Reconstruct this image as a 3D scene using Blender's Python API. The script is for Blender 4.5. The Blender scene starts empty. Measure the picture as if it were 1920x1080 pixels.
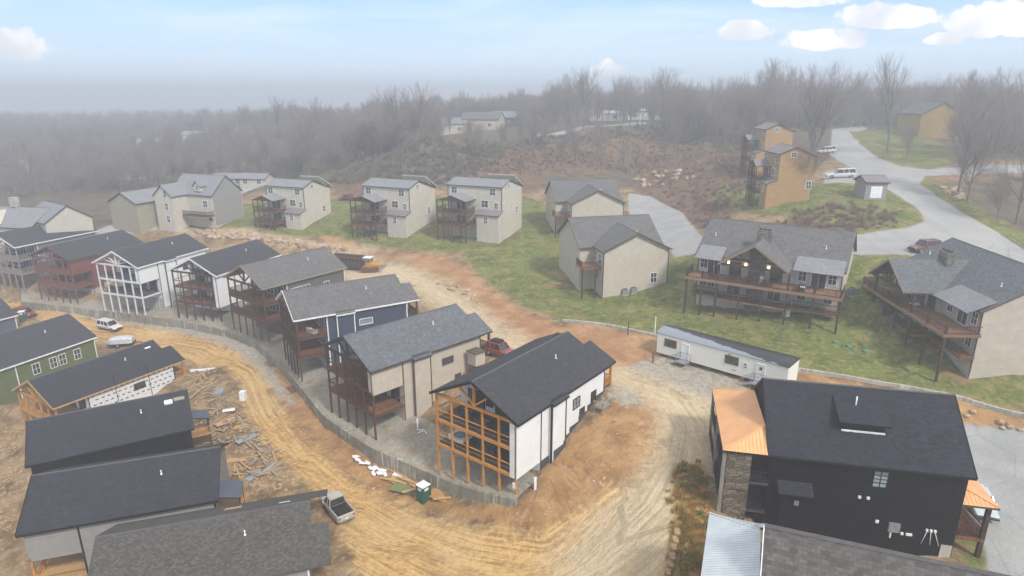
import bpy, bmesh, math, random
import numpy as np
from math import radians, sin, cos, pi, hypot, atan2, sqrt
from mathutils import Matrix, Vector
random.seed(7)
sc = bpy.context.scene
COL = sc.collection
# ---------------------------------------------------------------- camera
CAMZ = 42.0
cam_d = bpy.data.cameras.new("camera"); cam = bpy.data.objects.new("camera", cam_d); COL.objects.link(cam)
cam.location = (0, 0, CAMZ); cam.rotation_euler = (radians(90 - 16.85), 0, 0)
cam_d.sensor_width = 36; cam_d.lens = 1200 / 1920 * 36; cam_d.clip_end = 6000; cam_d.clip_start = .5
sc.camera = cam
# ---------------------------------------------------------------- light and sky
sc.view_settings.view_transform = 'Standard'; sc.view_settings.look = 'None'
sc.view_settings.gamma = 1; sc.view_settings.exposure = 0.98
SUN_EL, SUN_AZ = 46.0, 142.0      # compass style: azimuth measured from +y towards +x
sd = bpy.data.lights.new("sun", 'SUN'); sd.energy = 2.0; sd.angle = radians(10); sd.color = (1, .96, .9)
so = bpy.data.objects.new("sun", sd); COL.objects.link(so)
dv = Vector((sin(radians(SUN_AZ)) * cos(radians(SUN_EL)), cos(radians(SUN_AZ)) * cos(radians(SUN_EL)), sin(radians(SUN_EL))))
so.rotation_euler = dv.to_track_quat('Z', 'Y').to_euler(); so.location = (0, 0, 200)

def N(nt, typ, props=None, **inp):
    n = nt.nodes.new(typ)
    for k, v in (props or {}).items(): setattr(n, k, v)
    for k, v in inp.items():
        k = k.replace('_', ' ')
        s = n.inputs[int(k[1:])] if k[0] == 'i' and k[1:].isdigit() else n.inputs[k]
        if isinstance(v, bpy.types.NodeSocket): nt.links.new(v, s)
        else: s.default_value = v
    return n
def MA(nt, op, a, b=0.0, c=0.0, clamp=False):
    n = nt.nodes.new('ShaderNodeMath'); n.operation = op; n.use_clamp = clamp
    for i, v in enumerate((a, b, c)):
        if isinstance(v, bpy.types.NodeSocket): nt.links.new(v, n.inputs[i])
        else: n.inputs[i].default_value = v
    return n.outputs[0]
def MIX(nt, f, a, b, mode='MIX'):
    n = nt.nodes.new('ShaderNodeMix'); n.data_type = 'RGBA'; n.blend_type = mode
    for i, v in ((0, f), (6, a), (7, b)):
        if isinstance(v, bpy.types.NodeSocket): nt.links.new(v, n.inputs[i])
        else: n.inputs[i].default_value = v if i == 0 else (tuple(v) + (1,))[:4]
    return n.outputs[2]
def SM(nt, x, lo, hi):
    n = nt.nodes.new('ShaderNodeMapRange'); n.interpolation_type = 'SMOOTHSTEP'
    nt.links.new(x, n.inputs[0]); n.inputs[1].default_value = lo; n.inputs[2].default_value = hi
    return n.outputs[0]
def NOI(nt, vec, scale, detail=3, rough=.55, dist=0.0):
    n = N(nt, 'ShaderNodeTexNoise', None, Vector=vec, Scale=scale, Detail=detail, Roughness=rough, Distortion=dist)
    return n.outputs['Fac']

world = bpy.data.worlds.new("World"); sc.world = world; world.use_nodes = True
wn = world.node_tree; bg = wn.nodes['Background']
sky = N(wn, 'ShaderNodeTexSky', dict(sky_type='NISHITA', sun_disc=False, sun_elevation=radians(SUN_EL), sun_rotation=radians(SUN_AZ), air_density=1.0, dust_density=1.5, ozone_density=1.2))
tc = N(wn, 'ShaderNodeTexCoord'); sp = N(wn, 'ShaderNodeSeparateXYZ', None, Vector=tc.outputs['Generated'])
X, Y, Z = sp.outputs[0], sp.outputs[1], sp.outputs[2]
ya = MA(wn, 'MAXIMUM', MA(wn, 'ABSOLUTE', Y), .05)
AZ = MA(wn, 'DIVIDE', X, ya); EL = MA(wn, 'DIVIDE', Z, ya)
# pale veil: strong at the horizon, streaky above
streak = NOI(wn, N(wn, 'ShaderNodeMapping', None, Vector=tc.outputs['Generated'], Scale=(2.5, 2.5, 14)).outputs[0], 1.6, 5, .6, .6)
veil = MA(wn, 'ADD', MA(wn, 'MULTIPLY', SM(wn, streak, .38, .75), .6), MA(wn, 'SUBTRACT', 1.0, SM(wn, Z, 0.0, .2)), clamp=True)
col = MIX(wn, MA(wn, 'MULTIPLY', veil, .66), MIX(wn, .7, sky.outputs[0], (1.6, 3.3, 6.3)), (4.7, 5.5, 6.0))
# individual clouds seen in the sky: (azimuth tangent, elevation tangent, half sizes)
CL = [(0.414, 0.1281, 0.0797, 0.0169), (0.3302, 0.0852, 0.0575, 0.0194), (0.4562, 0.0736, 0.0671, 0.025), (0.5366, 0.1053, 0.0865, 0.0232), (0.7081, 0.0982, 0.0813, 0.0387), (0.6274, 0.075, 0.0296, 0.0117), (0.1406, 0.0307, 0.0332, 0.0221), (-0.7389, 0.0648, 0.0657, 0.036)]
cn = NOI(wn, N(wn, 'ShaderNodeCombineXYZ', None, X=AZ, Y=EL).outputs[0], 16, 8, .62, .25)
best = None
for a, e, ra, re in CL:
    da = MA(wn, 'POWER', MA(wn, 'DIVIDE', MA(wn, 'ABSOLUTE', MA(wn, 'SUBTRACT', AZ, a)), ra), 2.0)
    # flat base: the lower half falls off faster
    de0 = MA(wn, 'SUBTRACT', EL, e)
    de = MA(wn, 'POWER', MA(wn, 'MAXIMUM', MA(wn, 'DIVIDE', de0, re), MA(wn, 'DIVIDE', de0, -re * .62)), 2.0)
    f = MA(wn, 'SUBTRACT', 1.0, MA(wn, 'ADD', da, de))
    best = f if best is None else MA(wn, 'MAXIMUM', best, f)
cf = SM(wn, MA(wn, 'ADD', best, MA(wn, 'MULTIPLY', MA(wn, 'SUBTRACT', cn, .51), 3.2)), .08, .42)
cshade = SM(wn, NOI(wn, N(wn, 'ShaderNodeCombineXYZ', None, X=AZ, Y=EL, Z=3.0).outputs[0], 9, 4), .35, .62)
ccol = MIX(wn, cshade, (4.6, 4.85, 5.3), (6.6, 6.5, 6.4))
col = MIX(wn, SM(wn, Z, .22, .6), col, (5.3, 5.35, 5.4))
col = MIX(wn, MA(wn, 'MULTIPLY', cf, SM(wn, Z, .01, .05)), col, ccol)
wn.links.new(col, bg.inputs[0]); bg.inputs[1].default_value = 0.10

# ---------------------------------------------------------------- mesh helpers
class MB:
    def __init__(s): s.v = []; s.f = []; s.m = []; s.uv = []; s.tf = None; s.sm = []
    def face(s, pts, mi=0, uv=None, smooth=False):
        b = len(s.v)
        for p in pts:
            s.v.append(tuple(s.tf @ Vector(p)) if s.tf is not None else tuple(p))
        s.f.append(tuple(range(b, b + len(pts)))); s.m.append(mi); s.uv.append(uv); s.sm.append(smooth)
    def box(s, a, b, mi=0):
        x0, x1 = sorted((a[0], b[0])); y0, y1 = sorted((a[1], b[1])); z0, z1 = sorted((a[2], b[2]))
        p = [(x0, y0, z0), (x1, y0, z0), (x1, y1, z0), (x0, y1, z0), (x0, y0, z1), (x1, y0, z1), (x1, y1, z1), (x0, y1, z1)]
        for q in ((0, 3, 2, 1), (4, 5, 6, 7), (0, 1, 5, 4), (1, 2, 6, 5), (2, 3, 7, 6), (3, 0, 4, 7)):
            s.face([p[i] for i in q], mi)
    def beam(s, p, q, w, h=None, mi=0, up=(0, 0, 1)):
        h = h or w; p = Vector(p); q = Vector(q); d = (q - p).normalized(); u = Vector(up)
        if abs(d.dot(u)) > .98: u = Vector((1, 0, 0))
        sx = d.cross(u).normalized(); u = sx.cross(d)
        r = []
        for e in (p, q):
            for a, b in ((-1, -1), (1, -1), (1, 1), (-1, 1)): r.append(e + sx * (a * w / 2) + u * (b * h / 2))
        for k in ((0, 1, 2, 3), (7, 6, 5, 4), (0, 4, 5, 1), (1, 5, 6, 2), (2, 6, 7, 3), (3, 7, 4, 0)):
            s.face([r[i] for i in k], mi)
    def prism(s, poly, n, mi=0, top=None):
        """poly: list of 3d points, extruded by vector n"""
        n = Vector(n); a = [Vector(p) for p in poly]; b = [p + n for p in a]
        s.face(a[::-1], mi); s.face(b, mi if top is None else top)
        for i in range(len(a)):
            j = (i + 1) % len(a); s.face([a[i], a[j], b[j], b[i]], mi)
    def tube(s, p, q, r0, r1, n=6, mi=0, cap=True, smooth=True):
        p = Vector(p); q = Vector(q); d = q - p
        if d.length < 1e-6: return
        d.normalize(); u = Vector((0, 0, 1)) if abs(d.z) < .9 else Vector((1, 0, 0))
        a = d.cross(u).normalized(); b = d.cross(a)
        A = [p + (a * cos(2 * pi * i / n) + b * sin(2 * pi * i / n)) * r0 for i in range(n)]
        B = [q + (a * cos(2 * pi * i / n) + b * sin(2 * pi * i / n)) * r1 for i in range(n)]
        for i in range(n):
            j = (i + 1) % n; s.face([A[i], A[j], B[j], B[i]], mi, None, smooth)
        if cap: s.face(A[::-1], mi); s.face(B, mi)
    def loft(s, secs, mi=0, smooth=False):
        for k in range(len(secs) - 1):
            A, B = secs[k], secs[k + 1]
            for i in range(len(A)):
                j = (i + 1) % len(A); s.face([A[i], A[j], B[j], B[i]], mi, None, smooth)
        s.face(secs[0][::-1], mi); s.face(secs[-1], mi)
    def build(s, name, mats, parent=None, loc=None):
        me = bpy.data.meshes.new(name); me.from_pydata(s.v, [], s.f)
        if not isinstance(mats, (list, tuple)): mats = [mats]
        for m in mats: me.materials.append(M[m] if isinstance(m, str) else m)
        me.polygons.foreach_set('material_index', s.m); me.polygons.foreach_set('use_smooth', s.sm)
        if any(u is not None for u in s.uv):
            ul = me.uv_layers.new(name='UVMap'); k = 0; flat = np.zeros(len(s.v) * 2)
            for fi, u in zip(s.f, s.uv):
                for i in range(len(fi)):
                    if u is not None: flat[2 * k:2 * k + 2] = u[i]
                    k += 1
            ul.data.foreach_set('uv', flat)
        me.update()
        if True:
            bm = bmesh.new(); bm.from_mesh(me); bmesh.ops.remove_doubles(bm, verts=bm.verts, dist=1e-4)
            bmesh.ops.recalc_face_normals(bm, faces=bm.faces); bm.to_mesh(me); bm.free()
        o = bpy.data.objects.new(name, me); COL.objects.link(o)
        if parent: o.parent = parent
        if loc is not None: o.location = loc
        return o
def tag(o, label=None, cat=None, group=None, kind=None):
    if label: o['label'] = label
    if cat: o['category'] = cat
    if group: o['group'] = group
    if kind: o['kind'] = kind
    return o
def thing(name, label, cat, loc, rz=0, group=None):
    o = bpy.data.objects.new(name, None); COL.objects.link(o); o.empty_display_size = .5
    o.location = loc; o.rotation_euler = (0, 0, rz)
    return tag(o, label, cat, group)
def kids(o): return [c for c in bpy.data.objects if c.parent is o]
def dup(o, loc, rz=0, sc_=None, label=None, parent=None, _k={}):
    c = o.copy(); COL.objects.link(c)
    if parent is None:
        c.location = loc; c.rotation_euler = (0, 0, rz)
        if sc_: c.scale = (sc_,) * 3 if not isinstance(sc_, tuple) else sc_
        if label: c['label'] = label
    else: c.parent = parent
    if o not in _k: _k[o] = kids(o)
    for ch in _k[o]: dup(ch, None, parent=c)
    return c

# ---------------------------------------------------------------- materials
M = {}
def mk(name, rough=.8, spec=.25, metal=0.0):
    m = bpy.data.materials.new(name); m.use_nodes = True; nt = m.node_tree; b = nt.nodes['Principled BSDF']
    b.inputs['Roughness'].default_value = rough; b.inputs['Specular IOR Level'].default_value = spec; b.inputs['Metallic'].default_value = metal
    M[name] = m; return m, nt, b
def OC(nt): return N(nt, 'ShaderNodeTexCoord').outputs['Object']
def GEO(nt): return N(nt, 'ShaderNodeNewGeometry').outputs['Position']
def dk(c, k): return tuple(x * k for x in c)
def bump(nt, b, h, st=.4, dist=.03):
    n = N(nt, 'ShaderNodeBump', None, Strength=st, Distance=dist, Height=h); nt.links.new(n.outputs[0], b.inputs['Normal'])
def plain(name, c, rough=.7, var=.18, scale=3.0, spec=.25, metal=0.0, st=.15):
    m, nt, b = mk(name, rough, spec, metal); o = OC(nt)
    n = NOI(nt, o, scale, 5, .65); col = MIX(nt, SM(nt, n, .3, .7), dk(c, 1 - var), dk(c, 1 + var * .6))
    nt.links.new(col, b.inputs['Base Color']); bump(nt, b, NOI(nt, o, scale * 9, 3), st, .01)
    return m
def siding(name, c, lap=.27, vert=False, dirt=.12):
    m, nt, b = mk(name, .65, .2); o = OC(nt); s = N(nt, 'ShaderNodeSeparateXYZ', None, Vector=o)
    if vert:
        t = MA(nt, 'FRACT', MA(nt, 'DIVIDE', MA(nt, 'ADD', s.outputs[0], s.outputs[1]), .4)); edge = SM(nt, t, .0, .1)
    else:
        t = MA(nt, 'FRACT', MA(nt, 'DIVIDE', s.outputs[2], lap)); edge = SM(nt, t, 0.0, .2)
    board = N(nt, 'ShaderNodeTexWhiteNoise', dict(noise_dimensions='3D'), Vector=N(nt, 'ShaderNodeCombineXYZ', None, X=MA(nt, 'FLOOR', MA(nt, 'DIVIDE', s.outputs[2], lap)), Y=MA(nt, 'FLOOR', MA(nt, 'DIVIDE', s.outputs[0], 3.6))).outputs[0]).outputs[0]
    n = NOI(nt, o, 1.1, 5, .6)
    c1 = MIX(nt, SM(nt, n, .3, .75), dk(c, 1 - dirt), dk(c, 1.04))
    c1 = MIX(nt, MA(nt, 'MULTIPLY', board, .12), c1, dk(c, .6))
    c1 = MIX(nt, edge, dk(c, .5), c1)
    nt.links.new(c1, b.inputs['Base Color']); bump(nt, b, t, .5, .02)
    return m
def shingle(name, c, var=.35, rh=.2, bw=.42):
    m, nt, b = mk(name, .9, .12); uv = N(nt, 'ShaderNodeUVMap').outputs[0]
    br = N(nt, 'ShaderNodeTexBrick', dict(offset=.5), Vector=uv, Color1=(*dk(c, 1 - var), 1), Color2=(*dk(c, 1 + var), 1), Mortar=(*dk(c, .45), 1), Scale=1.0, Mortar_Size=.012, Bias=.1)
    br.inputs['Brick Width'].default_value = bw; br.inputs['Row Height'].default_value = rh
    v = N(nt, 'ShaderNodeTexVoronoi', None, Vector=uv, Scale=4.6)
    sp_ = N(nt, 'ShaderNodeSeparateColor', None, Color=v.outputs['Color']).outputs[0]
    c1 = MIX(nt, MA(nt, 'MULTIPLY', sp_, .6), br.outputs['Color'], dk(c, 1 - var))
    n = NOI(nt, uv, .35, 4, .6); c1 = MIX(nt, SM(nt, n, .3, .7), MIX(nt, .25, c1, dk(c, .6)), c1)
    gr = NOI(nt, uv, 30, 2); c1 = MIX(nt, MA(nt, 'MULTIPLY', SM(nt, gr, .45, .7), .35), c1, dk(c, 1.7))
    st = NOI(nt, N(nt, 'ShaderNodeMapping', None, Vector=uv, Scale=(2.2, .15, 1)).outputs[0], 1.0, 4)
    c1 = MIX(nt, MA(nt, 'MULTIPLY', SM(nt, st, .5, .8), .3), c1, dk(c, 1.35))
    nt.links.new(c1, b.inputs['Base Color']); bump(nt, b, br.outputs['Fac'], -.5, .02)
    return m
def wood(name, c, rough=.7):
    m, nt, b = mk(name, rough, .2); o = OC(nt)
    n = NOI(nt, N(nt, 'ShaderNodeMapping', None, Vector=o, Scale=(4, 4, .7)).outputs[0], 3, 4, .6, .4)
    n2 = NOI(nt, o, .9, 3)
    c1 = MIX(nt, SM(nt, n, .3, .7), dk(c, .7), dk(c, 1.15)); c1 = MIX(nt, MA(nt, 'MULTIPLY', SM(nt, n2, .4, .7), .35), c1, dk(c, .55))
    nt.links.new(c1, b.inputs['Base Color']); return m
def planks(name, c, w=.15, axis=0):
    m, nt, b = mk(name, .75, .2); o = OC(nt); s = N(nt, 'ShaderNodeSeparateXYZ', None, Vector=o)
    q = MA(nt, 'DIVIDE', s.outputs[axis], w); e = SM(nt, MA(nt, 'FRACT', q), 0, .15)
    wn_ = N(nt, 'ShaderNodeTexWhiteNoise', dict(noise_dimensions='1D'), W=MA(nt, 'FLOOR', q)).outputs[0]
    c1 = MIX(nt, wn_, dk(c, .75), dk(c, 1.2)); c1 = MIX(nt, e, dk(c, .4), c1)
    nt.links.new(c1, b.inputs['Base Color']); return m
def ribbed(name, c, rough=.35, metal=.6, w=.3):
    m, nt, b = mk(name, rough, .4, metal); uv = N(nt, 'ShaderNodeUVMap').outputs[0]; s = N(nt, 'ShaderNodeSeparateXYZ', None, Vector=uv)
    t = MA(nt, 'FRACT', MA(nt, 'DIVIDE', s.outputs[0], w)); r = MA(nt, 'SUBTRACT', SM(nt, t, .0, .12), SM(nt, t, .12, .26))
    n = NOI(nt, uv, .7, 4); c1 = MIX(nt, SM(nt, n, .3, .7), dk(c, .88), dk(c, 1.05)); c1 = MIX(nt, r, c1, dk(c, .6))
    nt.links.new(c1, b.inputs['Base Color']); bump(nt, b, r, .6, .04); return m
def glass(name, c, rough=.08):
    m, nt, b = mk(name, rough, .8); o = OC(nt)
    nt.links.new(MIX(nt, SM(nt, NOI(nt, o, .8, 2), .4, .6), c, dk(c, 2.2)), b.inputs['Base Color']); return m
def paint(name, c, rough=.3):
    m, nt, b = mk(name, rough, .5); o = OC(nt)
    nt.links.new(MIX(nt, SM(nt, NOI(nt, o, 2, 4), .3, .75), c, MIX(nt, .25, c, (.3, .22, .13))), b.inputs['Base Color'])
    b.inputs['Coat Weight'].default_value = .5; b.inputs['Coat Roughness'].default_value = .15; return m
def stone(name, c, sx=1.0, sz=2.2):
    m, nt, b = mk(name, .9, .1); o = OC(nt); mp = N(nt, 'ShaderNodeMapping', None, Vector=o, Scale=(sx, sx, sz)).outputs[0]
    v = N(nt, 'ShaderNodeTexVoronoi', None, Vector=mp, Scale=1.6); e = N(nt, 'ShaderNodeTexVoronoi', dict(feature='DISTANCE_TO_EDGE'), Vector=mp, Scale=1.6)
    s = N(nt, 'ShaderNodeSeparateColor', None, Color=v.outputs['Color'])
    c1 = MIX(nt, s.outputs[0], dk(c, .5), dk(c, 1.5)); c1 = MIX(nt, MA(nt, 'MULTIPLY', s.outputs[1], .4), c1, (c[0] * 1.2, c[1], c[2] * .7))
    c1 = MIX(nt, SM(nt, e.outputs['Distance'], .0, .07), dk(c, .25), c1)
    nt.links.new(c1, b.inputs['Base Color']); bump(nt, b, SM(nt, e.outputs['Distance'], 0, .15), .7, .05); return m
def concrete(name, c):
    m, nt, b = mk(name, .85, .2); o = OC(nt)
    st = NOI(nt, N(nt, 'ShaderNodeMapping', None, Vector=o, Scale=(2.2, 2.2, .12)).outputs[0], 1.4, 4, .6)
    st2 = NOI(nt, o, .35, 3)
    c1 = MIX(nt, SM(nt, NOI(nt, o, .8, 5, .6), .3, .7), dk(c, .8), dk(c, 1.1))
    c1 = MIX(nt, MA(nt, 'MULTIPLY', SM(nt, st, .52, .62), SM(nt, st2, .45, .6)), c1, (.55, .54, .5))
    c1 = MIX(nt, MA(nt, 'MULTIPLY', SM(nt, st, .5, .3), .5), c1, dk(c, .5))
    nt.links.new(c1, b.inputs['Base Color']); return m

shingle('shingle_charcoal', (.052, .053, .062)); shingle('shingle_slate', (.125, .135, .148), .4); shingle('shingle_grey', (.135, .132, .132), .4)
shingle('shingle_dark', (.037, .039, .048)); shingle('shingle_brown', (.108, .098, .094), .45, .26, .5); shingle('shingle_mottled', (.088, .084, .078), .45, .17, .28); shingle('shingle_light', (.23, .235, .25), .25)
shingle('shingle_midnight', (.03, .032, .042), .4); shingle('shingle_warm', (.21, .19, .2), .25)
siding('siding_white', (.80, .81, .82), dirt=.07); siding('siding_cream', (.55, .50, .41)); siding('siding_beige', (.50, .44, .36), vert=True); siding('siding_navy', (.055, .07, .115))
siding('siding_black', (.005, .005, .008)); siding('siding_green', (.12, .15, .055)); siding('siding_red', (.20, .055, .045)); siding('siding_darkgrey', (.13, .125, .12))
siding('siding_lightcream', (.58, .535, .455), .24); siding('siding_tan', (.54, .485, .40), .24); siding('siding_ochre', (.42, .26, .11), .24); siding('siding_greyblue', (.19, .22, .24)); siding('siding_taupe', (.30, .29, .275), .25, False, .1)
siding('siding_bluegrey', (.09, .11, .15)); siding('siding_khaki', (.36, .33, .24)); siding('siding_yellow', (.42, .29, .10))
wood('cedar', (.56, .25, .055)); wood('brown_stain', (.10, .048, .026)); wood('dark_stain', (.075, .04, .028)); wood('white_wood', (.76, .76, .76)); wood('redwood', (.20, .075, .055)); wood('lumber', (.52, .33, .15)); wood('grey_wood', (.3, .27, .24))
planks('deck_brown', (.20, .09, .045)); planks('deck_grey', (.075, .07, .07)); planks('deck_red', (.30, .165, .10))
plain('trim_dark', (.05, .045, .04)); plain('trim_white', (.75, .75, .74)); plain('trim_black', (.008, .008, .010)); plain('trim_brown', (.10, .07, .05)); plain('soffit', (.30, .22, .14))
plain('white_plastic', (.78, .8, .8), .4); plain('grey_metal', (.35, .37, .4), .35, metal=.5); plain('rubber', (.02, .02, .02), .85); plain('dark_grey', (.06, .06, .065)); plain('osb', (.46, .30, .14), .8, .3, 9)
plain('wrap', (.72, .73, .74), .6); plain('ridge_cap', (.085, .083, .085)); plain('vinyl_black', (.02, .02, .022), .4); plain('yellow_paint', (.55, .28, .03), .5); plain('rust', (.14, .07, .045)); plain('tarp', (.55, .57, .6), .4)
plain('porta_green', (.02, .10, .065), .5); plain('septic_green', (.10, .27, .19), .5); plain('tub_shell', (.75, .78, .78), .3); plain('rock_pale', (.42, .33, .24), .95, .4, 3); plain('rock_tan', (.38, .26, .15), .95, .4, 3)
plain('water_tub', (.12, .32, .33), .05); plain('olive_sheet', (.17, .20, .09)); plain('sheet_metal', (.32, .39, .44), .35, metal=.4); plain('cardboard', (.42, .24, .10)); plain('cushion', (.6, .57, .52)); plain('pink_paper', (.5, .3, .2))
ribbed('copper_roof', (.80, .42, .19), .45, .15, .3); ribbed('silver_roof', (.62, .66, .68), .4, .3, .25); ribbed('slate_metal_roof', (.10, .12, .16), .4, .4, .25); ribbed('trailer_siding', (.80, .79, .72), .55, 0, .4)
plain('pane_pale', (.30, .37, .36), .2); plain('deck_rim', (.30, .185, .115)); glass('glass_dark', (.02, .022, .026)); glass('glass_mid', (.10, .12, .13)); glass('glass_car', (.015, .018, .022), .05)
paint('paint_white', (.78, .78, .78)); paint('paint_red', (.26, .012, .018)); paint('paint_silver', (.42, .41, .39)); paint('paint_maroon', (.13, .015, .02)); paint('paint_lightblue', (.5, .58, .62))
stone('stone_brown', (.17, .145, .115)); stone('stone_grey', (.2, .19, .17), 1.4, 2.6)
concrete('concrete', (.27, .25, .20)); concrete('concrete_pale', (.42, .40, .34))
mlamp, nt_, b_ = mk('lamp_glow'); b_.inputs['Emission Color'].default_value = (1, .75, .4, 1); b_.inputs['Emission Strength'].default_value = 3

# ---------------------------------------------------------------- terrain
CTRL = [(-17.8,49.2,-0.3),(-17.4,55.6,0.1),(-10.1,50.8,0.2),(-2.9,48.1,1.2),(1.9,47.0,2.2),(6.4,45.3,3.6),(12.3,42.1,5.6),(-4.1,52.0,1.6),(2.0,50.0,3.2),(11.2,53.4,6.6),(6.4,50.9,4.8),(15.7,57.5,8.2),(16.0,48.6,7.6),(17.2,64.3,8.9),(22.2,71.9,9.3),(18.4,75.9,9.6),(13.9,69.1,9.2),(13.8,81.0,9.9),(24.8,64.1,9.0),(-9.4,58.8,0.4),(-13.3,63.0,0.2),(-6.2,57.8,1.4),(-3.2,55.6,2.4),(0.0,53.6,3.6),(2.1,54.1,4.6),(4.1,57.1,5.4),(6.8,60.8,6.9),(9.4,63.8,8.2),(11.5,65.9,9.4),(-16.4,66.6,0.6),(-23.7,73.3,0.3),(-30.7,83.7,0.2),(-40.6,97.9,0.2),(-50.1,105.8,0.1),(-61.9,112.5,-0.2),(-80.3,119.6,-0.4),(-91.8,122.6,-0.2),(-36.3,86.1,-0.6),(-27.5,73.3,-0.3),(-50.2,99.3,-1.2),(-64.9,110.0,-1.6),(-77.3,115.1,-1.2),(-98.9,123.1,-1.2),(-108.1,131.4,-0.2),(-121.9,131.4,-0.2),(-55.1,98.9,-2.0),(-43.5,84.3,-1.4),(-33.7,70.0,-0.6),(-26.8,63.6,-0.2),(-19.0,51.6,-0.5),(-69.0,77.5,-6),(-60.2,65.7,-6),(-80.8,91.3,-5),(-98.4,102.3,-4.5),(-101.3,110.9,-3),(-1.4,80.8,9.2),(-15.4,110.3,8.6),(-28.4,126.7,8.2),(-12.7,104.0,8.6),(-32.5,117.1,7.6),(-6.6,92.7,8.8),(2.9,82.0,9.5),(-14.7,121.4,9.6),(-7.8,113.1,9.8),(-22.1,129.0,11),(-34.5,134.8,10.8),(-55.5,142.0,11.6),(-72.1,152.4,12),(-42.9,140.1,11.4),(-10.9,127.3,11.4),(3.8,111.0,10.4),(7.9,89.9,9.8),(14.6,99.1,9.9),(21.4,102.4,11.0),(26.6,104.2,12.8),(27.9,92.1,11.4),(33.3,70.7,10.4),(40.1,68.9,10.0),(49.8,64.5,9.6),(54.0,60.7,9.5),(43.8,76.4,11),(33.1,85.1,11.5),(44.6,82.5,13.2),(49.5,85.6,14.5),(53.2,90.7,17.8),(53.8,67.7,10.3),(56.4,64.1,10.3),(47.6,71.1,10.4),(58.2,100.2,18.8),(63.2,95.8,18.8),(77.6,116.8,21),(65.7,104.6,19.6),(92.1,165.0,26),(69.8,137.0,24.8),(92.8,148.0,25),(117.2,226.1,30),(117.2,148.0,25),(80.7,107.1,20),(83.7,102.0,17.5),(84.1,119.7,22.5),(101.9,130.5,24),(104.2,185.2,28.5),(114.8,157.4,28),(69.2,119.1,22.6),(58.1,115.1,21.3),(53.5,117.9,20.8),(53.7,129.2,21.6),(61.3,128.5,23),(51.0,145.6,19.5),(59.9,164.7,22),(51.8,185.6,24),(87.6,245.5,28),(45.4,189.4,19),(33.6,137.1,15),(31.3,155.5,16),(34.2,114.5,15.5),(23.7,206.2,22),(25.0,219.5,26),(26.5,234.0,30.5),(7.1,219.2,29.5),(-11.1,224.9,22),(-9.2,156.0,14.6),(-24.4,141.1,13),(-32.1,140.1,12),(-49.7,148.0,12.6),(-58.0,149.3,12.6),(-48.2,142.0,11.6),(-43.5,152.1,14),(-43.5,168.2,16),(-19.5,154.6,15.5),(-13.2,142.1,12.8),(4.9,146.3,13.2),(12.2,162.0,15.6),(-62.2,144.0,12.4),(-77.6,149.1,12),(-76.7,169.2,13),(-90.6,151.1,12.5),(-95.9,148.9,11.4),(-106.8,145.9,9.5),(-115.5,149.4,10),(-155.4,217.5,12),(-125.8,230.6,14),(-260.6,370.9,12),(-73.1,247.4,18),(-39.1,226.8,20),(-26.6,205.0,29.5),(-83.1,331.7,27),(44.5,49.8,6.2),(35.7,43.1,6.2),(50.4,59.6,7.0),(53.5,61.2,8.6),(17.6,46.7,8.0),(22.4,41.1,6.4),(13.8,41.8,6.6),(40.2,42.6,5.4),(44.0,64.5,8.8),(-217.7,526.0,12),(-374.2,651.1,10),(-440.2,671.4,9),(23.9,44.8,4.2),(28.7,43.8,4.5),(21,41,4.5),(-330,420,17),(-200,430,18),(-100,420,21),(-450,450,17),(-300,560,15),(0,520,24),(200,420,30),(350,300,28),(-450,250,8),(-250,700,10),(100,800,25),(-700,700,5),(700,700,25),(0,1500,15),(1500,1500,15),(-1500,1500,0),(1500,0,10),(-1500,0,-10),(0,-60,0),(-100,-30,-8),(100,-30,4),(0,20,1),(-60,20,-4),(60,20,5),(100,50,8),(-130,60,-8),(-200,120,-2),(140,120,18),(180,200,24),(0,-1000,-5),(-63,62,-6.5),(-75,80,-6),(-52,50,-6.5),(-95,88,-6.5),(-100,70,-7.5)]
def mkterr(C):
    C=np.array(C,float); s=100.
    P=C[:,:2]/s
    D=np.sqrt(((P[:,None]-P[None])**2).sum(-1)+.03**2)
    n=len(C);A=np.zeros((n+3,n+3));A[:n,:n]=D-np.eye(n)*.012;A[:n,n]=1;A[:n,n+1:]=P;A[n,:n]=1;A[n+1:,:n]=P.T
    w=np.linalg.solve(A,np.r_[C[:,2],0,0,0])
    def T(x,y):
        x=np.asarray(x,float);y=np.asarray(y,float);sh=x.shape
        q=np.stack([x.ravel(),y.ravel()],1)/s;o=np.empty(len(q))
        for i in range(0,len(q),20000):
            k=q[i:i+20000]
            o[i:i+20000]=np.sqrt(((k[:,None]-P[None])**2).sum(-1)+.03**2)@w[:n]+w[n]+k@w[n+1:]
        return o.reshape(sh)
    return T

T = mkterr(CTRL)
rng = np.random.RandomState(3)
def vnoise(x, y, s, seed):
    """smooth value noise on numpy arrays, period-free, feature size s"""
    r = np.random.RandomState(seed); tab = r.rand(256, 256)
    u = x / s + 1000; v = y / s + 1000; i = np.floor(u).astype(int); j = np.floor(v).astype(int); fu = u - i; fv = v - j
    fu = fu * fu * (3 - 2 * fu); fv = fv * fv * (3 - 2 * fv)
    g = lambda a, b: tab[a % 256, b % 256]
    return (g(i, j) * (1 - fu) + g(i + 1, j) * fu) * (1 - fv) + (g(i, j + 1) * (1 - fu) + g(i + 1, j + 1) * fu) * fv
def axis(lo, hi, a, b, step, far):
    m = list(np.arange(a, b + 1e-6, step)); s = step; r = [b]
    while r[-1] < hi: s *= 1.12; r.append(r[-1] + min(s, far))
    l = [a]; s = step
    while l[-1] > lo: s *= 1.12; l.append(l[-1] - min(s, far))
    return np.array(l[::-1][:-1] + m + r[1:])
gx = axis(-1600, 1600, -150, 105, .6, 60); gy = axis(-200, 1600, 22, 190, .6, 60)
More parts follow.
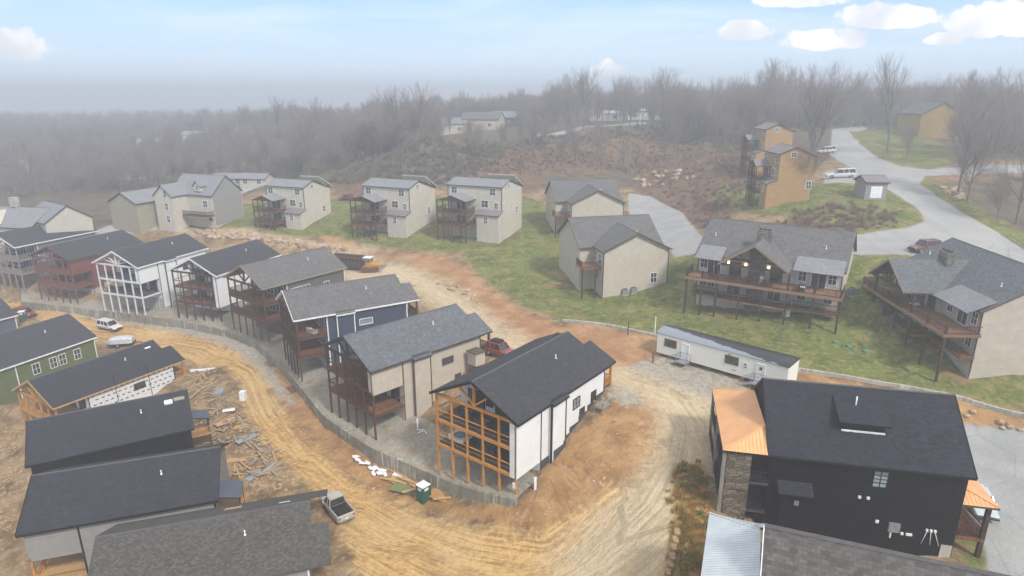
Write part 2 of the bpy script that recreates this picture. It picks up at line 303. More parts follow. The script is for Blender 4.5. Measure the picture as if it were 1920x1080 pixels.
GX, GY = np.meshgrid(gx, gy, indexing='ij'); XX = GX.ravel(); YY = GY.ravel()
ZZ = T(XX, YY)
POLY = [('dirt',[(-118.8,133.6),(-101.1,128.1),(-89.0,121.6),(-75.5,116.8),(-62.6,111.8),(-53.3,106.6),(-46.1,100.5),(-39.6,92.9),(-35.4,85.8),(-28.6,75.8),(-22.7,67.6),(-16.7,62.1),(-11.3,58.0),(-5.8,53.7),(-1.5,51.6),(2.5,49.9),(6.4,50.9),(9.8,53.7),(15.1,45.0),(12.0,40.8),(1.8,42.9),(-12.9,47.0),(-19.1,57.7),(-24.7,64.6),(-30.8,71.0),(-37.9,81.9),(-42.1,90.5),(-47.3,96.9),(-55.4,100.7),(-61.0,106.3),(-70.7,109.8),(-77.6,111.4),(-92.1,119.6),(-115.1,128.5)]),('gravel',[(-77.8,148.2),(-63.8,144.7),(-36.8,134.6),(-29.4,132.0),(-30.4,131.4),(-37.6,133.3),(-63.0,142.8),(-77.2,146.7)]),('gravel',[(-35.7,125.2),(-28.7,128.6),(-21.3,123.9),(-12.7,112.5),(-7.2,103.2),(-2.4,91.3),(2.9,81.2),(7.2,79.9),(9.6,76.2),(14.5,72.5),(17.2,69.7),(22.5,64.2),(20.3,55.1),(15.6,48.7),(13.8,45.3),(12.1,41.2),(4.4,43.7),(3.8,47.3),(7.9,50.4),(11.7,53.1),(14.3,56.2),(15.9,61.2),(14.7,67.0),(10.2,70.1),(-0.7,76.3),(-6.1,85.4),(-14.4,102.7),(-19.9,114.5),(-31.0,115.0)]),('asphalt',[(30.4,167.4),(35.1,161.8),(38.5,143.2),(36.0,120.6),(36.5,116.0),(57.9,105.1),(67.2,107.3),(72.5,110.8),(75.2,117.0),(75.1,123.3),(74.8,130.5),(65.7,135.4),(74.4,154.2),(81.9,155.3),(85.7,175.8),(124.9,257.1),(151.6,275.5),(114.0,223.2),(102.2,196.2),(94.4,169.4),(92.8,154.5),(96.0,149.3),(129.3,152.3),(124.8,146.6),(90.6,141.4),(83.9,132.2),(82.2,123.1),(82.0,108.9),(83.6,101.8),(82.2,92.2),(73.2,80.8),(60.2,94.8),(53.4,96.2),(47.1,101.9),(33.3,110.4),(29.2,111.4),(29.1,125.7),(25.8,138.7)]),('asphalt',[(48.0,61.8),(51.1,60.9),(56.1,58.2),(42.6,40.8),(37.4,41.4),(40.2,46.5),(40.6,49.8),(43.4,55.8),(46.0,59.8)]),('asphalt',[(4.5,219.6),(19.1,235.7),(60.2,310.9),(63.3,299.0),(22.3,229.3),(5.2,214.1)]),('asphalt',[(-99.7,147.8),(-88.1,158.7),(-80.7,155.6),(-79.0,152.1),(-83.9,147.7),(-94.7,144.4)]),('asphalt',[(-83.1,188.4),(-74.3,204.2),(-71.2,195.3),(-77.9,179.6)]),('grass',[(7.9,89.8),(2.1,96.4),(-5.4,112.5),(-10.0,127.4),(0.0,123.9),(11.4,104.7),(21.6,114.0),(28.8,111.1),(32.9,109.8),(52.7,96.0),(59.9,94.4),(63.8,73.7),(56.6,61.1),(55.0,62.1),(50.5,65.6),(40.3,69.2),(33.4,70.9),(19.9,82.9),(13.2,87.6)]),('grass',[(-83.5,149.6),(-81.9,158.1),(-74.8,168.3),(-66.4,172.7),(-44.8,167.4),(-21.6,161.7),(5.5,164.8),(25.4,136.3),(16.0,108.5),(12.3,109.4),(-9.9,128.0),(-11.9,126.6),(-22.3,130.6),(-29.9,134.9),(-42.8,139.8),(-56.1,143.7),(-64.7,147.0),(-70.2,148.1)]),('grass',[(116.5,227.5),(163.1,276.1),(127.7,201.2),(107.1,155.3),(96.6,150.3),(93.8,156.2),(95.7,171.9),(103.9,198.9)]),('grass',[(53.7,166.2),(55.8,142.6),(65.5,135.0),(74.4,129.7),(74.8,122.7),(74.6,116.6),(72.1,111.0),(67.3,107.8),(57.9,105.6),(46.6,126.0),(46.1,145.0)]),('grass',[(90.1,139.9),(88.4,132.4),(86.1,115.1),(87.5,106.0),(84.3,101.6),(82.5,109.7),(82.6,123.3),(84.3,132.2)]),('grass',[(41.2,46.5),(37.2,41.4),(36.3,42.7),(38.8,47.7),(41.6,49.1)]),('grass',[(15.6,54.4),(18.5,54.2),(17.6,47.9),(14.5,41.2),(12.6,41.5),(14.4,47.6)]),('brush',[(-14.3,172.0),(0.0,200.8),(17.9,219.5),(44.9,230.2),(71.2,189.2),(60.0,155.8),(38.5,117.8),(36.8,127.7),(38.4,147.7),(32.6,170.5),(35.1,193.2),(8.4,184.6),(7.1,169.6),(-13.6,162.7)]),('brush',[(49.6,112.8),(53.0,119.1),(59.6,118.5),(69.4,114.7),(67.4,109.2),(58.1,106.1)]),('brush',[(-56.9,191.0),(-26.4,177.3),(-21.7,162.4),(-44.8,167.4)]),('bank',[(-34.7,130.3),(-29.3,131.8),(-11.7,123.7),(-7.5,116.0),(-4.2,106.6),(2.1,93.9),(7.0,87.1),(10.9,88.2),(19.8,81.5),(18.0,73.2),(14.5,72.7),(9.7,76.8),(7.3,81.6),(2.9,82.0),(-2.4,91.7),(-7.2,103.7),(-12.8,113.1),(-21.4,124.4),(-28.8,129.0),(-33.7,126.3)]),('bank',[(-43.3,141.5),(-35.1,137.6),(-32.9,132.6),(-40.3,134.7)]),('bank',[(15.0,52.0),(17.3,53.4),(17.0,47.2),(13.6,40.8),(11.9,41.3)]),('slope',[(33.2,70.4),(40.0,68.6),(49.8,64.5),(54.6,60.7),(53.5,59.0),(48.2,61.6),(38.3,65.1),(32.2,67.9)]),('slope',[(1.6,54.6),(2.7,56.8),(5.7,60.4),(9.4,63.2),(12.1,65.8),(16.0,65.8),(16.2,61.2),(14.6,56.1),(11.6,52.4),(7.8,49.8),(3.4,49.0),(-1.5,52.0),(-5.9,54.9),(-4.3,55.7),(0.8,53.6)]),('slope',[(-40.3,94.8),(-36.3,93.3),(-26.2,78.8),(-17.1,66.8),(-9.2,59.3),(-3.2,55.1),(-4.2,53.8),(-11.4,58.6),(-16.8,62.7),(-23.4,68.8),(-29.4,77.2),(-35.7,86.6)]),('greygravel',[(13.6,73.3),(18.9,76.4),(24.4,72.8),(28.7,66.6),(31.9,64.1),(22.5,63.2),(20.6,65.9),(16.9,70.1)]),('greygravel',[(10.9,66.1),(12.1,69.8),(14.2,69.0),(15.1,64.2),(12.7,63.8)]),('greygravel',[(-38.1,101.5),(-41.0,100.4),(-40.0,96.3),(-30.0,81.3),(-31.7,81.9),(-42.3,95.4),(-48.9,103.0),(-61.1,110.8),(-79.3,117.9),(-98.4,124.2),(-99.8,126.3),(-67.9,116.4)]),('weeds',[(15.6,54.4),(18.5,54.2),(17.5,47.2),(14.4,40.7),(12.0,41.3),(13.8,46.5)]),('plot',[(-57.3,103.7),(-49.2,99.0),(-40.9,88.6),(-36.2,78.7),(-29.2,68.4),(-23.7,61.6),(-20.3,57.8),(-15.5,47.8),(-28.0,49.4),(-42.7,67.5),(-58.8,98.2)]),('plot',[(-86.6,92.1),(-75.5,91.0),(-49.6,54.6),(-57.2,55.6)]),('plot',[(-77.6,111.4),(-70.2,108.9),(-58.5,103.1),(-65.0,101.2),(-79.7,109.8)]),('plot',[(-104.8,123.6),(-96.1,120.8),(-86.2,112.2),(-96.7,112.8)]),('wood',[(-729.4,868.1),(-392.7,735.9),(-204.0,790.5),(-15.5,320.1),(68.9,356.2),(156.9,303.7),(239.7,287.4),(132.7,156.4),(97.2,151.3),(95.0,170.6),(111.6,218.3),(124.9,257.1),(83.2,168.8),(62.7,161.3),(64.7,179.1),(38.5,117.8),(38.5,117.8),(33.2,173.5),(7.2,172.8),(-22.5,169.1),(-50.0,176.8),(-72.9,182.5),(-77.0,173.6),(-85.1,152.8),(-100.2,149.7),(-119.3,145.2),(-130.6,146.4)]),('wood',[(85.6,132.3),(124.5,146.1),(81.3,91.1),(82.9,110.2)]),('wood',[(-1600,190),(-1600,1600),(1600,1600),(1600,60),(140,60),(150,120),(160,260),(60,300),(-100,300),(-130,190)]),('wood',[(-1600,-200),(-1600,200),(-170,180),(-180,100),(-150,40),(-150,-200)])]
def sdist(poly, cap=6.0):
    out = np.full(len(XX), -cap); P = np.array(poly, float)
    lo = P.min(0) - cap; hi = P.max(0) + cap
    ix = np.where((XX > lo[0]) & (XX < hi[0]) & (YY > lo[1]) & (YY < hi[1]))[0]
    x = XX[ix]; y = YY[ix]; ins = np.zeros(len(ix), bool); d = np.full(len(ix), 1e9)
    for k in range(len(P)):
        x0, y0 = P[k]; x1, y1 = P[(k + 1) % len(P)]
        c = ((y0 > y) != (y1 > y)) & (x < (x1 - x0) * (y - y0) / ((y1 - y0) if y1 != y0 else 1e-9) + x0); ins ^= c
        L2 = (x1 - x0) ** 2 + (y1 - y0) ** 2 + 1e-9; t = np.clip(((x - x0) * (x1 - x0) + (y - y0) * (y1 - y0)) / L2, 0, 1)
        d = np.minimum(d, np.hypot(x - x0 - t * (x1 - x0), y - y0 - t * (y1 - y0)))
    out[ix] = np.clip(np.where(ins, d, -d), -cap, cap)
    return out
ATT = {}
for nm, pl in POLY:
    d = sdist(pl); ATT[nm] = np.maximum(ATT[nm], d) if nm in ATT else d
# lateral / along coordinate of the tyre tracks
def trackcoord(line):
    P = np.array(line, float); best = np.full(len(XX), 1e9); lat = np.zeros(len(XX)); lon = np.zeros(len(XX)); s = 0
    for k in range(len(P) - 1):
        dx, dy = P[k + 1] - P[k]; Ls = hypot(dx, dy); t = ((XX - P[k, 0]) * dx + (YY - P[k, 1]) * dy) / Ls ** 2; tc_ = np.clip(t, 0, 1)
        d = np.hypot(XX - P[k, 0] - tc_ * dx, YY - P[k, 1] - tc_ * dy); sg = np.sign((XX - P[k, 0]) * dy - (YY - P[k, 1]) * dx)
        m = d < best; best[m] = d[m]; lat[m] = (sg * d)[m]; lon[m] = (s + tc_ * Ls)[m]; s += Ls
    return lat, lon
TR1 = [(-117.0, 131.1), (-87.3, 118.9), (-71.5, 113.1), (-54.4, 104.5), (-42.6, 93.9), (-34.0, 79.6), (-26.2, 69.2), (-18.9, 61.4), (-11.4, 55.1), (-3.9, 49.5), (2.8, 46.5), (8.1, 48.5), (11.8, 50.8)]
TR2 = [(-33.5, 120.7), (-25.2, 121.4), (-15.0, 107.6), (-4.7, 88.1), (4.2, 78.8), (13.0, 71.8), (18.2, 65.9), (19.1, 60.2), (17.0, 54.2), (13.3, 48.7), (10.1, 46.4), (6.1, 43.1)]
lat1, lon1 = trackcoord(TR1); lat2, lon2 = trackcoord(TR2)
use2 = ATT['gravel'] > ATT['dirt']; LAT = np.where(use2, lat2, lat1); LON = np.where(use2, lon2, lon1)
# relief: ruts on the dirt road, rubble mounds in the building plots, rough brush
nz = vnoise(XX, YY, 2.2, 1) * .5 + vnoise(XX, YY, .9, 2) * .5 - .5
soft = np.clip((ATT['dirt'] + .5) / 2, 0, 1); hard = np.clip(np.maximum(ATT['asphalt'], ATT['gravel']) / 1.5 + .5, 0, 1)
near = (XX > -150) & (XX < 105) & (YY > 20) & (YY < 190)
rut = np.sin(LAT * 3.3 + vnoise(LON, LAT, 9, 4) * 5) * .06
ZZ = ZZ + near * (nz * .35 * (1 - soft) * (1 - hard) + rut * soft * (1 - hard))
plot = np.clip((ATT['plot'] + 1) / 2, 0, 1)
ZZ = ZZ + plot * (np.maximum(0, vnoise(XX, YY, 4.5, 6) - .55) * 3.2 + (vnoise(XX, YY, 1.3, 8) - .5) * .5)
slopem = np.clip((ATT['slope'] + 1) / 2, 0, 1); ZZ = ZZ + slopem * (vnoise(XX, YY, 1.1, 9) - .5) * .28 * (1 - hard)
far_ = 1 - near; ZZ = ZZ + far_ * (vnoise(XX, YY, 40, 5) - .5) * 3

me = bpy.data.meshes.new('ground'); nx, ny = len(gx), len(gy)
ZZ = ZZ.astype(np.float32)
ii, jj = np.meshgrid(np.arange(nx - 1), np.arange(ny - 1), indexing='ij'); a = (ii * ny + jj).ravel()
quads = np.stack([a, a + ny, a + ny + 1, a + 1], 1)
fc = {k: ATT[k][quads].mean(1) for k in ('dirt', 'gravel', 'asphalt')}
zone = np.zeros(len(quads), int); zone[fc['dirt'] > 0] = 1; zone[fc['gravel'] > 0] = 2; zone[fc['asphalt'] > 0] = 3
V3 = np.stack([XX, YY, ZZ], 1)
mg, nt, b = mk('terrain_surface', .95, .1)
pos = GEO(nt)
at = lambda n: N(nt, 'ShaderNodeAttribute', dict(attribute_name=n)).outputs['Fac']
n1 = NOI(nt, pos, .35, 5, .6); n2 = NOI(nt, pos, 1.6, 4, .65); n3 = NOI(nt, pos, 6, 3, .7); n4 = NOI(nt, pos, .07, 3)
wob = MA(nt, 'ADD', MA(nt, 'MULTIPLY', MA(nt, 'SUBTRACT', n1, .5), 3.0), MA(nt, 'MULTIPLY', MA(nt, 'SUBTRACT', n2, .5), 2.0))
lat = at('lat'); lon = at('lon')
tv = N(nt, 'ShaderNodeCombineXYZ', None, X=MA(nt, 'MULTIPLY', lat, 1.5), Y=MA(nt, 'MULTIPLY', lon, .055)).outputs[0]
tr0 = NOI(nt, tv, 1.5, 6, .62, .7); trf = NOI(nt, N(nt, 'ShaderNodeCombineXYZ', None, X=MA(nt, 'MULTIPLY', lat, 1.4), Y=MA(nt, 'MULTIPLY', lon, .16)).outputs[0], 4.0, 5, .68, .6)
# crossing ruts: a second direction, only in patches
cr = NOI(nt, N(nt, 'ShaderNodeCombineXYZ', None, X=MA(nt, 'ADD', MA(nt, 'MULTIPLY', lat, 1.3), MA(nt, 'MULTIPLY', lon, .42)), Y=MA(nt, 'MULTIPLY', MA(nt, 'SUBTRACT', lon, lat), .07), Z=5.0).outputs[0], 2.2, 5, .65, .8)
pm = SM(nt, NOI(nt, pos, .11, 4, .6), .47, .58)
tr = MA(nt, 'ADD', MA(nt, 'MULTIPLY', tr0, MA(nt, 'SUBTRACT', 1.0, MA(nt, 'MULTIPLY', pm, .75))), MA(nt, 'MULTIPLY', MA(nt, 'MULTIPLY', cr, pm), .75))
tr = MA(nt, 'ADD', tr, MA(nt, 'MULTIPLY', MA(nt, 'SUBTRACT', n2, .5), .45))
# base: churned brown soil
col = MIX(nt, SM(nt, n1, .3, .7), (.13, .08, .042), (.34, .235, .13)); col = MIX(nt, SM(nt, n2, .5, .75), col, (.46, .36, .24)); col = MIX(nt, MA(nt, 'MULTIPLY', SM(nt, n3, .5, .75), .6), col, (.11, .075, .045))
def over(col, attr, c, sharp=.5, wobk=1.0):
    f = SM(nt, MA(nt, 'ADD', at(attr), MA(nt, 'MULTIPLY', wob, wobk)), -sharp, sharp); return MIX(nt, f, col, c)
litter = MIX(nt, SM(nt, n1, .3, .7), (.075, .062, .045), (.16, .125, .085)); litter = MIX(nt, MA(nt, 'MULTIPLY', SM(nt, n2, .5, .7), .5), litter, (.09, .10, .05))
col = over(col, 'wood', litter, 2, 1.5)
brush = MIX(nt, SM(nt, n1, .35, .65), (.11, .062, .042), (.20, .115, .075)); brush = MIX(nt, SM(nt, n2, .45, .7), brush, (.15, .125, .08)); brush = MIX(nt, MA(nt, 'MULTIPLY', SM(nt, n3, .5, .7), .5), brush, (.08, .05, .035))
col = over(col, 'brush', brush, 1.5, 1.5)
grass = MIX(nt, SM(nt, n1, .3, .7), (.062, .092, .020), (.15, .175, .042)); grass = MIX(nt, SM(nt, n2, .45, .75), grass, (.29, .26, .11)); grass = MIX(nt, MA(nt, 'MULTIPLY', SM(nt, n3, .45, .75), .5), grass, (.06, .085, .025))
grass = MIX(nt, MA(nt, 'MULTIPLY', SM(nt, NOI(nt, pos, .45, 6, .75), .52, .64), .6), grass, (.30, .24, .10)); grass = MIX(nt, SM(nt, NOI(nt, pos, .14, 6, .7), .57, .66), grass, (.25, .165, .09))
col = over(col, 'grass', grass, .6, .5)
orange = MIX(nt, SM(nt, n1, .3, .7), (.30, .155, .075), (.42, .26, .14)); orange = MIX(nt, SM(nt, n2, .5, .75), orange, (.26, .12, .06))
col = over(col, 'bank', orange, .8, .8)
slope = MIX(nt, SM(nt, n1, .25, .75), (.24, .12, .048), (.44, .26, .115)); slope = MIX(nt, SM(nt, n2, .52, .8), slope, (.45, .32, .19)); slope = MIX(nt, MA(nt, 'MULTIPLY', SM(nt, n3, .52, .8), .45), slope, (.17, .105, .055))
slk = NOI(nt, N(nt, 'ShaderNodeCombineXYZ', None, X=MA(nt, 'MULTIPLY', lon, .9), Y=MA(nt, 'MULTIPLY', lat, .22)).outputs[0], 2.4, 6, .7, .5)
slope = MIX(nt, MA(nt, 'MULTIPLY', SM(nt, slk, .5, .66), .75), slope, (.19, .115, .06)); slope = MIX(nt, MA(nt, 'MULTIPLY', SM(nt, slk, .46, .3), .5), slope, (.50, .35, .2))
col = over(col, 'slope', slope, .7, .8)
greyg = MIX(nt, SM(nt, n2, .3, .7), (.24, .21, .17), (.38, .345, .285)); greyg = MIX(nt, SM(nt, n3, .5, .75), greyg, (.46, .42, .36))
col = over(col, 'greygravel', greyg, .6, .6)
dirt = MIX(nt, SM(nt, tr, .34, .64), (.33, .195, .085), (.64, .41, .165)); dirt = MIX(nt, MA(nt, 'MULTIPLY', SM(nt, trf, .55, .72), .55), dirt, (.24, .145, .07)); dirt = MIX(nt, MA(nt, 'MULTIPLY', SM(nt, n4, .45, .6), .35), dirt, (.62, .46, .25))
dirt = MIX(nt, MA(nt, 'MULTIPLY', SM(nt, n3, .5, .8), .3), dirt, (.34, .23, .12))
col = over(col, 'dirt', dirt, .8, .7)
grav = MIX(nt, SM(nt, tr, .3, .7), (.42, .32, .20), (.62, .50, .335)); grav = MIX(nt, MA(nt, 'MULTIPLY', SM(nt, n1, .5, .75), .5), grav, (.50, .38, .23)); grav = MIX(nt, MA(nt, 'MULTIPLY', SM(nt, n3, .45, .75), .4), grav, (.33, .29, .23))
col = over(col, 'gravel', grav, 2.6, 1.1)
asph = MIX(nt, SM(nt, n1, .3, .7), (.28, .285, .285), (.35, .35, .345)); asph = MIX(nt, MA(nt, 'MULTIPLY', SM(nt, n4, .5, .6), .4), asph, (.40, .39, .36))
asph = MIX(nt, MA(nt, 'MULTIPLY', SM(nt, n3, .5, .8), .25), asph, (.22, .22, .22))
crk = N(nt, 'ShaderNodeTexVoronoi', dict(feature='DISTANCE_TO_EDGE'), Vector=N(nt, 'ShaderNodeMapping', None, Vector=pos, Scale=(.16, .16, .16)).outputs[0], Scale=1.0).outputs['Distance']
asph = MIX(nt, MA(nt, 'MULTIPLY', MA(nt, 'SUBTRACT', 1.0, SM(nt, crk, .0, .012)), .45), asph, (.16, .16, .155)); asph = MIX(nt, MA(nt, 'MULTIPLY', SM(nt, n1, .55, .75), .3), asph, (.40, .36, .29))
col = over(col, 'asphalt', asph, .3, .16)
weed = MIX(nt, SM(nt, n2, .4, .6), (.44, .23, .075), (.17, .17, .045)); weed = MIX(nt, SM(nt, n3, .45, .7), weed, (.20, .11, .05)); col = over(col, 'weeds', weed, .4, .5)
# scattered pale stones
vs = N(nt, 'ShaderNodeTexVoronoi', None, Vector=pos, Scale=1.3); vcol = N(nt, 'ShaderNodeSeparateColor', None, Color=vs.outputs['Color']).outputs[0]
sf = MA(nt, 'MULTIPLY', MA(nt, 'LESS_THAN', vs.outputs['Distance'], .09), MA(nt, 'GREATER_THAN', vcol, .72))
sf = MA(nt, 'MULTIPLY', sf, SM(nt, MA(nt, 'MAXIMUM', at('slope'), at('plot')), -.5, .5))
col = MIX(nt, MA(nt, 'MULTIPLY', sf, .8), col, (.55, .47, .38))
spk = NOI(nt, pos, 3.6, 6, .82); spk2 = NOI(nt, pos, 9.0, 3, .8); hardm = SM(nt, at('asphalt'), -.3, .3)
k_ = MA(nt, 'MULTIPLY', MA(nt, 'SUBTRACT', 1.0, MA(nt, 'MULTIPLY', hardm, .8)), .62)
col = MIX(nt, MA(nt, 'MULTIPLY', SM(nt, spk, .52, .64), k_), col, MIX(nt, .5, col, (.05, .035, .02))); col = MIX(nt, MA(nt, 'MULTIPLY', SM(nt, spk2, .56, .7), k_), col, MIX(nt, .35, col, (.75, .68, .52)))
nt.links.new(col, b.inputs['Base Color'])
wet = SM(nt, at('asphalt'), 0, .5); rr = MA(nt, 'SUBTRACT', .95, MA(nt, 'MULTIPLY', MA(nt, 'MULTIPLY', wet, SM(nt, n4, .35, .6)), .5)); nt.links.new(rr, b.inputs['Roughness'])
dm = MA(nt, 'MULTIPLY', SM(nt, at('dirt'), -.5, .8), 2.2)
bump(nt, b, MA(nt, 'ADD', MA(nt, 'ADD', MA(nt, 'MULTIPLY', n3, .5), n2), MA(nt, 'MULTIPLY', tr, dm)), .75, .16)
def submesh(name, sel, kind='structure'):
    q = quads[sel]; used, inv = np.unique(q, return_inverse=True); q = inv.reshape(q.shape)
    me = bpy.data.meshes.new(name); me.vertices.add(len(used)); me.vertices.foreach_set('co', V3[used].ravel())
    me.loops.add(q.size); me.loops.foreach_set('vertex_index', q.ravel().astype(np.int32)); me.polygons.add(len(q))
    me.polygons.foreach_set('loop_start', (np.arange(len(q)) * 4).astype(np.int32)); me.update(calc_edges=True)
    me.polygons.foreach_set('use_smooth', [True] * len(q))
    for nm in list(ATT) + ['lat', 'lon']:
        at_ = me.attributes.new(nm, 'FLOAT', 'POINT'); arr = LAT if nm == 'lat' else LON if nm == 'lon' else ATT[nm]
        at_.data.foreach_set('value', arr[used].astype(np.float32))
    me.materials.append(mg); o = bpy.data.objects.new(name, me); COL.objects.link(o); o['kind'] = kind; return o
submesh('ground', zone == 0); submesh('dirt_road', zone == 1); submesh('gravel_road', zone == 2); submesh('asphalt_road', zone == 3)
_gx, _gy = gx, gy; ZG = ZZ.reshape(nx, ny)
def G(x, y):
    """height of the displaced ground sheet"""
    i = int(np.clip(np.searchsorted(_gx, x) - 1, 0, nx - 2)); j = int(np.clip(np.searchsorted(_gy, y) - 1, 0, ny - 2))
    u = (x - _gx[i]) / (_gx[i + 1] - _gx[i]); v = (y - _gy[j]) / (_gy[j + 1] - _gy[j])
    return float((ZG[i, j] * (1 - u) + ZG[i + 1, j] * u) * (1 - v) + (ZG[i, j + 1] * (1 - u) + ZG[i + 1, j + 1] * u) * v)

# ---------------------------------------------------------------- retaining wall with the gravel yards behind it
WP = [(-101.45, 125.81, 0.9), (-93.17, 123.41, 1.0), (-80.96, 119.44, 1.1), (-62.12, 113.3, 1.3), (-50.46, 107.11, 1.5), (-43.63, 101.72, 1.6), (-35.82, 92.25, 1.7), (-30.99, 84.95, 1.7), (-24.22, 74.62, 1.9), (-16.25, 66.3, 2.2), (-9.04, 61.13, 2.4), (-6.3, 58.68, 2.7), (-3.24, 56.0, 3.5), (0.41, 53.46, 4.35)]            # (x, y, top z)
YB = [(-106.85, 133.39, 1.6), (-98.72, 133.39, 1.6), (-82.93, 127.46, 2.0), (-62.59, 123.3, 2.4), (-52.43, 117.02, 2.8), (-43.14, 111.19, 3.2), (-35.26, 101.6, 3.2), (-29.35, 93.39, 3.2), (-22.73, 84.92, 3.4), (-14.79, 74.59, 3.6), (-6.88, 66.82, 3.8), (-3.28, 63.42, 4.2), (-0.28, 59.83, 4.8), (2.68, 55.96, 5.2)]        # matching points under the fronts of the cabins
def dense(P, n):
    P = np.array(P, float); L = np.r_[0, np.cumsum(np.hypot(*(P[1:, :2] - P[:-1, :2]).T))]; L /= L[-1]
    # Catmull-like smoothing by cubic interpolation through linear resample + blur
    t = np.linspace(0, 1, n); Q = np.stack([np.interp(t, L, P[:, k]) for k in range(P.shape[1])], 1)
    for _ in range(6): Q[1:-1] = (Q[:-2] + 2 * Q[1:-1] + Q[2:]) / 4
    return Q
W_ = dense(WP, 160); B_ = dense(YB, 160)
mb = MB(); prevs = None
for k in range(len(W_)):
    p = W_[k]; q = W_[min(k + 1, len(W_) - 1)] - W_[max(k - 1, 0)]; n_ = np.array([-q[1], q[0]]) / hypot(q[0], q[1]) * .2
    a0 = (p[0] - n_[0], p[1] - n_[1]); a1 = (p[0] + n_[0], p[1] + n_[1]); zt = p[2] + .12
    zb = min(G(*a0), G(*a1), T(p[0], p[1])) - 1.2
    secs = [Vector((a0[0], a0[1], zb)), Vector((a1[0], a1[1], zb)), Vector((a1[0], a1[1], zt)), Vector((a0[0], a0[1], zt))]
    if prevs is not None:
        for i in range(4):
            j = (i + 1) % 4; mb.face([prevs[i], prevs[j], secs[j], secs[i]])
    else: mb.face(secs)
    prevs = secs
mb.face(prevs[::-1])
tag(mb.build('retaining_wall', 'concrete'), 'long curved concrete retaining wall with pale lime streaks below the upper cabins', 'retaining wall')
mb = MB(); R = []
for k in range(len(W_)):
    row = []
    for t in np.linspace(0, 1, 14):
        x = W_[k, 0] * (1 - t) + B_[k, 0] * t; y = W_[k, 1] * (1 - t) + B_[k, 1] * t
        z = W_[k, 2] * (1 - t) + B_[k, 2] * t + (vnoise(np.array([x]), np.array([y]), 2.0, 21)[0] - .5) * .5 * min(1, t * 4) - .02
        row.append((x, y, z))
    R.append(row)
for k in range(len(R) - 1):
    for i in range(13): mb.face([R[k][i], R[k + 1][i], R[k + 1][i + 1], R[k][i + 1]], 0, None, True)
m_, nt, b = mk('yard_gravel', .95, .1); p_ = GEO(nt); q1 = NOI(nt, p_, .5, 4); q2 = NOI(nt, p_, 3, 4, .7); q3 = NOI(nt, p_, 12, 2)
c = MIX(nt, SM(nt, q2, .3, .7), (.25, .225, .18), (.40, .365, .30)); c = MIX(nt, SM(nt, q1, .5, .72), c, (.27, .20, .14)); c = MIX(nt, MA(nt, 'MULTIPLY', SM(nt, q3, .45, .75), .5), c, (.17, .15, .12))
nt.links.new(c, b.inputs['Base Color']); bump(nt, b, q2, .8, .15)
tag(mb.build('gravel_yard', 'yard_gravel'), kind='structure')
# low block wall along the grass
LW = [(7.5, 89.1), (13.1, 87.1), (19.8, 82.2), (23.8, 77.9), (33.3, 70.7), (40.1, 68.8), (45.5, 67.2), (50.0, 64.8), (54.4, 61.1), (56.8, 59.2)]
Q_ = dense([(x, y, 0) for x, y in LW], 90)
mb = MB()
for k in range(89):
    a_, b2 = Q_[k], Q_[k + 1]; za = T(a_[0], a_[1]) + .55; zb_ = T(b2[0], b2[1]) + .55
    mb.beam((a_[0], a_[1], za - .75), (b2[0], b2[1], zb_ - .75), .3, 1.2)
tag(mb.build('curb_wall', 'concrete_pale'), 'low pale concrete wall winding along the lower edge of the grass slope', 'low wall')

# ---------------------------------------------------------------- building helpers
def Pf(face, dims):
    """dims = (x0, x1, hw): returns f(a, z, d) -> local point on that face, d = distance proud of it"""
    x0, x1, hw = dims
    return {'R': lambda a, z, d: (a, -hw - d, z), 'L': lambda a, z, d: (a, hw + d, z), 'F': lambda a, z, d: (x0 - d, a, z), 'B': lambda a, z, d: (x1 + d, a, z)}[face]
def window(root, face, dims, a, z, w, h, frame='trim_white', pane='glass_dark', mull=(1, 1), name='window', th=.09):
    P = Pf(face, dims); mb = MB(); a0, a1, z0, z1 = a - w / 2, a + w / 2, z, z + h; d0, d1 = -.02, .07
    for q in ((a0 - th, a1 + th, z1, z1 + th), (a0 - th, a1 + th, z0 - th, z0), (a0 - th, a0, z0, z1), (a1, a1 + th, z0, z1)): mb.box(P(q[0], q[2], d0), P(q[1], q[3], d1))
    for i in range(1, mull[0] + 1):
        m = a0 + (a1 - a0) * i / (mull[0] + 1); mb.box(P(m - .03, z0, d0), P(m + .03, z1, d1 - .015))
    for i in range(1, mull[1] + 1):
        m = z0 + (z1 - z0) * i / (mull[1] + 1); mb.box(P(a0, m - .03, d0), P(a1, m + .03, d1 - .02))
    o = mb.build(name, frame, root); mb = MB(); mb.box(P(a0, z0, -.02), P(a1, z1, .025)); mb.build('pane', pane, o); return o
def door(root, face, dims, a, z, w=.95, h=2.1, m='trim_white', pane=None, frame='trim_white'):
    P = Pf(face, dims); mb = MB(); mb.box(P(a - w / 2 + .06, z, -.02), P(a + w / 2 - .06, z + h - .06, .05)); o = mb.build('door', m, root)
    mb = MB(); mb.box(P(a - w / 2 - .04, z, -.02), P(a - w / 2 + .06, z + h + .04, .09)); mb.box(P(a + w / 2 - .06, z, -.02), P(a + w / 2 + .04, z + h + .04, .09)); mb.box(P(a - w / 2 + .06, z + h - .06, -.02), P(a + w / 2 - .06, z + h + .04, .09)); mb.build('frame', frame, o)
    mb = MB(); mb.box(P(a + w / 2 - .2, z + 1, .05), P(a + w / 2 - .12, z + 1.08, .11)); mb.build('handle', 'grey_metal', o)
    if pane: mb = MB(); mb.box(P(a - w / 2 + .2, z + .3, .05), P(a + w / 2 - .25, z + h - .3, .065)); mb.build('pane', pane, o)
    return o
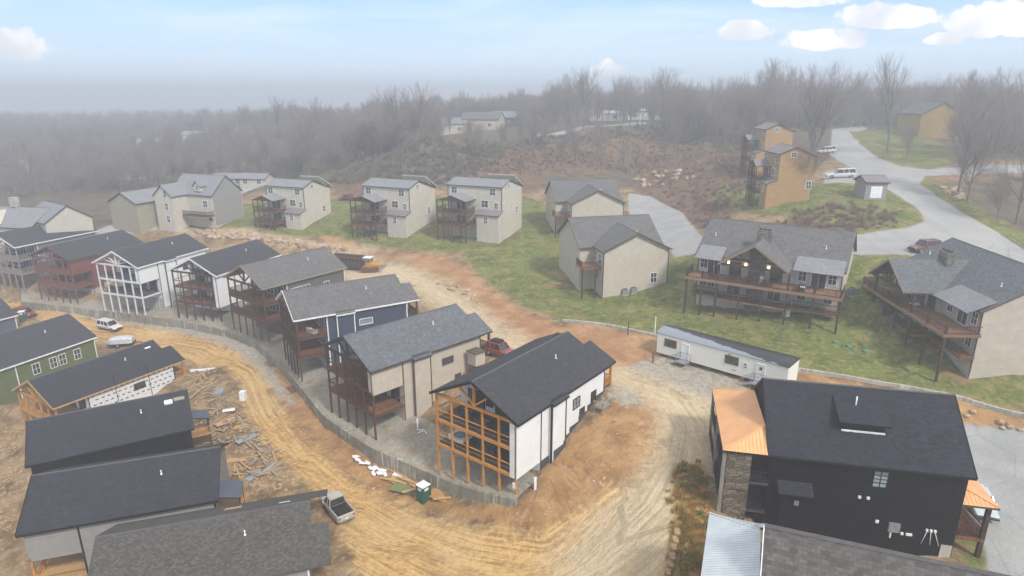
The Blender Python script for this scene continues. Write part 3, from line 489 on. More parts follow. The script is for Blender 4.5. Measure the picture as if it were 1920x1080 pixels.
def slab(mb, a, b, c, d, th=.22, mi=0, edge=1, uvo=(0, 0)):
    """roof plane a-b (eave) c-d (ridge, c above b, d above a); thickness downward"""
    a, b, c, d = map(Vector, (a, b, c, d)); L = (b - a).length; S = (d - a).length; k = (c - d).dot((b - a).normalized()); o = (d - a).dot((b - a).normalized())
    uv = [(0 + uvo[0], 0), (L + uvo[0], 0), (o + k + uvo[0], S), (o + uvo[0], S)]
    mb.face([a, b, c, d], mi, uv); dz = Vector((0, 0, -th)); q = [p + dz for p in (a, b, c, d)]
    mb.face(q[::-1], edge, [(0, 0)] * 4)
    t = [a, b, c, d]
    for i in range(4):
        j = (i + 1) % 4; mb.face([t[i], q[i], q[j], t[j]], edge, [(0, 0)] * 4)
def gable_roof(root, x0, x1, hw, he, rise, mats, name='roof', th=.22, yc=0, notch=None, hl=None, tf=None):
    """ridge along local x; hw = half width to the eave; hl = left half width when lopsided"""
    mb = MB(); mb.tf = tf; hl = hl or hw; zr = he + rise; zl = zr - rise * hl / hw
    slab(mb, (x0, yc - hw, he), (x1, yc - hw, he), (x1, yc, zr), (x0, yc, zr), th)
    slab(mb, (x1, yc + hl, zl), (x0, yc + hl, zl), (x0, yc, zr), (x1, yc, zr), th, uvo=(3.3, 0))
    if notch:
        f, e = notch; yn = yc - hw * (1 - f); zn = he + rise * f
        slab(mb, (x1, yc - hw, he), (x1 + e, yc - hw, he), (x1 + e, yn, zn), (x1, yn, zn), th - .01, uvo=(x1 - x0, 0))
        yn2 = yc + hl * (1 - f); slab(mb, (x1 + e, yc + hl, zl), (x1, yc + hl, zl), (x1, yn2, zn), (x1 + e, yn2, zn), th - .01)
    o = mb.build(name, mats, root)
    mb = MB(); mb.tf = tf; mb.prism([(x0, yc - .16, zr - .05), (x0, yc, zr + .035), (x0, yc + .16, zr - .05)], (x1 - x0, 0, 0)); mb.build('ridge_cap', mats[0] if False else 'ridge_cap', o)
    return o
def wall_prism(root, x0, x1, hw, zb, he, rise, m, name='wall', hl=None, tf=None):
    mb = MB(); mb.tf = tf; hl = hl or hw; zl = he + rise - rise * hl / hw
    mb.prism([(x0, -hw, zb), (x0, hl, zb), (x0, hl, zl), (x0, 0, he + rise), (x0, -hw, he)], (x1 - x0, 0, 0)); return mb.build(name, m, root)
def railing(root, pts, z, m, h=1.0, dense_=True, name='railing', post=.12, sp=.16):
    mb = MB()
    for p, q in zip(pts[:-1], pts[1:]):
        mb.beam((*p, z + h), (*q, z + h), .13, .07)
        if dense_: mb.beam((*p, z + .12), (*q, z + .12), .06, .08)
        L = hypot(q[0] - p[0], q[1] - p[1]); n = max(1, int(L / (sp if dense_ else 99)))
        if dense_:
            for i in range(1, n): x = p[0] + (q[0] - p[0]) * i / n; y = p[1] + (q[1] - p[1]) * i / n; mb.box((x - .025, y - .025, z + .12), (x + .025, y + .025, z + h))
        else: mb.beam((*p, z + h * .5), (*q, z + h * .5), .025, .025)
    return mb.build(name, m, root)
def posts(root, pts, z1, m, w=.22, name='post', zgs=None, base=True):
    """every post its own child, foot on the ground; pts local; root has matrix known"""
    R = Matrix.Translation(root.location) @ Matrix.Rotation(root.rotation_euler[2], 4, 'Z')
    for i, p in enumerate(pts):
        g = R @ Vector((p[0], p[1], 0)); zg = zgs[i] if zgs else G(g.x, g.y); zl = zg - root.location.z
        mb = MB(); mb.box((p[0] - w / 2, p[1] - w / 2, zl - .3), (p[0] + w / 2, p[1] + w / 2, (z1[i] if isinstance(z1, (list, tuple)) else z1)))
        mb.build(name, m, root)
def vent(root, x, y, z):
    mb = MB(); mb.tube((x, y, z - .3), (x, y, z + .3), .05, .05, 8); mb.tube((x, y, z + .3), (x, y, z + .36), .075, .075, 8); mb.tube((x, y, z - .1), (x, y, z), .15, .07, 8); mb.build('roof_vent', 'white_plastic', root)

CAB = {}
def cabin(key, label, x, y, ze, yaw, L, rise, W=11.5, zb=1.8, sid='siding_white', roof='shingle_charcoal', post='brown_stain', trim='trim_dark', fasc='trim_dark', side='full', rail='bars', zp=(2.3, 2.3), ext=True, bumpout=True, wins=(), deck='deck_grey', group=None, du=4.6, found=None, cb=None, back=True, inner=None, lowopen=False, deckm=None):
    yaw = radians(yaw) if abs(yaw) > 6.3 else yaw
    root = thing('cabin', label, 'cabin', (x, y, zb), yaw, group); CAB[key] = root; he = ze - zb; hw = W / 2 - .4; x1 = L - .4; s = rise / (W / 2)
    hew = he + .4 * s - .24   # wall top under the roof slab
    gr = rise * hw / (W / 2)
    wall_prism(root, du, x1, hw, -2, hew, gr, sid)
    gable_roof(root, 0, L, W / 2, he, rise, [roof, fasc], notch=(.62, 1.5) if ext else None)
    mb = MB()   # fascia boards along the front rakes
    for sg in (-1, 1): mb.beam((-.03, sg * W / 2, he - .1), (-.03, 0, he + rise - .1), .06, .28)
    mb.beam((0, -W / 2 - .03, he - .12), (L, -W / 2 - .03, he - .12), .06, .2); mb.build('fascia', fasc, root)
    vent(root, L * .68, -hw * .38, he + rise * .66)
    # front frame
    fx = .45; ys = [(-hw + .15) + (2 * hw - .3) * i / 5 for i in range(6)]; d1, d2 = he - 2.95, he - 5.85
    zg = [zp[1] + (zp[0] - zp[1]) * i / 5 for i in range(6)]
    posts(root, [(fx, yy) for yy in ys], he - .25, post, .2, zgs=zg)
    mb = MB(); mb.beam((fx, -hw, he - .18), (fx, hw, he - .18), .2, .3); mb.build('beam', post, root)
    for dz in (d1, d2):
        mb = MB()
        mb.beam((fx - .04, -hw + (.85 if side == 'full' else 0), dz - .18), (fx - .04, hw, dz - .18), .16, .34); mb.beam((fx, hw, dz - .18), (du, hw, dz - .18), .12, .3); (None if side == 'full' or (side == 'upper' and dz == d1) else mb.beam((fx, -hw, dz - .18), (du, -hw, dz - .18), .12, .3)); mb.build('beam', post, root)
        mb = MB(); mb.box((fx + .1, -hw + .1, dz - .12), (du - .01, hw - .1, dz)); mb.build('deck_floor', deckm or deck, root)
        rp = [(du, hw), (fx, hw), (fx, -hw + .02)]
        if dz == d2 and side != 'full' or side == 'open': rp.append((du, -hw + .02))
        if rail != 'open': railing(root, rp, dz, post, 1.0, rail == 'dense')
        if rail == 'open': mb = MB(); mb.box((fx + 1.2, -hw + .3, dz), (fx + 1.3, hw - .1, dz + 1.0)); mb.build('privacy_panel', 'dark_grey', root)
    mb = MB()   # truss fan in the gable
    mb.beam((fx, 0, he), (fx, 0, he + gr - .3), .24)
    for sg in (-1, 1):
        mb.beam((fx, .05 * sg, he + .1), (fx, sg * hw * .38, he + gr * .60), .18); (mb.beam((fx, .1 * sg, he + .1), (fx, sg * hw * .62, he + gr * .34), .13) if rail == 'open' else None)
        mb.beam((fx, sg * hw, he - .05), (fx, 0, he + gr - .12), .16, .2)
    mb.build('truss', post, root)
    # side screen
    if side in ('full', 'upper'):
        zlo = (d2 - .35) if side == 'full' else (d1 - .35); mb = MB(); mb.box((fx - .1, -hw, zlo), (du + .02, -hw + .18, hew - .02)); mb.box((fx - .1, -hw + .18, zlo), (fx + .05, -hw + .85, hew - .02)); mb.build('side_screen', sid, root)
    # front openings
    D = (du, x1, hw)
    for dz in (d1, d2):
        for a, w in ((-3.6, 1.7), (-.6, 1.9), (3.0, 2.2)): window(root, 'F', D, a, dz + .1, w, 2.1, 'trim_black' if trim != 'trim_white' else trim, 'glass_dark', (1, 0))
        window(root, 'F', D, 1.2, dz + 1.0, .8, 1.0, trim)


    # corner boards, bump-out and downspouts on the visible long side
    cb = cb or trim
    for xx in (du + .02, x1 - .16):
        mb = MB(); mb.box((xx, -hw - .03, -1.5), (xx + .16, -hw + .05, hew - .02)); mb.build('corner_board', cb, root)
    if bumpout:
        bx0, bx1 = du + 1.5, du + 3.9; mb = MB(); mb.box((bx0, -hw - .42, -1.5), (bx1, -hw + .1, he - .14)); bo = mb.build('chimney_chase', sid, root)
        for xx in (bx0 - .14, bx1): mb = MB(); mb.box((xx, -hw - .48, -1.5), (xx + .14, -hw - .28, he - .1)); mb.build('downspout', cb, bo)
        mb = MB(); slab(mb, (bx0 - .2, -W / 2 - .35, he - .35 * s), (bx1 + .2, -W / 2 - .35, he - .35 * s), (bx1 + .2, -W / 2 + .3, he + .3 * s), (bx0 - .2, -W / 2 + .3, he + .3 * s), .2); mb.build('chase_roof', [roof, fasc], bo)
    for w_ in wins: window(root, 'R', D, *w_[:4], frame=trim, mull=w_[4] if len(w_) > 4 else (1, 1), pane=w_[5] if len(w_) > 5 else 'glass_dark')
    R_ = Matrix.Translation(root.location) @ Matrix.Rotation(yaw, 4, 'Z')
    if found:
        mb = MB(); n = 7
        for i in range(n):
            a0 = du + (x1 - du) * i / n; a1 = du + (x1 - du) * (i + 1) / n; g = R_ @ Vector(((a0 + a1) / 2, -hw - .4, 0)); zt = G(g.x, g.y) - zb + (.8 if i < 2 else .4); mb.box((a0, -hw - .06, -3), (a1, -hw + .02, zt))
            if bumpout and 1 <= i <= 2: mb.box((max(a0, du + 1.4), -hw - .5, -3), (min(a1, du + 4), -hw - .06, zt - .01))
        mb.box((du - .06, -hw - .02, -3), (du + .1, hw, d2 - .9 if False else min(d2 - .6, 2.4))); mb.build('foundation', found, root)
    if ext and back:
        R2 = [(x1 + 1.6, -hw + .1), (x1 + 1.6, -hw + 3.2)]; posts(root, R2, [he - .15, he + rise * .5], post, .26)
        zf = he - 2.75; mb = MB(); mb.box((x1, -hw + .1, zf - .2), (x1 + 1.7, hw * .2, zf)); mb.build('porch_floor', deck, root)
        railing(root, [(x1 + .1, -hw + .12), (x1 + 1.6, -hw + .12), (x1 + 1.6, -hw + 3.2)], zf, post, 1.0, True)
    return root
GU = 'cabins with tall front decks behind the curved retaining wall'; GL = 'cabins of the lower row left of the dirt road'
t1 = cabin('T1', 'white cabin with bright orange timber deck frame and charcoal roof, nearest the road bend', -4.01, 56.99, 12.4, 52.45, 17.4, 2.85, post='cedar', sid='siding_white', zp=(2.35, 4.3), zb=2.3, fasc='trim_black', cb='trim_black', trim='trim_black', found='dark_grey', du=4.3, group=GU, roof='shingle_charcoal',
    wins=((11.0, 7.3, 1.25, 1.1, (1, 1), 'glass_mid'), (12.2, 5.1, .9, 1.6), (14.6, 6.4, .95, 1.4)))
cabin('T2', 'beige cabin with brown decks and slate roof, between the orange framed and navy cabins', -20.28, 71.6, 11.44, 44.5, 17.66, 2.9, sid='siding_beige', roof='shingle_slate', post='brown_stain', side='upper', rail='bars', zp=(1.6, 2.1), zb=1.6, group=GU, du=4.6, deckm='deck_brown', trim='trim_brown',
    wins=((11.6, 7.3, 1.7, .8, (1, 0)), (13.2, 3.6, .9, 1.7, (0, 1)), (15.9, 4.0, .9, 1.6, (0, 1))))
cabin('T3', 'navy cabin with white trim and grey roof behind brown deck posts', -33.31, 88.62, 11.9, 31.1, 17.36, 2.89, sid='siding_navy', roof='shingle_grey', post='brown_stain', trim='trim_white', fasc='trim_white', side='open', rail='dense', zp=(1.8, 2.6), zb=1.8, group=GU, deckm='deck_brown', found='concrete_pale',
    wins=((10.4, 7.6, 1.9, .8, (0, 0), 'glass_mid'), (13.2, 5.6, 1.0, .3, (0, 0), 'trim_white')))
cabin('T4', 'dark grey cabin with closed brown deck railings, left of the navy cabin', -44.25, 100.61, 12.4, 52.8, 16.9, 2.97, sid='siding_darkgrey', roof='shingle_grey', post='brown_stain', trim='trim_white', fasc='soffit', side='open', rail='dense', zp=(3.2, 3.3), zb=2.2, group=GU, bumpout=False, ext=False, deckm='deck_brown',
    wins=((12.5, 6.9, 1.0, 1.6), (7.2, 7.1, 3.6, 1.7, (4, 0))))
cabin('T5', 'white cabin with dark brown deck posts and tall white side screen', -58.49, 112.49, 10.75, 69.4, 17.4, 2.75, sid='siding_white', roof='shingle_charcoal', post='dark_stain', trim='trim_dark', fasc='trim_white', side='full', rail='bars', zp=(1.6, 1.8), zb=1.4, group=GU, bumpout=False, ext=False, deckm='deck_brown')
cabin('T6', 'white cabin whose open deck frame and truss are painted white', -74.44, 115.85, 11.38, 70.2, 17.2, 2.67, sid='siding_white', roof='shingle_charcoal', post='white_wood', trim='trim_dark', fasc='trim_white', side='upper', rail='open', zp=(1.9, 2.2), zb=1.6, group=GU, ext=False, found='concrete_pale', cb='trim_dark',
    wins=((11, 6.7, 1.1, .9),))
cabin('T7', 'red brown cabin with red stained decks, left of the white framed cabin', -93.15, 124.79, 10.5, 70.5, 17.36, 2.46, sid='siding_red', roof='shingle_charcoal', post='redwood', trim='trim_brown', fasc='trim_brown', side='upper', rail='dense', zp=(.9, 1.1), zb=.8, group=GU, ext=False, bumpout=True, deckm='deck_brown', found='concrete_pale')
cabin('T8', 'grey cabin with white corner post at the far left end of the row', -108.5, 131.5, 11.6, 68.5, 18.5, 2.5, sid='siding_greyblue', roof='shingle_charcoal', post='grey_wood', trim='trim_white', fasc='trim_white', side='open', rail='dense', zp=(2.5, 2.5), zb=2.0, group=GU, ext=False, bumpout=False)
# lower row, fronts far down the slope on the left
cabin('L1', 'navy cabin at the left edge, cut by the frame, with white eave board', -108.2, 102.8, 1.5, 62.0, 18, 2.8, zb=-7, sid='siding_bluegrey', roof='shingle_charcoal', trim='trim_white', fasc='trim_white', zp=(-6, -6), group=GL, ext=False, bumpout=False)
cabin('L2', 'green cabin with white framed windows and white eave board', -86.27, 91.44, 1.2, 66.5, 18, 3.37, W=13.5, zb=-7.2, sid='siding_green', roof='shingle_charcoal', trim='trim_white', fasc='trim_white', zp=(-6.5, -6.5), group=GL, ext=False, bumpout=False, cb='trim_white', post='white_wood',
    wins=((7.6, 5.6, 1.0, 1.7), (10.3, 5.6, 1.0, 1.7), (11.8, 5.6, 1.0, 1.7), (14.3, 5.6, 1.0, 1.7)), rail='dense')
t = cabin('L3', 'unfinished cabin in white house wrap with raw orange lumber deck frame', -67.62, 81.69, .91, 59.7, 18.08, 2.86, zb=-7.4, sid='wrap', roof='shingle_dark', trim='trim_dark', fasc='lumber', post='cedar', zp=(-6.8, -6.3), group=GL, bumpout=False, deckm='osb', side='open', wins=((12.0, 6.3, 1.6, .9),))
cabin('L4', 'black walled cabin with charcoal roof in the middle of the lower row', -55.23, 65.31, 3.66, 30.0, 16.5, 2.77, zb=-6.4, sid='siding_black', roof='shingle_dark', trim='trim_black', fasc='trim_black', post='dark_stain', zp=(-6.2, -6.2), group=GL, ext=False, bumpout=False, side='upper')
cabin('L5', 'grey sided cabin with charcoal roof and an opening below its front corner', -46.88, 54.51, 3.65, 18.5, 16.96, 2.75, zb=-6.6, sid='siding_taupe', roof='shingle_dark', trim='trim_black', fasc='trim_black', post='cedar', zp=(-6.2, -6.2), group=GL, ext=False, bumpout=False, side='upper', deckm='osb')
cabin('L6', 'cabin under a mottled brown grey roof along the bottom edge, beside the pickup', -35.94, 46.72, 2.58, 17.0, 17.7, 2.8, zb=-6.6, sid='siding_taupe', roof='shingle_mottled', trim='trim_white', fasc='ridge_cap', post='brown_stain', zp=(-6.2, -6.2), group=GL, ext=True, bumpout=False, side='upper', back=False)

def hot_tub(root, x, y, z, label):
    R = Matrix.Translation(root.location) @ Matrix.Rotation(root.rotation_euler[2], 4, 'Z'); p = R @ Vector((x, y, z))
    t = thing('hot_tub', label, 'hot tub', p, root.rotation_euler[2])
    mb = MB(); mb.box((-1, -1, 0), (1, 1, .6)); mb.build('cabinet', 'dark_grey', t)
    mb = MB(); n = 20
    for i in range(n):
        a, b = 2 * pi * i / n, 2 * pi * (i + 1) / n; f = lambda q, r: (max(-1.08, min(1.08, r * 1.3 * cos(q))), max(-1.08, min(1.08, r * 1.3 * sin(q))))
        o1, o2, i1, i2 = f(a, 1), f(b, 1), (.75 * cos(a), .75 * sin(a)), (.75 * cos(b), .75 * sin(b))
        mb.face([(*o1, .9), (*o2, .9), (*i2, .9), (*i1, .9)]); mb.face([(*o1, .58), (*o2, .58), (*o2, .9), (*o1, .9)]); mb.face([(*i1, .9), (*i2, .9), (*i2, .7), (*i1, .7)])
    mb.build('shell', 'tub_shell', t); mb = MB(); mb.tube((0, 0, .76), (0, 0, .78), .76, .76, 20); mb.build('water', 'water_tub', t)
def furniture(root, x, y, z, rz, label, kind='sofa', m='dark_grey', group=None):
    R = Matrix.Translation(root.location) @ Matrix.Rotation(root.rotation_euler[2], 4, 'Z'); p = R @ Vector((x, y, z))
    t = thing('outdoor_' + kind, label, kind, p, root.rotation_euler[2] + rz, group)
    if kind == 'sofa':
        mb = MB(); mb.box((-.4, -.9, .12), (.4, .9, .4)); mb.build('base', m, t); mb = MB(); mb.box((-.42, -.9, .4), (-.22, .9, .85)); mb.build('backrest', m, t); mb = MB(); mb.box((-.22, -.75, .4), (.4, .75, .52)); mb.build('cushion', 'cushion', t)
        for s_ in (-1, 1): mb = MB(); mb.box((-.22, s_ * .76, .4), (.4, s_ * .92, .62)); mb.build('armrest', m, t)
    elif kind == 'chair':
        mb = MB(); mb.box((-.28, -.28, .36), (.28, .28, .44)); mb.build('seat', m, t); mb = MB(); mb.beam((-.26, 0, .42), (-.42, 0, 1.05), .5, .06, up=(1, 0, 0)); mb.build('backrest', m, t)
        for a in (-.24, .24):
            for b in (-.24, .24): mb = MB(); mb.box((a - .03, b - .03, 0), (a + .03, b + .03, .36)); mb.build('leg', m, t)
    else:
        mb = MB(); mb.tube((0, 0, .68), (0, 0, .73), .6, .6, 16); mb.build('tabletop', m, t)
        mb = MB(); mb.tube((0, 0, 0), (0, 0, .68), .06, .06, 8); mb.tube((0, 0, 0), (0, 0, .04), .3, .3, 12); mb.build('pedestal', m, t)
c = CAB['T1']; h1 = 10.1 - 2.95; h2 = 10.1 - 5.85
hot_tub(c, 1.9, 3.3, h2, 'pale hot tub with teal water on the lower deck of the orange framed cabin')
furniture(c, 2.6, 3.0, h1, 0, 'dark sofa on the upper deck of the orange framed cabin, at its open end'); furniture(c, 2.3, -.2, h2, 0, 'dark sofa on the lower deck beside the hot tub'); furniture(c, 2.2, -3.2, h1, 0, 'round dark table on the upper deck by the white screen', 'table', 'vinyl_black')
furniture(c, 2.0, .3, h1, 0, 'dark sofa in the middle of the upper deck of the orange framed cabin')
c = CAB['T3']; furniture(c, 2.8, -4.0, 11.9 - 1.8 - 2.95, .3, 'pale cushioned sofa on the upper deck of the navy cabin', 'sofa', 'white_plastic')

# ---------------------------------------------------------------- black house with the copper porch
ze, W = 13.54, 12.0; zb = 6.2; he = ze - zb; L = 15.23; rise = 4.24; yaw = radians(-12.5)
r = thing('house', 'black house with charcoal roof, copper porch roof and stone chimney beside the gravel road', 'house', (22.44, 52.32, zb), yaw)
s = rise / 6; hw = 5.65; hew = he + .35 * s - .24
wall_prism(r, .3, L - .35, hw, -3.5, hew, hw * s, 'siding_black'); gable_roof(r, 0, L, 6, he, rise, ['shingle_midnight', 'trim_black'])
mb = MB()
for sg in (-1, 1): mb.beam((-.03, sg * 6, he - .1), (-.03, 0, he + rise - .1), .06, .25); mb.beam((L + .03, sg * 6, he - .1), (L + .03, 0, he + rise - .1), .06, .25)
mb.beam((0, -6.04, he - .12), (L, -6.04, he - .12), .08, .16); mb.build('fascia', 'trim_black', r)
def hip_porch(r, x0, x1, y0, y1, z0, h, m, inset, name='porch_roof', sgn=1):
    """x0 outer edge, x1 at the wall; corners hipped inward by inset"""
    mb = MB(); A, B, C_, D_ = (x0, y0, z0), (x0, y1, z0), (x1, y1 - inset, z0 + h), (x1, y0 + inset, z0 + h); w = hypot(x1 - x0, h)
    mb.face([B, A, D_, C_], 0, [(0, 0), (y1 - y0, 0), (y1 - y0 - inset, w), (inset, w)])
    mb.face([A, (x1, y0, z0), D_], 0, [(0, 0), (abs(x1 - x0), 0), (abs(x1 - x0), w)]); mb.face([(x1, y1, z0), B, C_], 0, [(0, 0), (abs(x1 - x0), 0), (0, w)])
    mb.face([(x0, y0, z0 - .18), (x0, y1, z0 - .18), (x1, y1, z0 - .18), (x1, y0, z0 - .18)], 1)
    for p, q in (((x0, y0), (x0, y1)), ((x0, y0), (x1, y0)), ((x0, y1), (x1, y1))): mb.face([(*p, z0), (*q, z0), (*q, z0 - .18), (*p, z0 - .18)], 1)
    o = mb.build(name, m, r)
    for e_, c_ in ((y0, D_), (y1, C_)): mb = MB(); mb.beam((x0, e_, z0 + .03), c_, .12, .06); mb.build('hip_cap', m[0], o)
    return o
hip_porch(r, -3.6, -.02, -6.05, 6.05, he + .02, 1.35, ['copper_roof', 'trim_black'], 2.6)
mb = MB(); mb.box((-3.2, -5.9, -3), (-1.25, -4.9, he - .2)); mb.build('chimney', 'stone_brown', r)
posts(r, [(-3.4, -5.75), (-3.4, 0), (-3.4, 5.75)], he - .16, 'grey_wood', .3)
for dz in (he - 2.8, he - 5.5):
    mb = MB(); mb.box((-3.4, -5.8, dz - .22), (.3, 5.8, dz)); mb.build('deck_floor', 'dark_grey', r)
    railing(r, [(-1.2, -5.75), (.25, -5.75)], dz, 'trim_black'); railing(r, [(-3.4, -5.7), (-3.4, 5.7)], dz, 'trim_black')
D = (.3, L - .35, hw)
window(r, 'R', D, 8.7, he - 1.95, 1.0, 1.4, 'trim_black', 'pane_pale', (1, 3)); 
for a in (7.4, 8.05): mb = MB(); mb.box((a - .11, -hw - .12, he - 3.2), (a + .11, -hw + .02, he - 2.98)); mb.build('wall_vent', 'white_plastic', r)
mb = MB(); mb.box((8.9, -hw - .1, he - 5.3), (9.15, -hw + .02, he - 5.05)); mb.build('wall_vent', 'white_plastic', r)
o = mb = MB(); mb.box((9.9, -hw - .22, he - 5.9), (10.75, -hw + .02, he - 5.1)); o = mb.build('meter_box', 'grey_metal', r)
mb = MB(); mb.box((10.1, -hw - .16, he - 6.5), (10.2, -hw + .02, he - 5.9)); mb.box((10.9, -hw - .14, he - 6.1), (11.1, -hw + .02, he - 5.9)); mb.box((11.3, -hw - .14, he - 6.1), (11.75, -hw + .02, he - 5.92)); mb.build('conduit', 'white_plastic', o)
for i, a in enumerate((12.75, 13.05, 13.35)):
    mb = MB(); mb.box((a - .08, -hw - .16, he - 5.5), (a + .08, -hw + .02, he - 5.3)); o = mb.build('wall_outlet', 'white_plastic', r)
    mb = MB(); mb.tube((a, -hw - .1, he - 5.5), (a + (-.25, .1, .45)[i], -hw - .12, he - 6.7), .025, .025, 5); mb.build('cable', 'white_plastic', o)
mb = MB(); mb.box((14.0, -hw - .05, -2), (L - .42, -hw + .02, .75)); mb.build('foundation', 'concrete_pale', r)
mb = MB(); mb.box((1.3, -hw - .75, -3.5), (3.4, -hw + .02, he - 2.9)); o = mb.build('chimney_chase', 'siding_black', r)
mb = MB(); slab(mb, (1.0, -hw - 1.1, he - 3.0), (3.7, -hw - 1.1, he - 3.0), (3.7, -hw + .05, he - 2.35), (1.0, -hw + .05, he - 2.35), .12); mb.build('hood', ['shingle_midnight', 'trim_black'], o)
mb = MB(); mb.box((2.35, -hw - .85, he - 4.1), (2.7, -hw - .73, he - 3.7)); mb.build('flue_vent', 'grey_metal', o)
# dormer box on the near slope
zr = lambda y: he + rise * (1 - abs(y) / 6)
mb = MB(); x0, x1 = 5.9, 9.1; yf = -3.6; zt = zr(yf) + .95
mb.prism([(x0, yf, zr(yf) - .3), (x0, yf, zt - .1), (x0, -1.3, zr(-1.3) + .02), (x0, -1.3, zr(-1.3) - .5)], (x1 - x0, 0, 0)); o = mb.build('dormer', 'siding_black', r)
mb = MB(); slab(mb, (x0 - .35, yf - .4, zt - .02), (x1 + .35, yf - .4, zt - .02), (x1 + .35, -.9, zr(-.9) + .06), (x0 - .35, -.9, zr(-.9) + .06), .14); mb.build('roof', ['shingle_midnight', 'trim_black'], o)
mb = MB(); mb.box((x0 - .05, yf - .16, zr(yf) + .02), (x1 + .05, yf - .02, zr(yf) + .14)); mb.build('flashing', 'trim_white', o)
mb = MB(); mb.tube((7.2, -1.9, zr(-1.9)), (7.2, -1.9, zr(-1.9) + 1.2), .06, .06, 8); mb.tube((7.2, -1.9, zr(-1.9) + .1), (7.2, -1.9, zr(-1.9) + .3), .2, .08, 8); mb.build('vent_pipe', 'white_plastic', o)
# rear porch
hip_porch(r, L + 2.3, L - .37, -5.6, 5.6, he - 2.7, .8, ['copper_roof', 'trim_brown'], 2.0, 'rear_porch_roof')
posts(r, [(L + 1.8, -5.1), (L + 1.8, 0), (L + 1.8, 5.1)], he - 2.9, 'dark_stain', .32)
mb = MB(); mb.box((L - .34, -5.3, 1.2), (L + 1.9, 5.3, 1.42)); mb.build('deck_floor', 'deck_brown', r); railing(r, [(L - .3, -5.1), (L + 1.8, -5.1), (L + 1.8, 5.1)], 1.42, 'dark_stain')
mb = MB(); mb.beam((L - .3, -5.1, he - 3.0), (L + 1.6, -5.1, he - 4.8), .09); mb.build('brace', 'grey_wood', r)
# ---------------------------------------------------------------- house with brown shingles at the bottom right
ze = 12.4; zb = 6.0; he = ze - zb; L = 13.2; rise = 3.63; W = 10.3; yaw = radians(-20.8)
r = thing('house', 'house with speckled brown shingle roof and pale metal porch roof at the bottom edge', 'house', (15.94, 34.31, zb), yaw)
s = rise / 5.15; hw = 4.8; wall_prism(r, .3, L - .35, hw, -2, he + .35 * s - .24, hw * s, 'siding_darkgrey'); gable_roof(r, 0, L, 5.15, he, rise, ['shingle_brown', 'trim_white'])
hip_porch(r, -3.45, -.02, -5.2, 5.2, he + .02, 1.2, ['silver_roof', 'trim_white'], 2.4); posts(r, [(-3.2, -4.9), (-3.2, 0), (-3.2, 4.9)], he - .16, 'grey_wood', .26)
mb = MB(); mb.beam((-.03, 5.15, he - .1), (-.03, 0, he + rise - .1), .06, .25); mb.beam((-.03, -5.15, he - .1), (-.03, 0, he + rise - .1), .06, .25); mb.build('fascia', 'trim_white', r)
mb = MB(); mb.prism([(0, -.2, he + rise - .07), (0, 0, he + rise + .1), (0, .2, he + rise - .07)], (L, 0, 0)); mb.build('ridge_vent', 'ridge_cap', r)
mb = MB(); mb.box((-3.3, -5, .8), (.3, 5, 1.0)); mb.build('deck_floor', 'deck_grey', r); window(r, 'F', (.3, L - .35, hw), 1, 1.6, 1.6, 1.5)
for yy in (-2.5,): door(r, 'F', (.3, L - .35, hw), yy, 1.0)

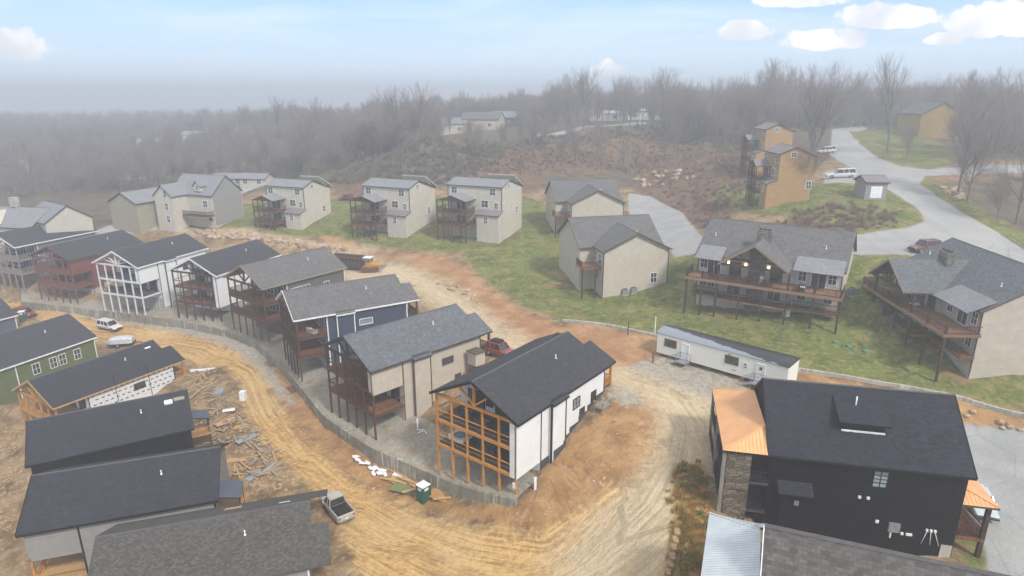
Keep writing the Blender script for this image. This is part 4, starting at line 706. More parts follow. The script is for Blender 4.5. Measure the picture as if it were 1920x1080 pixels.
# ---------------------------------------------------------------- duplexes with long brown decks
def duplex(label, x, y, ze, yaw, zb, gu, L=20.16, rise=4.24, W=15.0, roof='shingle_grey', lit=False, fdeck=3.2, gproj=4.2, gw=4.7, wl='siding_lightcream'):
    r = thing('house', label, 'house', (x, y, zb), radians(yaw)); he = ze - zb; hw = W / 2 - .5; s = rise / (W / 2); x0, x1 = .4, L - .4; D = (x0, x1, hw)
    wall_prism(r, x0, x1, hw, -3, he + .5 * s - .24, hw * s, wl); gable_roof(r, 0, L, W / 2, he, rise, [roof, 'trim_brown'])
    yo = -hw - fdeck; g0, g1 = gu - gw, gu + gw; gr = gw * .5; yg = -W / 2 - gproj + .6; hg = he - .05
    # porch roof strips either side of the gable (lower pitch, paler)
    for a, b in ((.3, g0 - .1), (g1 + .1, L - .3)):
        mb = MB(); slab(mb, (a, -W / 2 - 1.3, he - .25), (b, -W / 2 - 1.3, he - .25), (b, -hw + 1.3, he + 1.12), (a, -hw + 1.3, he + 1.12), .12); mb.build('porch_roof', ['shingle_light', 'trim_brown'], r)
    # central gable, ridge runs outward from the main slope
    mb = MB(); yb = -1.6; zg = hg + gr + .75; ze_ = hg - .05
    slab(mb, (g0, yb, ze_), (g0, yg, ze_), (gu, yg, zg), (gu, yb, zg), .2); slab(mb, (g1, yg, ze_), (g1, yb, ze_), (gu, yb, zg), (gu, yg, zg), .2, uvo=(4, 0)); o = mb.build('gable_roof', [roof, 'trim_brown'], r)
    mb = MB(); mb.beam((g0, yg - .03, ze_ - .1), (gu, yg - .03, zg - .1), .06, .26); mb.beam((g1, yg - .03, ze_ - .1), (gu, yg - .03, zg - .1), .06, .26); mb.build('fascia', 'soffit', o)
    mb = MB(); ya = yg + .5
    mb.beam((g0 + .4, ya, ze_ - .1), (g1 - .4, ya, ze_ - .1), .2, .26); mb.beam((gu, ya, ze_), (gu, ya, zg - .3), .22)
    for sg in (-1, 1): mb.beam((gu, ya, ze_), (gu + sg * gw * .42, ya, ze_ + (zg - ze_) * .5), .16); mb.beam((gu + sg * 1.6, ya, ze_), (gu + sg * 1.6, ya, ze_ + (zg - ze_) * .6), .1)
    mb.build('truss', 'dark_stain', o)
    # stone faced wall under the gable
    mb = MB(); mb.prism([(g0 + .5, -hw - .35, -3), (g1 - .5, -hw - .35, -3), (g1 - .5, -hw - .35, ze_), (gu, -hw - .35, zg - .5), (g0 + .5, -hw - .35, ze_)], (0, .4, 0)); o = mb.build('gable_wall', 'siding_cream', r)
    mb = MB(); mb.box((gu - 1.1, -hw - .8, -2), (gu + 1.1, -hw - .34, zg - .9)); mb.build('chimney_breast', 'stone_grey', o)
    mb = MB(); mb.box((gu - .9, -5.6, zg - 1.2), (gu + 1.1, -4.6, zg + 1.05)); o2 = mb.build('chimney', 'stone_grey', r)
    mb = MB()
    for k in range(3): mb.box((gu - .7 + k * .6, -5.35, zg + 1.05), (gu - .3 + k * .6, -4.85, zg + 1.3))
    mb.build('chimney_cap', 'dark_grey', o2)
    du_, dl = he - 2.75, he - 5.5
    mb = MB(); mb.box((-.3, yo - .4, du_ - .3), (L + .1, -hw - .01, du_)); mb.build('deck_floor', 'deck_red', r)
    mb = MB(); mb.beam((-.3, yo - .43, du_ - .17), (L + .1, yo - .43, du_ - .17), .08, .38); mb.beam((-.33, yo - .4, du_ - .17), (-.33, -hw, du_ - .17), .08, .38); mb.build('rim_board', 'deck_rim', r)
    railing(r, [(-.25, -hw), (-.25, yo - .3), (L, yo - .3), (L, -hw)], du_, 'dark_stain', 1.0, True, sp=.22)
    mb = MB(); mb.box((g0 - .3, yo + .2, dl - .25), (g1 + .4, -hw - .36, dl)); mb.build('deck_floor', 'deck_red', r); railing(r, [(g0 - .25, -hw - 1.2), (g0 - .25, yo + .3), (g1 + .3, yo + .3), (g1 + .3, -hw - 1.5)], dl, 'dark_stain', 1.0, True, sp=.22)
    for a, b in ((.2, g0 - .35), (g1 + .45, L - .2)):
        mb = MB(); mb.box((a, -hw - 1.6, dl - .25), (b, -hw - .01, dl)); mb.build('balcony', 'deck_brown', r); railing(r, [(a, -hw - 1.5), (b, -hw - 1.5)], dl, 'dark_stain', 1.0, True, sp=.22)
    px = [-.1, g0 * .5, g0, gu - 1.5, gu + 1.5, g1, (g1 + L) / 2, L - .1]
    posts(r, [(a, yo - .2) for a in px], [du_ + 1.1 if a not in (g0, g1) else ze_ - .1 for a in px], 'dark_stain', .24)
    for a in (1.3, g1 + 1.2, L - 1.6): window(r, 'R', D, a, he - 2.0, .95, 1.45, 'trim_white', 'glass_dark')
    for a in (g0 - 1.4, (g1 + L) / 2): window(r, 'R', D, a, he - 2.65, 1.8, 2.1, 'trim_white', 'glass_dark', (1, 0))
    D2 = (0, 0, hw + .35)
    for a in (gu - 3.0, gu + 2.6): window(r, 'R', D2, a, he - 2.65, 1.5, 2.1, 'trim_brown', 'glass_dark', (1, 0)); window(r, 'R', D2, a, he - 5.4, 1.7, 2.1, 'trim_white', 'glass_dark', (1, 0))
    for a in (1.4, g0 - 1.6, g1 + 1.4, L - 1.8): window(r, 'R', D, a, he - 5.3 + .6, 1.0, 1.3, 'trim_white', 'glass_dark')
    mb = MB(); mb.box((x0 - .03, -hw - .04, -3), (x1 + .03, -hw + .04, he - 7.6)); mb.build('foundation', 'concrete_pale', r)
    for xx in (x0 - .02, x1 - .12): mb = MB(); mb.box((xx, -hw - .05, -3), (xx + .14, -hw + .03, he - .05)); mb.build('corner_board', 'trim_brown', r)
    vent(r, 1.8, -3.6, he + rise * .55); vent(r, L - 3.2, -3.8, he + rise * .52)
    if lit:
        for a in (gu - 4.0, gu - 1.6, gu + 1.5):
            mb = MB(); mb.box((a - .12, -hw - .55, he - .8), (a + .12, -hw - .35, he - .5)); mb.build('wall_lamp', 'lamp_glow', r)
    return r
m1 = duplex('cream duplex with lit lamps under its central gable and a long front deck', 31.05, 98.46, 19.4, -31.8, 11.2, 8.9, lit=True)
he = 8.2
furniture(m1, 8.2, -9.2, he - 2.75, .3, 'dark patio table under the lit gable of the duplex', 'table', 'vinyl_black'); furniture(m1, 9.9, -9.0, he - 2.75, -1.5, 'white cushioned patio chair under the lit gable', 'chair', 'white_plastic'); furniture(m1, 3.2, -9.3, he - 2.75, 0, 'pair chair at the left end of the long duplex deck'.replace('pair', 'dark'), 'chair', 'vinyl_black'); furniture(m1, 15.2, -9.3, he - 2.75, 0, 'dark sofa on the right half of the long duplex deck', 'sofa')
m2 = duplex('duplex at the right edge, its deep brown decks facing the grass slope, pale lap siding', 61.26, 87.3, 18.67, -93.7, 10.3, 8.0, fdeck=3.6, gproj=5.2, wl='siding_tan', roof='shingle_slate')
furniture(m2, 11, -9.6, 8.37 - 2.75, 0, 'round pale table on the upper deck of the right edge duplex', 'table', 'white_plastic'); furniture(m2, 7.5, -9.4, 8.37 - 5.5, 0, 'pale framed sofa on the lower deck of the right edge duplex', 'sofa', 'grey_metal')

# ---------------------------------------------------------------- cross gabled beige houses by the turning circle
def lhouse(label, x, y, ze, yaw, zb, W=12, rise=2.84, mz=3.9, yl=8.5, yr=-6.6, sid='siding_tan'):
    r = thing('house', label, 'house', (x, y, zb), radians(yaw)); he = ze - zb; hw = W / 2 - .4; s = rise / (W / 2)
    wall_prism(r, .4, 9, hw, -3, he + .4 * s - .24, hw * s, sid); gable_roof(r, 0, 10, W / 2, he, rise, ['shingle_grey', 'trim_brown'], 'gable_roof')
    tf = Matrix.Translation((11.2, 0, 0)) @ Matrix.Rotation(radians(90), 4, 'Z')     # main block, ridge across
    mh = 6.6; wall_prism(r, yr + .4, yl - .4, mh - .5, -3, he + .02, mz - .5 * mz / mh - .05, sid, 'main_wall', tf=tf)
    gable_roof(r, yr, yl, mh, he - .2, mz, ['shingle_grey', 'trim_brown'], tf=tf)
    mb = MB()
    for sg in (-1, 1): mb.beam((-.03, sg * W / 2, he - .1), (-.03, 0, he + rise - .1), .06, .25)
    mb.build('fascia', 'trim_brown', r)
    for sg in (-1, 1): mb = MB(); mb.box((.36, sg * hw - .08, -3), (.5, sg * hw + .08, he - .05)); mb.build('corner_board', 'trim_brown', r)
    D = (.4, 16, hw); window(r, 'F', D, -hw + 2.4, he - 5.6, 1.0, 1.6, 'trim_white', 'glass_dark')
    for a, z in ((2.0, he - 2.4), (4.4, he - 2.4), (3.2, he - 5.3)): window(r, 'L', D, a, z, 1.0, 1.6, 'trim_white', 'glass_dark')
    du_ = he - 2.8; mb = MB(); mb.box((1.2, hw, du_ - .3), (4.5, yl + .5, du_)); mb.build('deck_floor', 'deck_red', r); railing(r, [(1.2, hw + .05), (1.2, yl + .4), (4.5, yl + .4)], du_, 'dark_stain'); posts(r, [(1.3, yl + .3), (1.3, hw + 1)], du_, 'dark_stain', .22)
    vent(r, 3.6, -1.2, he + rise * .78)
    return r
lhouse('beige cross gabled house with two grey air conditioners at its foot', 20.3, 100.51, 17.86, 102.2, 9.9)
lhouse('beige cross gabled house farther back, beside the pale turning circle', 18.12, 133.73, 20.0, 96.7, 14.2)

# ---------------------------------------------------------------- cream houses with covered decks on the far grass
def deckhouse(label, x, y, ze, yaw, L, W, rise, zb, sid, group=None, roof='shingle_light', proof='shingle_light', post='dark_stain', name='house', fr='trim_dark', hlk=.92):
    r = thing(name, label, 'house', (x, y, zb), radians(yaw), group); he = ze - zb; hw = W / 2 - .3; hl = W * hlk; s = rise / (W / 2); D = (.3, L - .3, hw)
    mb = MB(); zl = he + rise - s * (hl - .3); mb.prism([(.3, -hw, -3), (.3, hl - .3, -3), (.3, hl - .3, zl - .2), (.3, 0, he + rise - .22), (.3, -hw, he + .3 * s - .22)], (L - .6, 0, 0)); mb.build('wall', sid, r)
    gable_roof(r, 0, L, W / 2, he, rise, [roof, fr], hl=hl, th=.18)
    mb = MB(); slab(mb, (L * .45, hl - 1, zl - .1), (L * .95, hl - 1, zl - .1), (L * .95, hl - 3.5, he + rise + (.5 if hlk > .8 else -.6)), (L * .45, hl - 3.5, he + rise + (.5 if hlk > .8 else -.6)), .2)
    slab(mb, (L * .95, hl + 1.5, zl - .1), (L * .45, hl + 1.5, zl - .1), (L * .45, hl - 3.5, he + rise + (.5 if hlk > .8 else -.6)), (L * .95, hl - 3.5, he + rise + (.5 if hlk > .8 else -.6)), .2); mb.prism([(L * .5, hl - .9, zl - .3), (L * .5, hl + 1.2, zl - .3), (L * .5, hl - 3.5, he + rise + (.3 if hlk > .8 else -.8))], (L * .4, 0, 0), 1); mb.build('rear_gable', [roof, sid], r)
    for xx in (.26, L - .42):
        mb = MB(); mb.box((xx, -hw - .04, -3), (xx + .16, -hw + .04, he)); mb.build('corner_board', fr, r)
    for a in (L * .14, L * .82): window(r, 'R', D, a, he - 1.75, 1.3, 1.3, 'trim_white', 'glass_dark', (1, 1))
    window(r, 'R', D, L * .68, he - 4.4, 1.5, 1.4, 'trim_white', 'glass_dark'); window(r, 'R', D, L * .88, he - 4.6, .8, 1.2, 'trim_white', 'glass_dark')
    window(r, 'B', D, -hw * .1, he - .6, .9, .9, 'trim_white', 'glass_dark'); window(r, 'B', D, hw * 1.1, he - 6.6, .9, 1.4, 'trim_white', 'glass_dark')
    # lean-to bay at the right
    mb = MB(); mb.prism([(L * .6, -hw - 1.9, -3), (L * .6, -hw, -3), (L * .6, -hw, he - 5.0), (L * .6, -hw - 1.9, he - 5.7)], (L * .38, 0, 0)); o = mb.build('lower_bay', sid, r)
    mb = MB(); slab(mb, (L * .57, -hw - 2.2, he - 5.7), (L * 1.0, -hw - 2.2, he - 5.7), (L * 1.0, -hw + .05, he - 4.85), (L * .57, -hw + .05, he - 4.85), .15); mb.build('bay_roof', ['shingle_warm', fr], o)
    window(r, 'R', (0, 0, hw + 1.9), L * .76, he - 7.5, .8, 1.3, 'trim_white', 'glass_dark')
    # covered two storey porch at the left front
    a0, a1 = -.2, L * .52; ac = (a0 + a1) / 2; yp = -hw - (4.6 if hlk > .8 else 3.0); hp = he - 2.75; mb = MB()
    slab(mb, (a0, -hw, hp), (a0, yp, hp), (ac, yp, hp + 1.15), (ac, -hw, hp + 1.15), .14); slab(mb, (a1, yp, hp), (a1, -hw, hp), (ac, -hw, hp + 1.15), (ac, yp, hp + 1.15), .14); o = mb.build('porch_roof', [proof, fr], r)
    mb = MB(); mb.prism([(a0 + .3, yp + .2, hp - .1), (a1 - .3, yp + .2, hp - .1), (ac, yp + .2, hp + .9)], (0, .12, 0)); mb.build('porch_gable', post, o)
    px = [(a, yp + .2) for a in (a0 + .2, a0 + 1.6, ac, a1 - 1.4, a1 - .2)]; posts(r, px, hp - .05, post, .2)
    for dz in (he - 5.35, he - 8.0):
        if dz < .2: dz = .5
        mb = MB(); mb.box((a0 + .1, yp + .15, dz - .25), (a1 - .1, -hw, dz)); mb.build('deck_floor', 'deck_brown', r); railing(r, [(a0 + .15, -hw), (a0 + .15, yp + .2), (a1 - .15, yp + .2), (a1 - .15, -hw)], dz, post, 1.0, True, sp=.22)
        window(r, 'R', D, L * .26, dz + .1, 2.2, 2.1, 'trim_white', 'glass_dark', (1, 0))
    return r
GB = 'cream houses with covered decks in a row on the far grass'
deckhouse('cream house with covered deck at the left end of the far row of three', -56.7, 153.4, 21.6, -21, 11.2, 7.2, 1.3, 12.8, 'siding_lightcream', GB)
deckhouse('cream house with covered deck in the middle of the far row of three', -32.0, 146.4, 22.6, -24, 12.7, 8.0, 1.3, 13.5, 'siding_lightcream', GB)
deckhouse('cream house with covered deck at the right end of the far row of three', -12.6, 141.7, 23.5, -23, 13.3, 8.2, 1.2, 14.4, 'siding_lightcream', GB)
GY = 'ochre houses among the trees on the right'
deckhouse('ochre house with dark side porch, nearer of the two by the driveway', 54.8, 133.8, 31.0, -92, 9.0, 6.4, 1.4, 21.4, 'siding_ochre', GY, 'shingle_warm', 'shingle_warm', 'dark_stain', hlk=.62)
deckhouse('ochre house half hidden behind the nearer ochre house', 65.2, 168.8, 33.8, -93, 9.0, 6.4, 1.4, 24.0, 'siding_ochre', GY, 'shingle_warm', 'shingle_warm', 'dark_stain', hlk=.62)
def simple_house(label, xy, yaw, L, W, h, rise, sid, roof, wins=(), group=None, cat='house', name='house', fr='trim_dark', drop=0, wfr='trim_white'):
    g = G(*xy) - drop; r = thing(name, label, cat, (xy[0], xy[1], g), radians(yaw), group); hw = W / 2 - .3; s = rise / (W / 2)
    tf = Matrix.Translation((-L / 2, 0, 0)); wall_prism(r, .3, L - .3, hw, -4, h + .3 * s - .2, hw * s, sid, tf=tf); gable_roof(r, 0, L, W / 2, h, rise, [roof, fr], tf=tf)
    D = (-L / 2 + .3, L / 2 - .3, hw)
    for f, a, z, w, hh in wins: window(r, f, D, a, z, w, hh, wfr)
    return r
# cream house with dormers
r = simple_house('cream house with tall narrow gable and dormers beside the far grass', (-73.8, 154.6), -20, 13, 10, 7.2, 4.2, 'siding_lightcream', 'shingle_light', [('R', -5, 4.4, 1, 1.5), ('R', 4, 4.4, 1.2, 1.5), ('R', 5, 1.2, 1.2, 1.5)])
h, rise = 7.2, 4.2
mb = MB(); mb.prism([(6.22, -4.5, .2), (6.22, 4.5, .2), (6.22, 4.5, 7.1), (6.22, 0, 10.9), (6.22, -4.5, 7.1)], (.06, 0, 0)); mb.build('end_cladding', 'siding_taupe', r)  # added panel over the right gable end, its shade put into the darker colour
mb = MB(); mb.prism([(-6.4, -9.2, -3), (-1.2, -9.2, -3), (-1.2, -9.2, 7.4), (-3.8, -9.2, 9.6), (-6.4, -9.2, 7.4)], (0, 8.4, 0)); o = mb.build('front_wing', 'siding_lightcream', r)
mb = MB(); slab(mb, (-6.7, -.6, 7.2), (-6.7, -9.5, 7.2), (-3.8, -9.5, 9.8), (-3.8, -.6, 9.8), .15); slab(mb, (-.9, -9.5, 7.2), (-.9, -.6, 7.2), (-3.8, -.6, 9.8), (-3.8, -9.5, 9.8), .15); mb.build('wing_roof', ['shingle_light', 'trim_dark'], o)
for z in (1.2, 4.1, 7.0): window(r, 'R', (0, 0, 9.2), -3.0, z, .9, 1.5, 'trim_white')
for a in (2.0,):
    mb = MB(); mb.prism([(a - .9, -4.6, 8), (a + .9, -4.6, 8), (a + .9, -4.6, 9.3), (a, -4.6, 10.3), (a - .9, -4.6, 9.3)], (0, 3, 0)); o = mb.build('dormer', 'siding_lightcream', r); window(r, 'R', (0, 0, 4.6), a, 8.3, .8, 1.0, 'trim_white', name='dormer_window')
    mb = MB(); slab(mb, (a - 1.2, -1.2, 9.1), (a - 1.2, -4.9, 9.1), (a, -4.9, 10.5), (a, -1.2, 10.5), .1); slab(mb, (a + 1.2, -4.9, 9.1), (a + 1.2, -1.2, 9.1), (a, -1.2, 10.5), (a, -4.9, 10.5), .1); mb.build('dormer_roof', ['shingle_light', 'trim_dark'], o)
mb = MB(); mb.box((-.8, -7.2, 2.5), (6.8, -5.2, 2.7)); mb.build('deck_floor', 'deck_grey', r); railing(r, [(-.8, -7.1), (6.8, -7.1), (6.8, -5.2)], 2.7, 'dark_stain')
simple_house('khaki barn with pale blue grey metal roof left of the cream dormer house', (-87.7, 153.7), 68, 14, 9.5, 5.2, 2.4, 'siding_khaki', 'shingle_light')
r = simple_house('long grey roofed house with small dormers at the left edge of the far row', (-116.2, 146.4), -12, 24, 12, 5.5, 3.6, 'siding_lightcream', 'shingle_light', [('R', -8, 3, 1.2, 1.4)])
mb = MB(); mb.prism([(-2, -7, 6), (3.5, -7, 6), (.75, -7, 8.6)], (0, 6, 0)); o = mb.build('cross_gable', 'siding_lightcream', r)
mb = MB(); mb.box((1.5, -.6, 9), (3.0, .6, 11.2)); mb.build('chimney', 'concrete_pale', r)
simple_house('grey roofed house behind the red brown cabin with a dormer window in its hip', (-104.4, 145.5), -35, 12, 10, 5.5, 3.4, 'siding_lightcream', 'shingle_light', [('R', 2, 2.5, 1.2, 1.3)])
# shed with roll up door
r = simple_house('small grey shed with white roll up door on the lawn', (68.9, 123.3), -2, 4.6, 5, 3.1, 1.1, 'siding_taupe', 'shingle_warm', name='shed', cat='shed', drop=.1)
mb = MB(); mb.box((-1.0, -2.26, .1), (1.1, -2.16, 2.3)); mb.build('roll_up_door', 'white_plastic', r)
# ---------------------------------------------------------------- office trailer
zt = 9.4; a = np.array((18.64, 76.68, 9.4)); b_ = np.array((28.71, 67.72, 9.4)); yawt = atan2(b_[1] - a[1], b_[0] - a[0]); LT = 16.4
r = thing('office_trailer', 'long cream office trailer with patched grey and black roof and metal steps', 'trailer', (a[0], a[1], zt), yawt)
mb = MB(); mb.box((0, 0, .75), (LT, 3.5, 3.45)); mb.build('body', 'trailer_siding', r)
mr, nt, b = mk('trailer_roof', .35, .4); o_ = OC(nt); sp_ = N(nt, 'ShaderNodeSeparateXYZ', None, Vector=o_)
f = MA(nt, 'ADD', MA(nt, 'SUBTRACT', MA(nt, 'MULTIPLY', sp_.outputs[1], 2.6), MA(nt, 'MULTIPLY', sp_.outputs[0], -.32)), MA(nt, 'MULTIPLY', NOI(nt, o_, .8, 4), 3.0))
nt.links.new(MIX(nt, SM(nt, f, 5.9, 6.3), (.22, .25, .29), (.03, .032, .037)), b.inputs['Base Color'])
mb = MB(); n = 8
prof = [(-.08 + (3.66) * i / n, 3.46 + .42 * sin(pi * i / n) ** .8) for i in range(n + 1)]
mb.prism([(-.1, y, z) for y, z in [(-.08, 3.38)] + prof + [(3.58, 3.38)]], (LT + .2, 0, 0)); mb.build('roof', 'trailer_roof', r)
D = (0, LT, 0)
for xx in (1.9, 9.9): window(r, 'R', D, xx, 2.0, 1.5, .85, 'trim_brown', 'glass_dark', (1, 0))
door(r, 'R', D, 4.0, .85, .95, 2.05, 'white_plastic', frame='trailer_siding'); o = door(r, 'R', D, 13.4, .85, .95, 2.05, 'white_plastic', frame='trailer_siding')
mb = MB(); mb.box((13.25, -.09, 2.2), (13.55, -.05, 2.55)); mb.build('door_window', 'glass_dark', o)
mb = MB(); mb.box((11.3, -.04, 1.9), (11.9, .01, 2.6)); o = mb.build('notice', 'white_plastic', r); mb = MB(); mb.box((11.45, -.05, 2.3), (11.7, -.041, 2.5)); mb.box((11.4, -.05, 2.0), (11.8, -.041, 2.12)); mb.build('notice_print', 'trim_dark', o)
mb = MB(); mb.box((10.0, -.03, 1.25), (10.5, .01, 1.35)); mb.box((9.4, -.03, 3.0), (9.8, .01, 3.15)); mb.build('wall_vent', 'grey_metal', r)
mb = MB()
for k in range(8): mb.box((.6 + k * 2.1, .25, -.6), (1.0 + k * 2.1, .65, .75)); mb.box((.6 + k * 2.1, 2.85, -.6), (1.0 + k * 2.1, 3.25, .75))
mb.box((.2, .4, .55), (LT - .2, .55, .75)); mb.build('support_piers', 'rust', r)
for k, xx in enumerate((3.3, 12.7)):
    t = thing('metal_steps', ('left', 'right')[k] + ' set of grey metal steps at the office trailer door', 'steps', tuple((Matrix.Translation(r.location) @ Matrix.Rotation(yawt, 4, 'Z')) @ Vector((xx, -.05, 0)))[:3], yawt, 'steps at the trailer doors')
    mb = MB(); mb.box((.1, -1.2, .7), (1.4, -.05, .78))
    for i in range(4): mb.box((-.25 - i * .3, -1.1, .55 - i * .17), (.1 - i * .3, -.15, .6 - i * .17))
    mb.build('treads', 'grey_metal', t)
    for yy in (-1.15, -.1):
        mb = MB(); mb.beam((1.4, yy, 1.7), (.1, yy, 1.7), .05); mb.beam((.1, yy, 1.7), (-1.2, yy, .9), .05)
        for q in ((1.4, 1.7), (.1, 1.7)): mb.box((q[0] - .03, yy - .03, -.4), (q[0] + .03, yy + .03, q[1]))
        mb.box((-1.23, yy - .03, -.4), (-1.17, yy + .03, .9)); mb.build('handrail', 'grey_metal', t)
# ---------------------------------------------------------------- houses up on the ridge and down in the valley
far = [((-27.4, 285.9), 10, 16, 9, 4.2, 2.6, 'siding_cream', 'shingle_light', 'pale house at the left of the ridge line clearing'),
 ((-12.8, 287.9), -15, 18, 10, 4.5, 3.0, 'siding_tan', 'shingle_grey', 'tan house with grey roof right of the pale ridge house'),
 ((-2.4, 295.0), -30, 14, 9, 4.0, 2.6, 'siding_darkgrey', 'shingle_light', 'dark walled house with pale roof on the ridge'),
 ((43.8, 310.1), 0, 15, 7, 3.4, 1.4, 'siding_white', 'silver_roof', 'low white house among trunks on the ridge'),
 ((63.9, 323.3), 4, 18, 7, 4.2, 1.2, 'siding_white', 'silver_roof', 'long white building at the right end of the ridge road'),
 ((103.9, 285.6), -5, 12, 9, 4.5, 2.6, 'siding_yellow', 'shingle_warm', 'yellow gabled house hidden behind the ochre houses'),
 ((126.5, 200.6), 82, 16, 12, 6.5, 3.4, 'siding_yellow', 'shingle_grey', 'yellow sided house among the trees at the right'),
 ((137.8, 201.5), 0, 14, 10, 5.5, 2.8, 'siding_greyblue', 'shingle_grey', 'blue grey wing beside the yellow sided house in the fog'),
 ((-166.9, 303.8), 12, 12, 8, 3.6, 2.0, 'siding_white', 'shingle_light', 'white cottage far down in the foggy valley'),
 ((-157.1, 327.9), -8, 14, 8, 3.6, 2.0, 'siding_white', 'shingle_light', 'second white cottage in the foggy valley, farther right'),
 ((-137.8, 233.0), 5, 11, 8, 3.4, 1.8, 'siding_white', 'shingle_light', 'small pale house in the valley above the khaki barn'),
 ((-87.3, 201.0), 0, 11, 6, 2.2, 1.5, 'siding_lightcream', 'shingle_light', 'pale roofed house behind the cream dormer house, left of two'),
 ((-77.9, 196.6), -10, 9, 6, 2.2, 1.5, 'siding_lightcream', 'shingle_light', 'pale roofed house behind the cream dormer house, right of two'),
 ((-193.2, 253.7), 0, 8, 6, 3, 1.5, 'siding_white', 'shingle_light', 'tiny white shed in the fog at the left edge'),
 ((-256.8, 409.9), 20, 18, 8, 3.2, 1.6, 'siding_white', 'shingle_light', 'long pale farm building in the far left valley'),
 ((-61.6, 323.9), 8, 10, 7, 3.4, 1.8, 'siding_white', 'shingle_light', 'small white house on the wooded slope below the skyline')]
for xy, yw, L_, W_, h_, r_, sd_, rf_, lb_ in far:
    simple_house(lb_, xy, yw, L_, W_, h_, r_, sd_, rf_, [('R', -L_ / 4, h_ * .35, 1.4, 1.3), ('R', L_ / 4, h_ * .35, 1.4, 1.3)], wfr='trim_white')

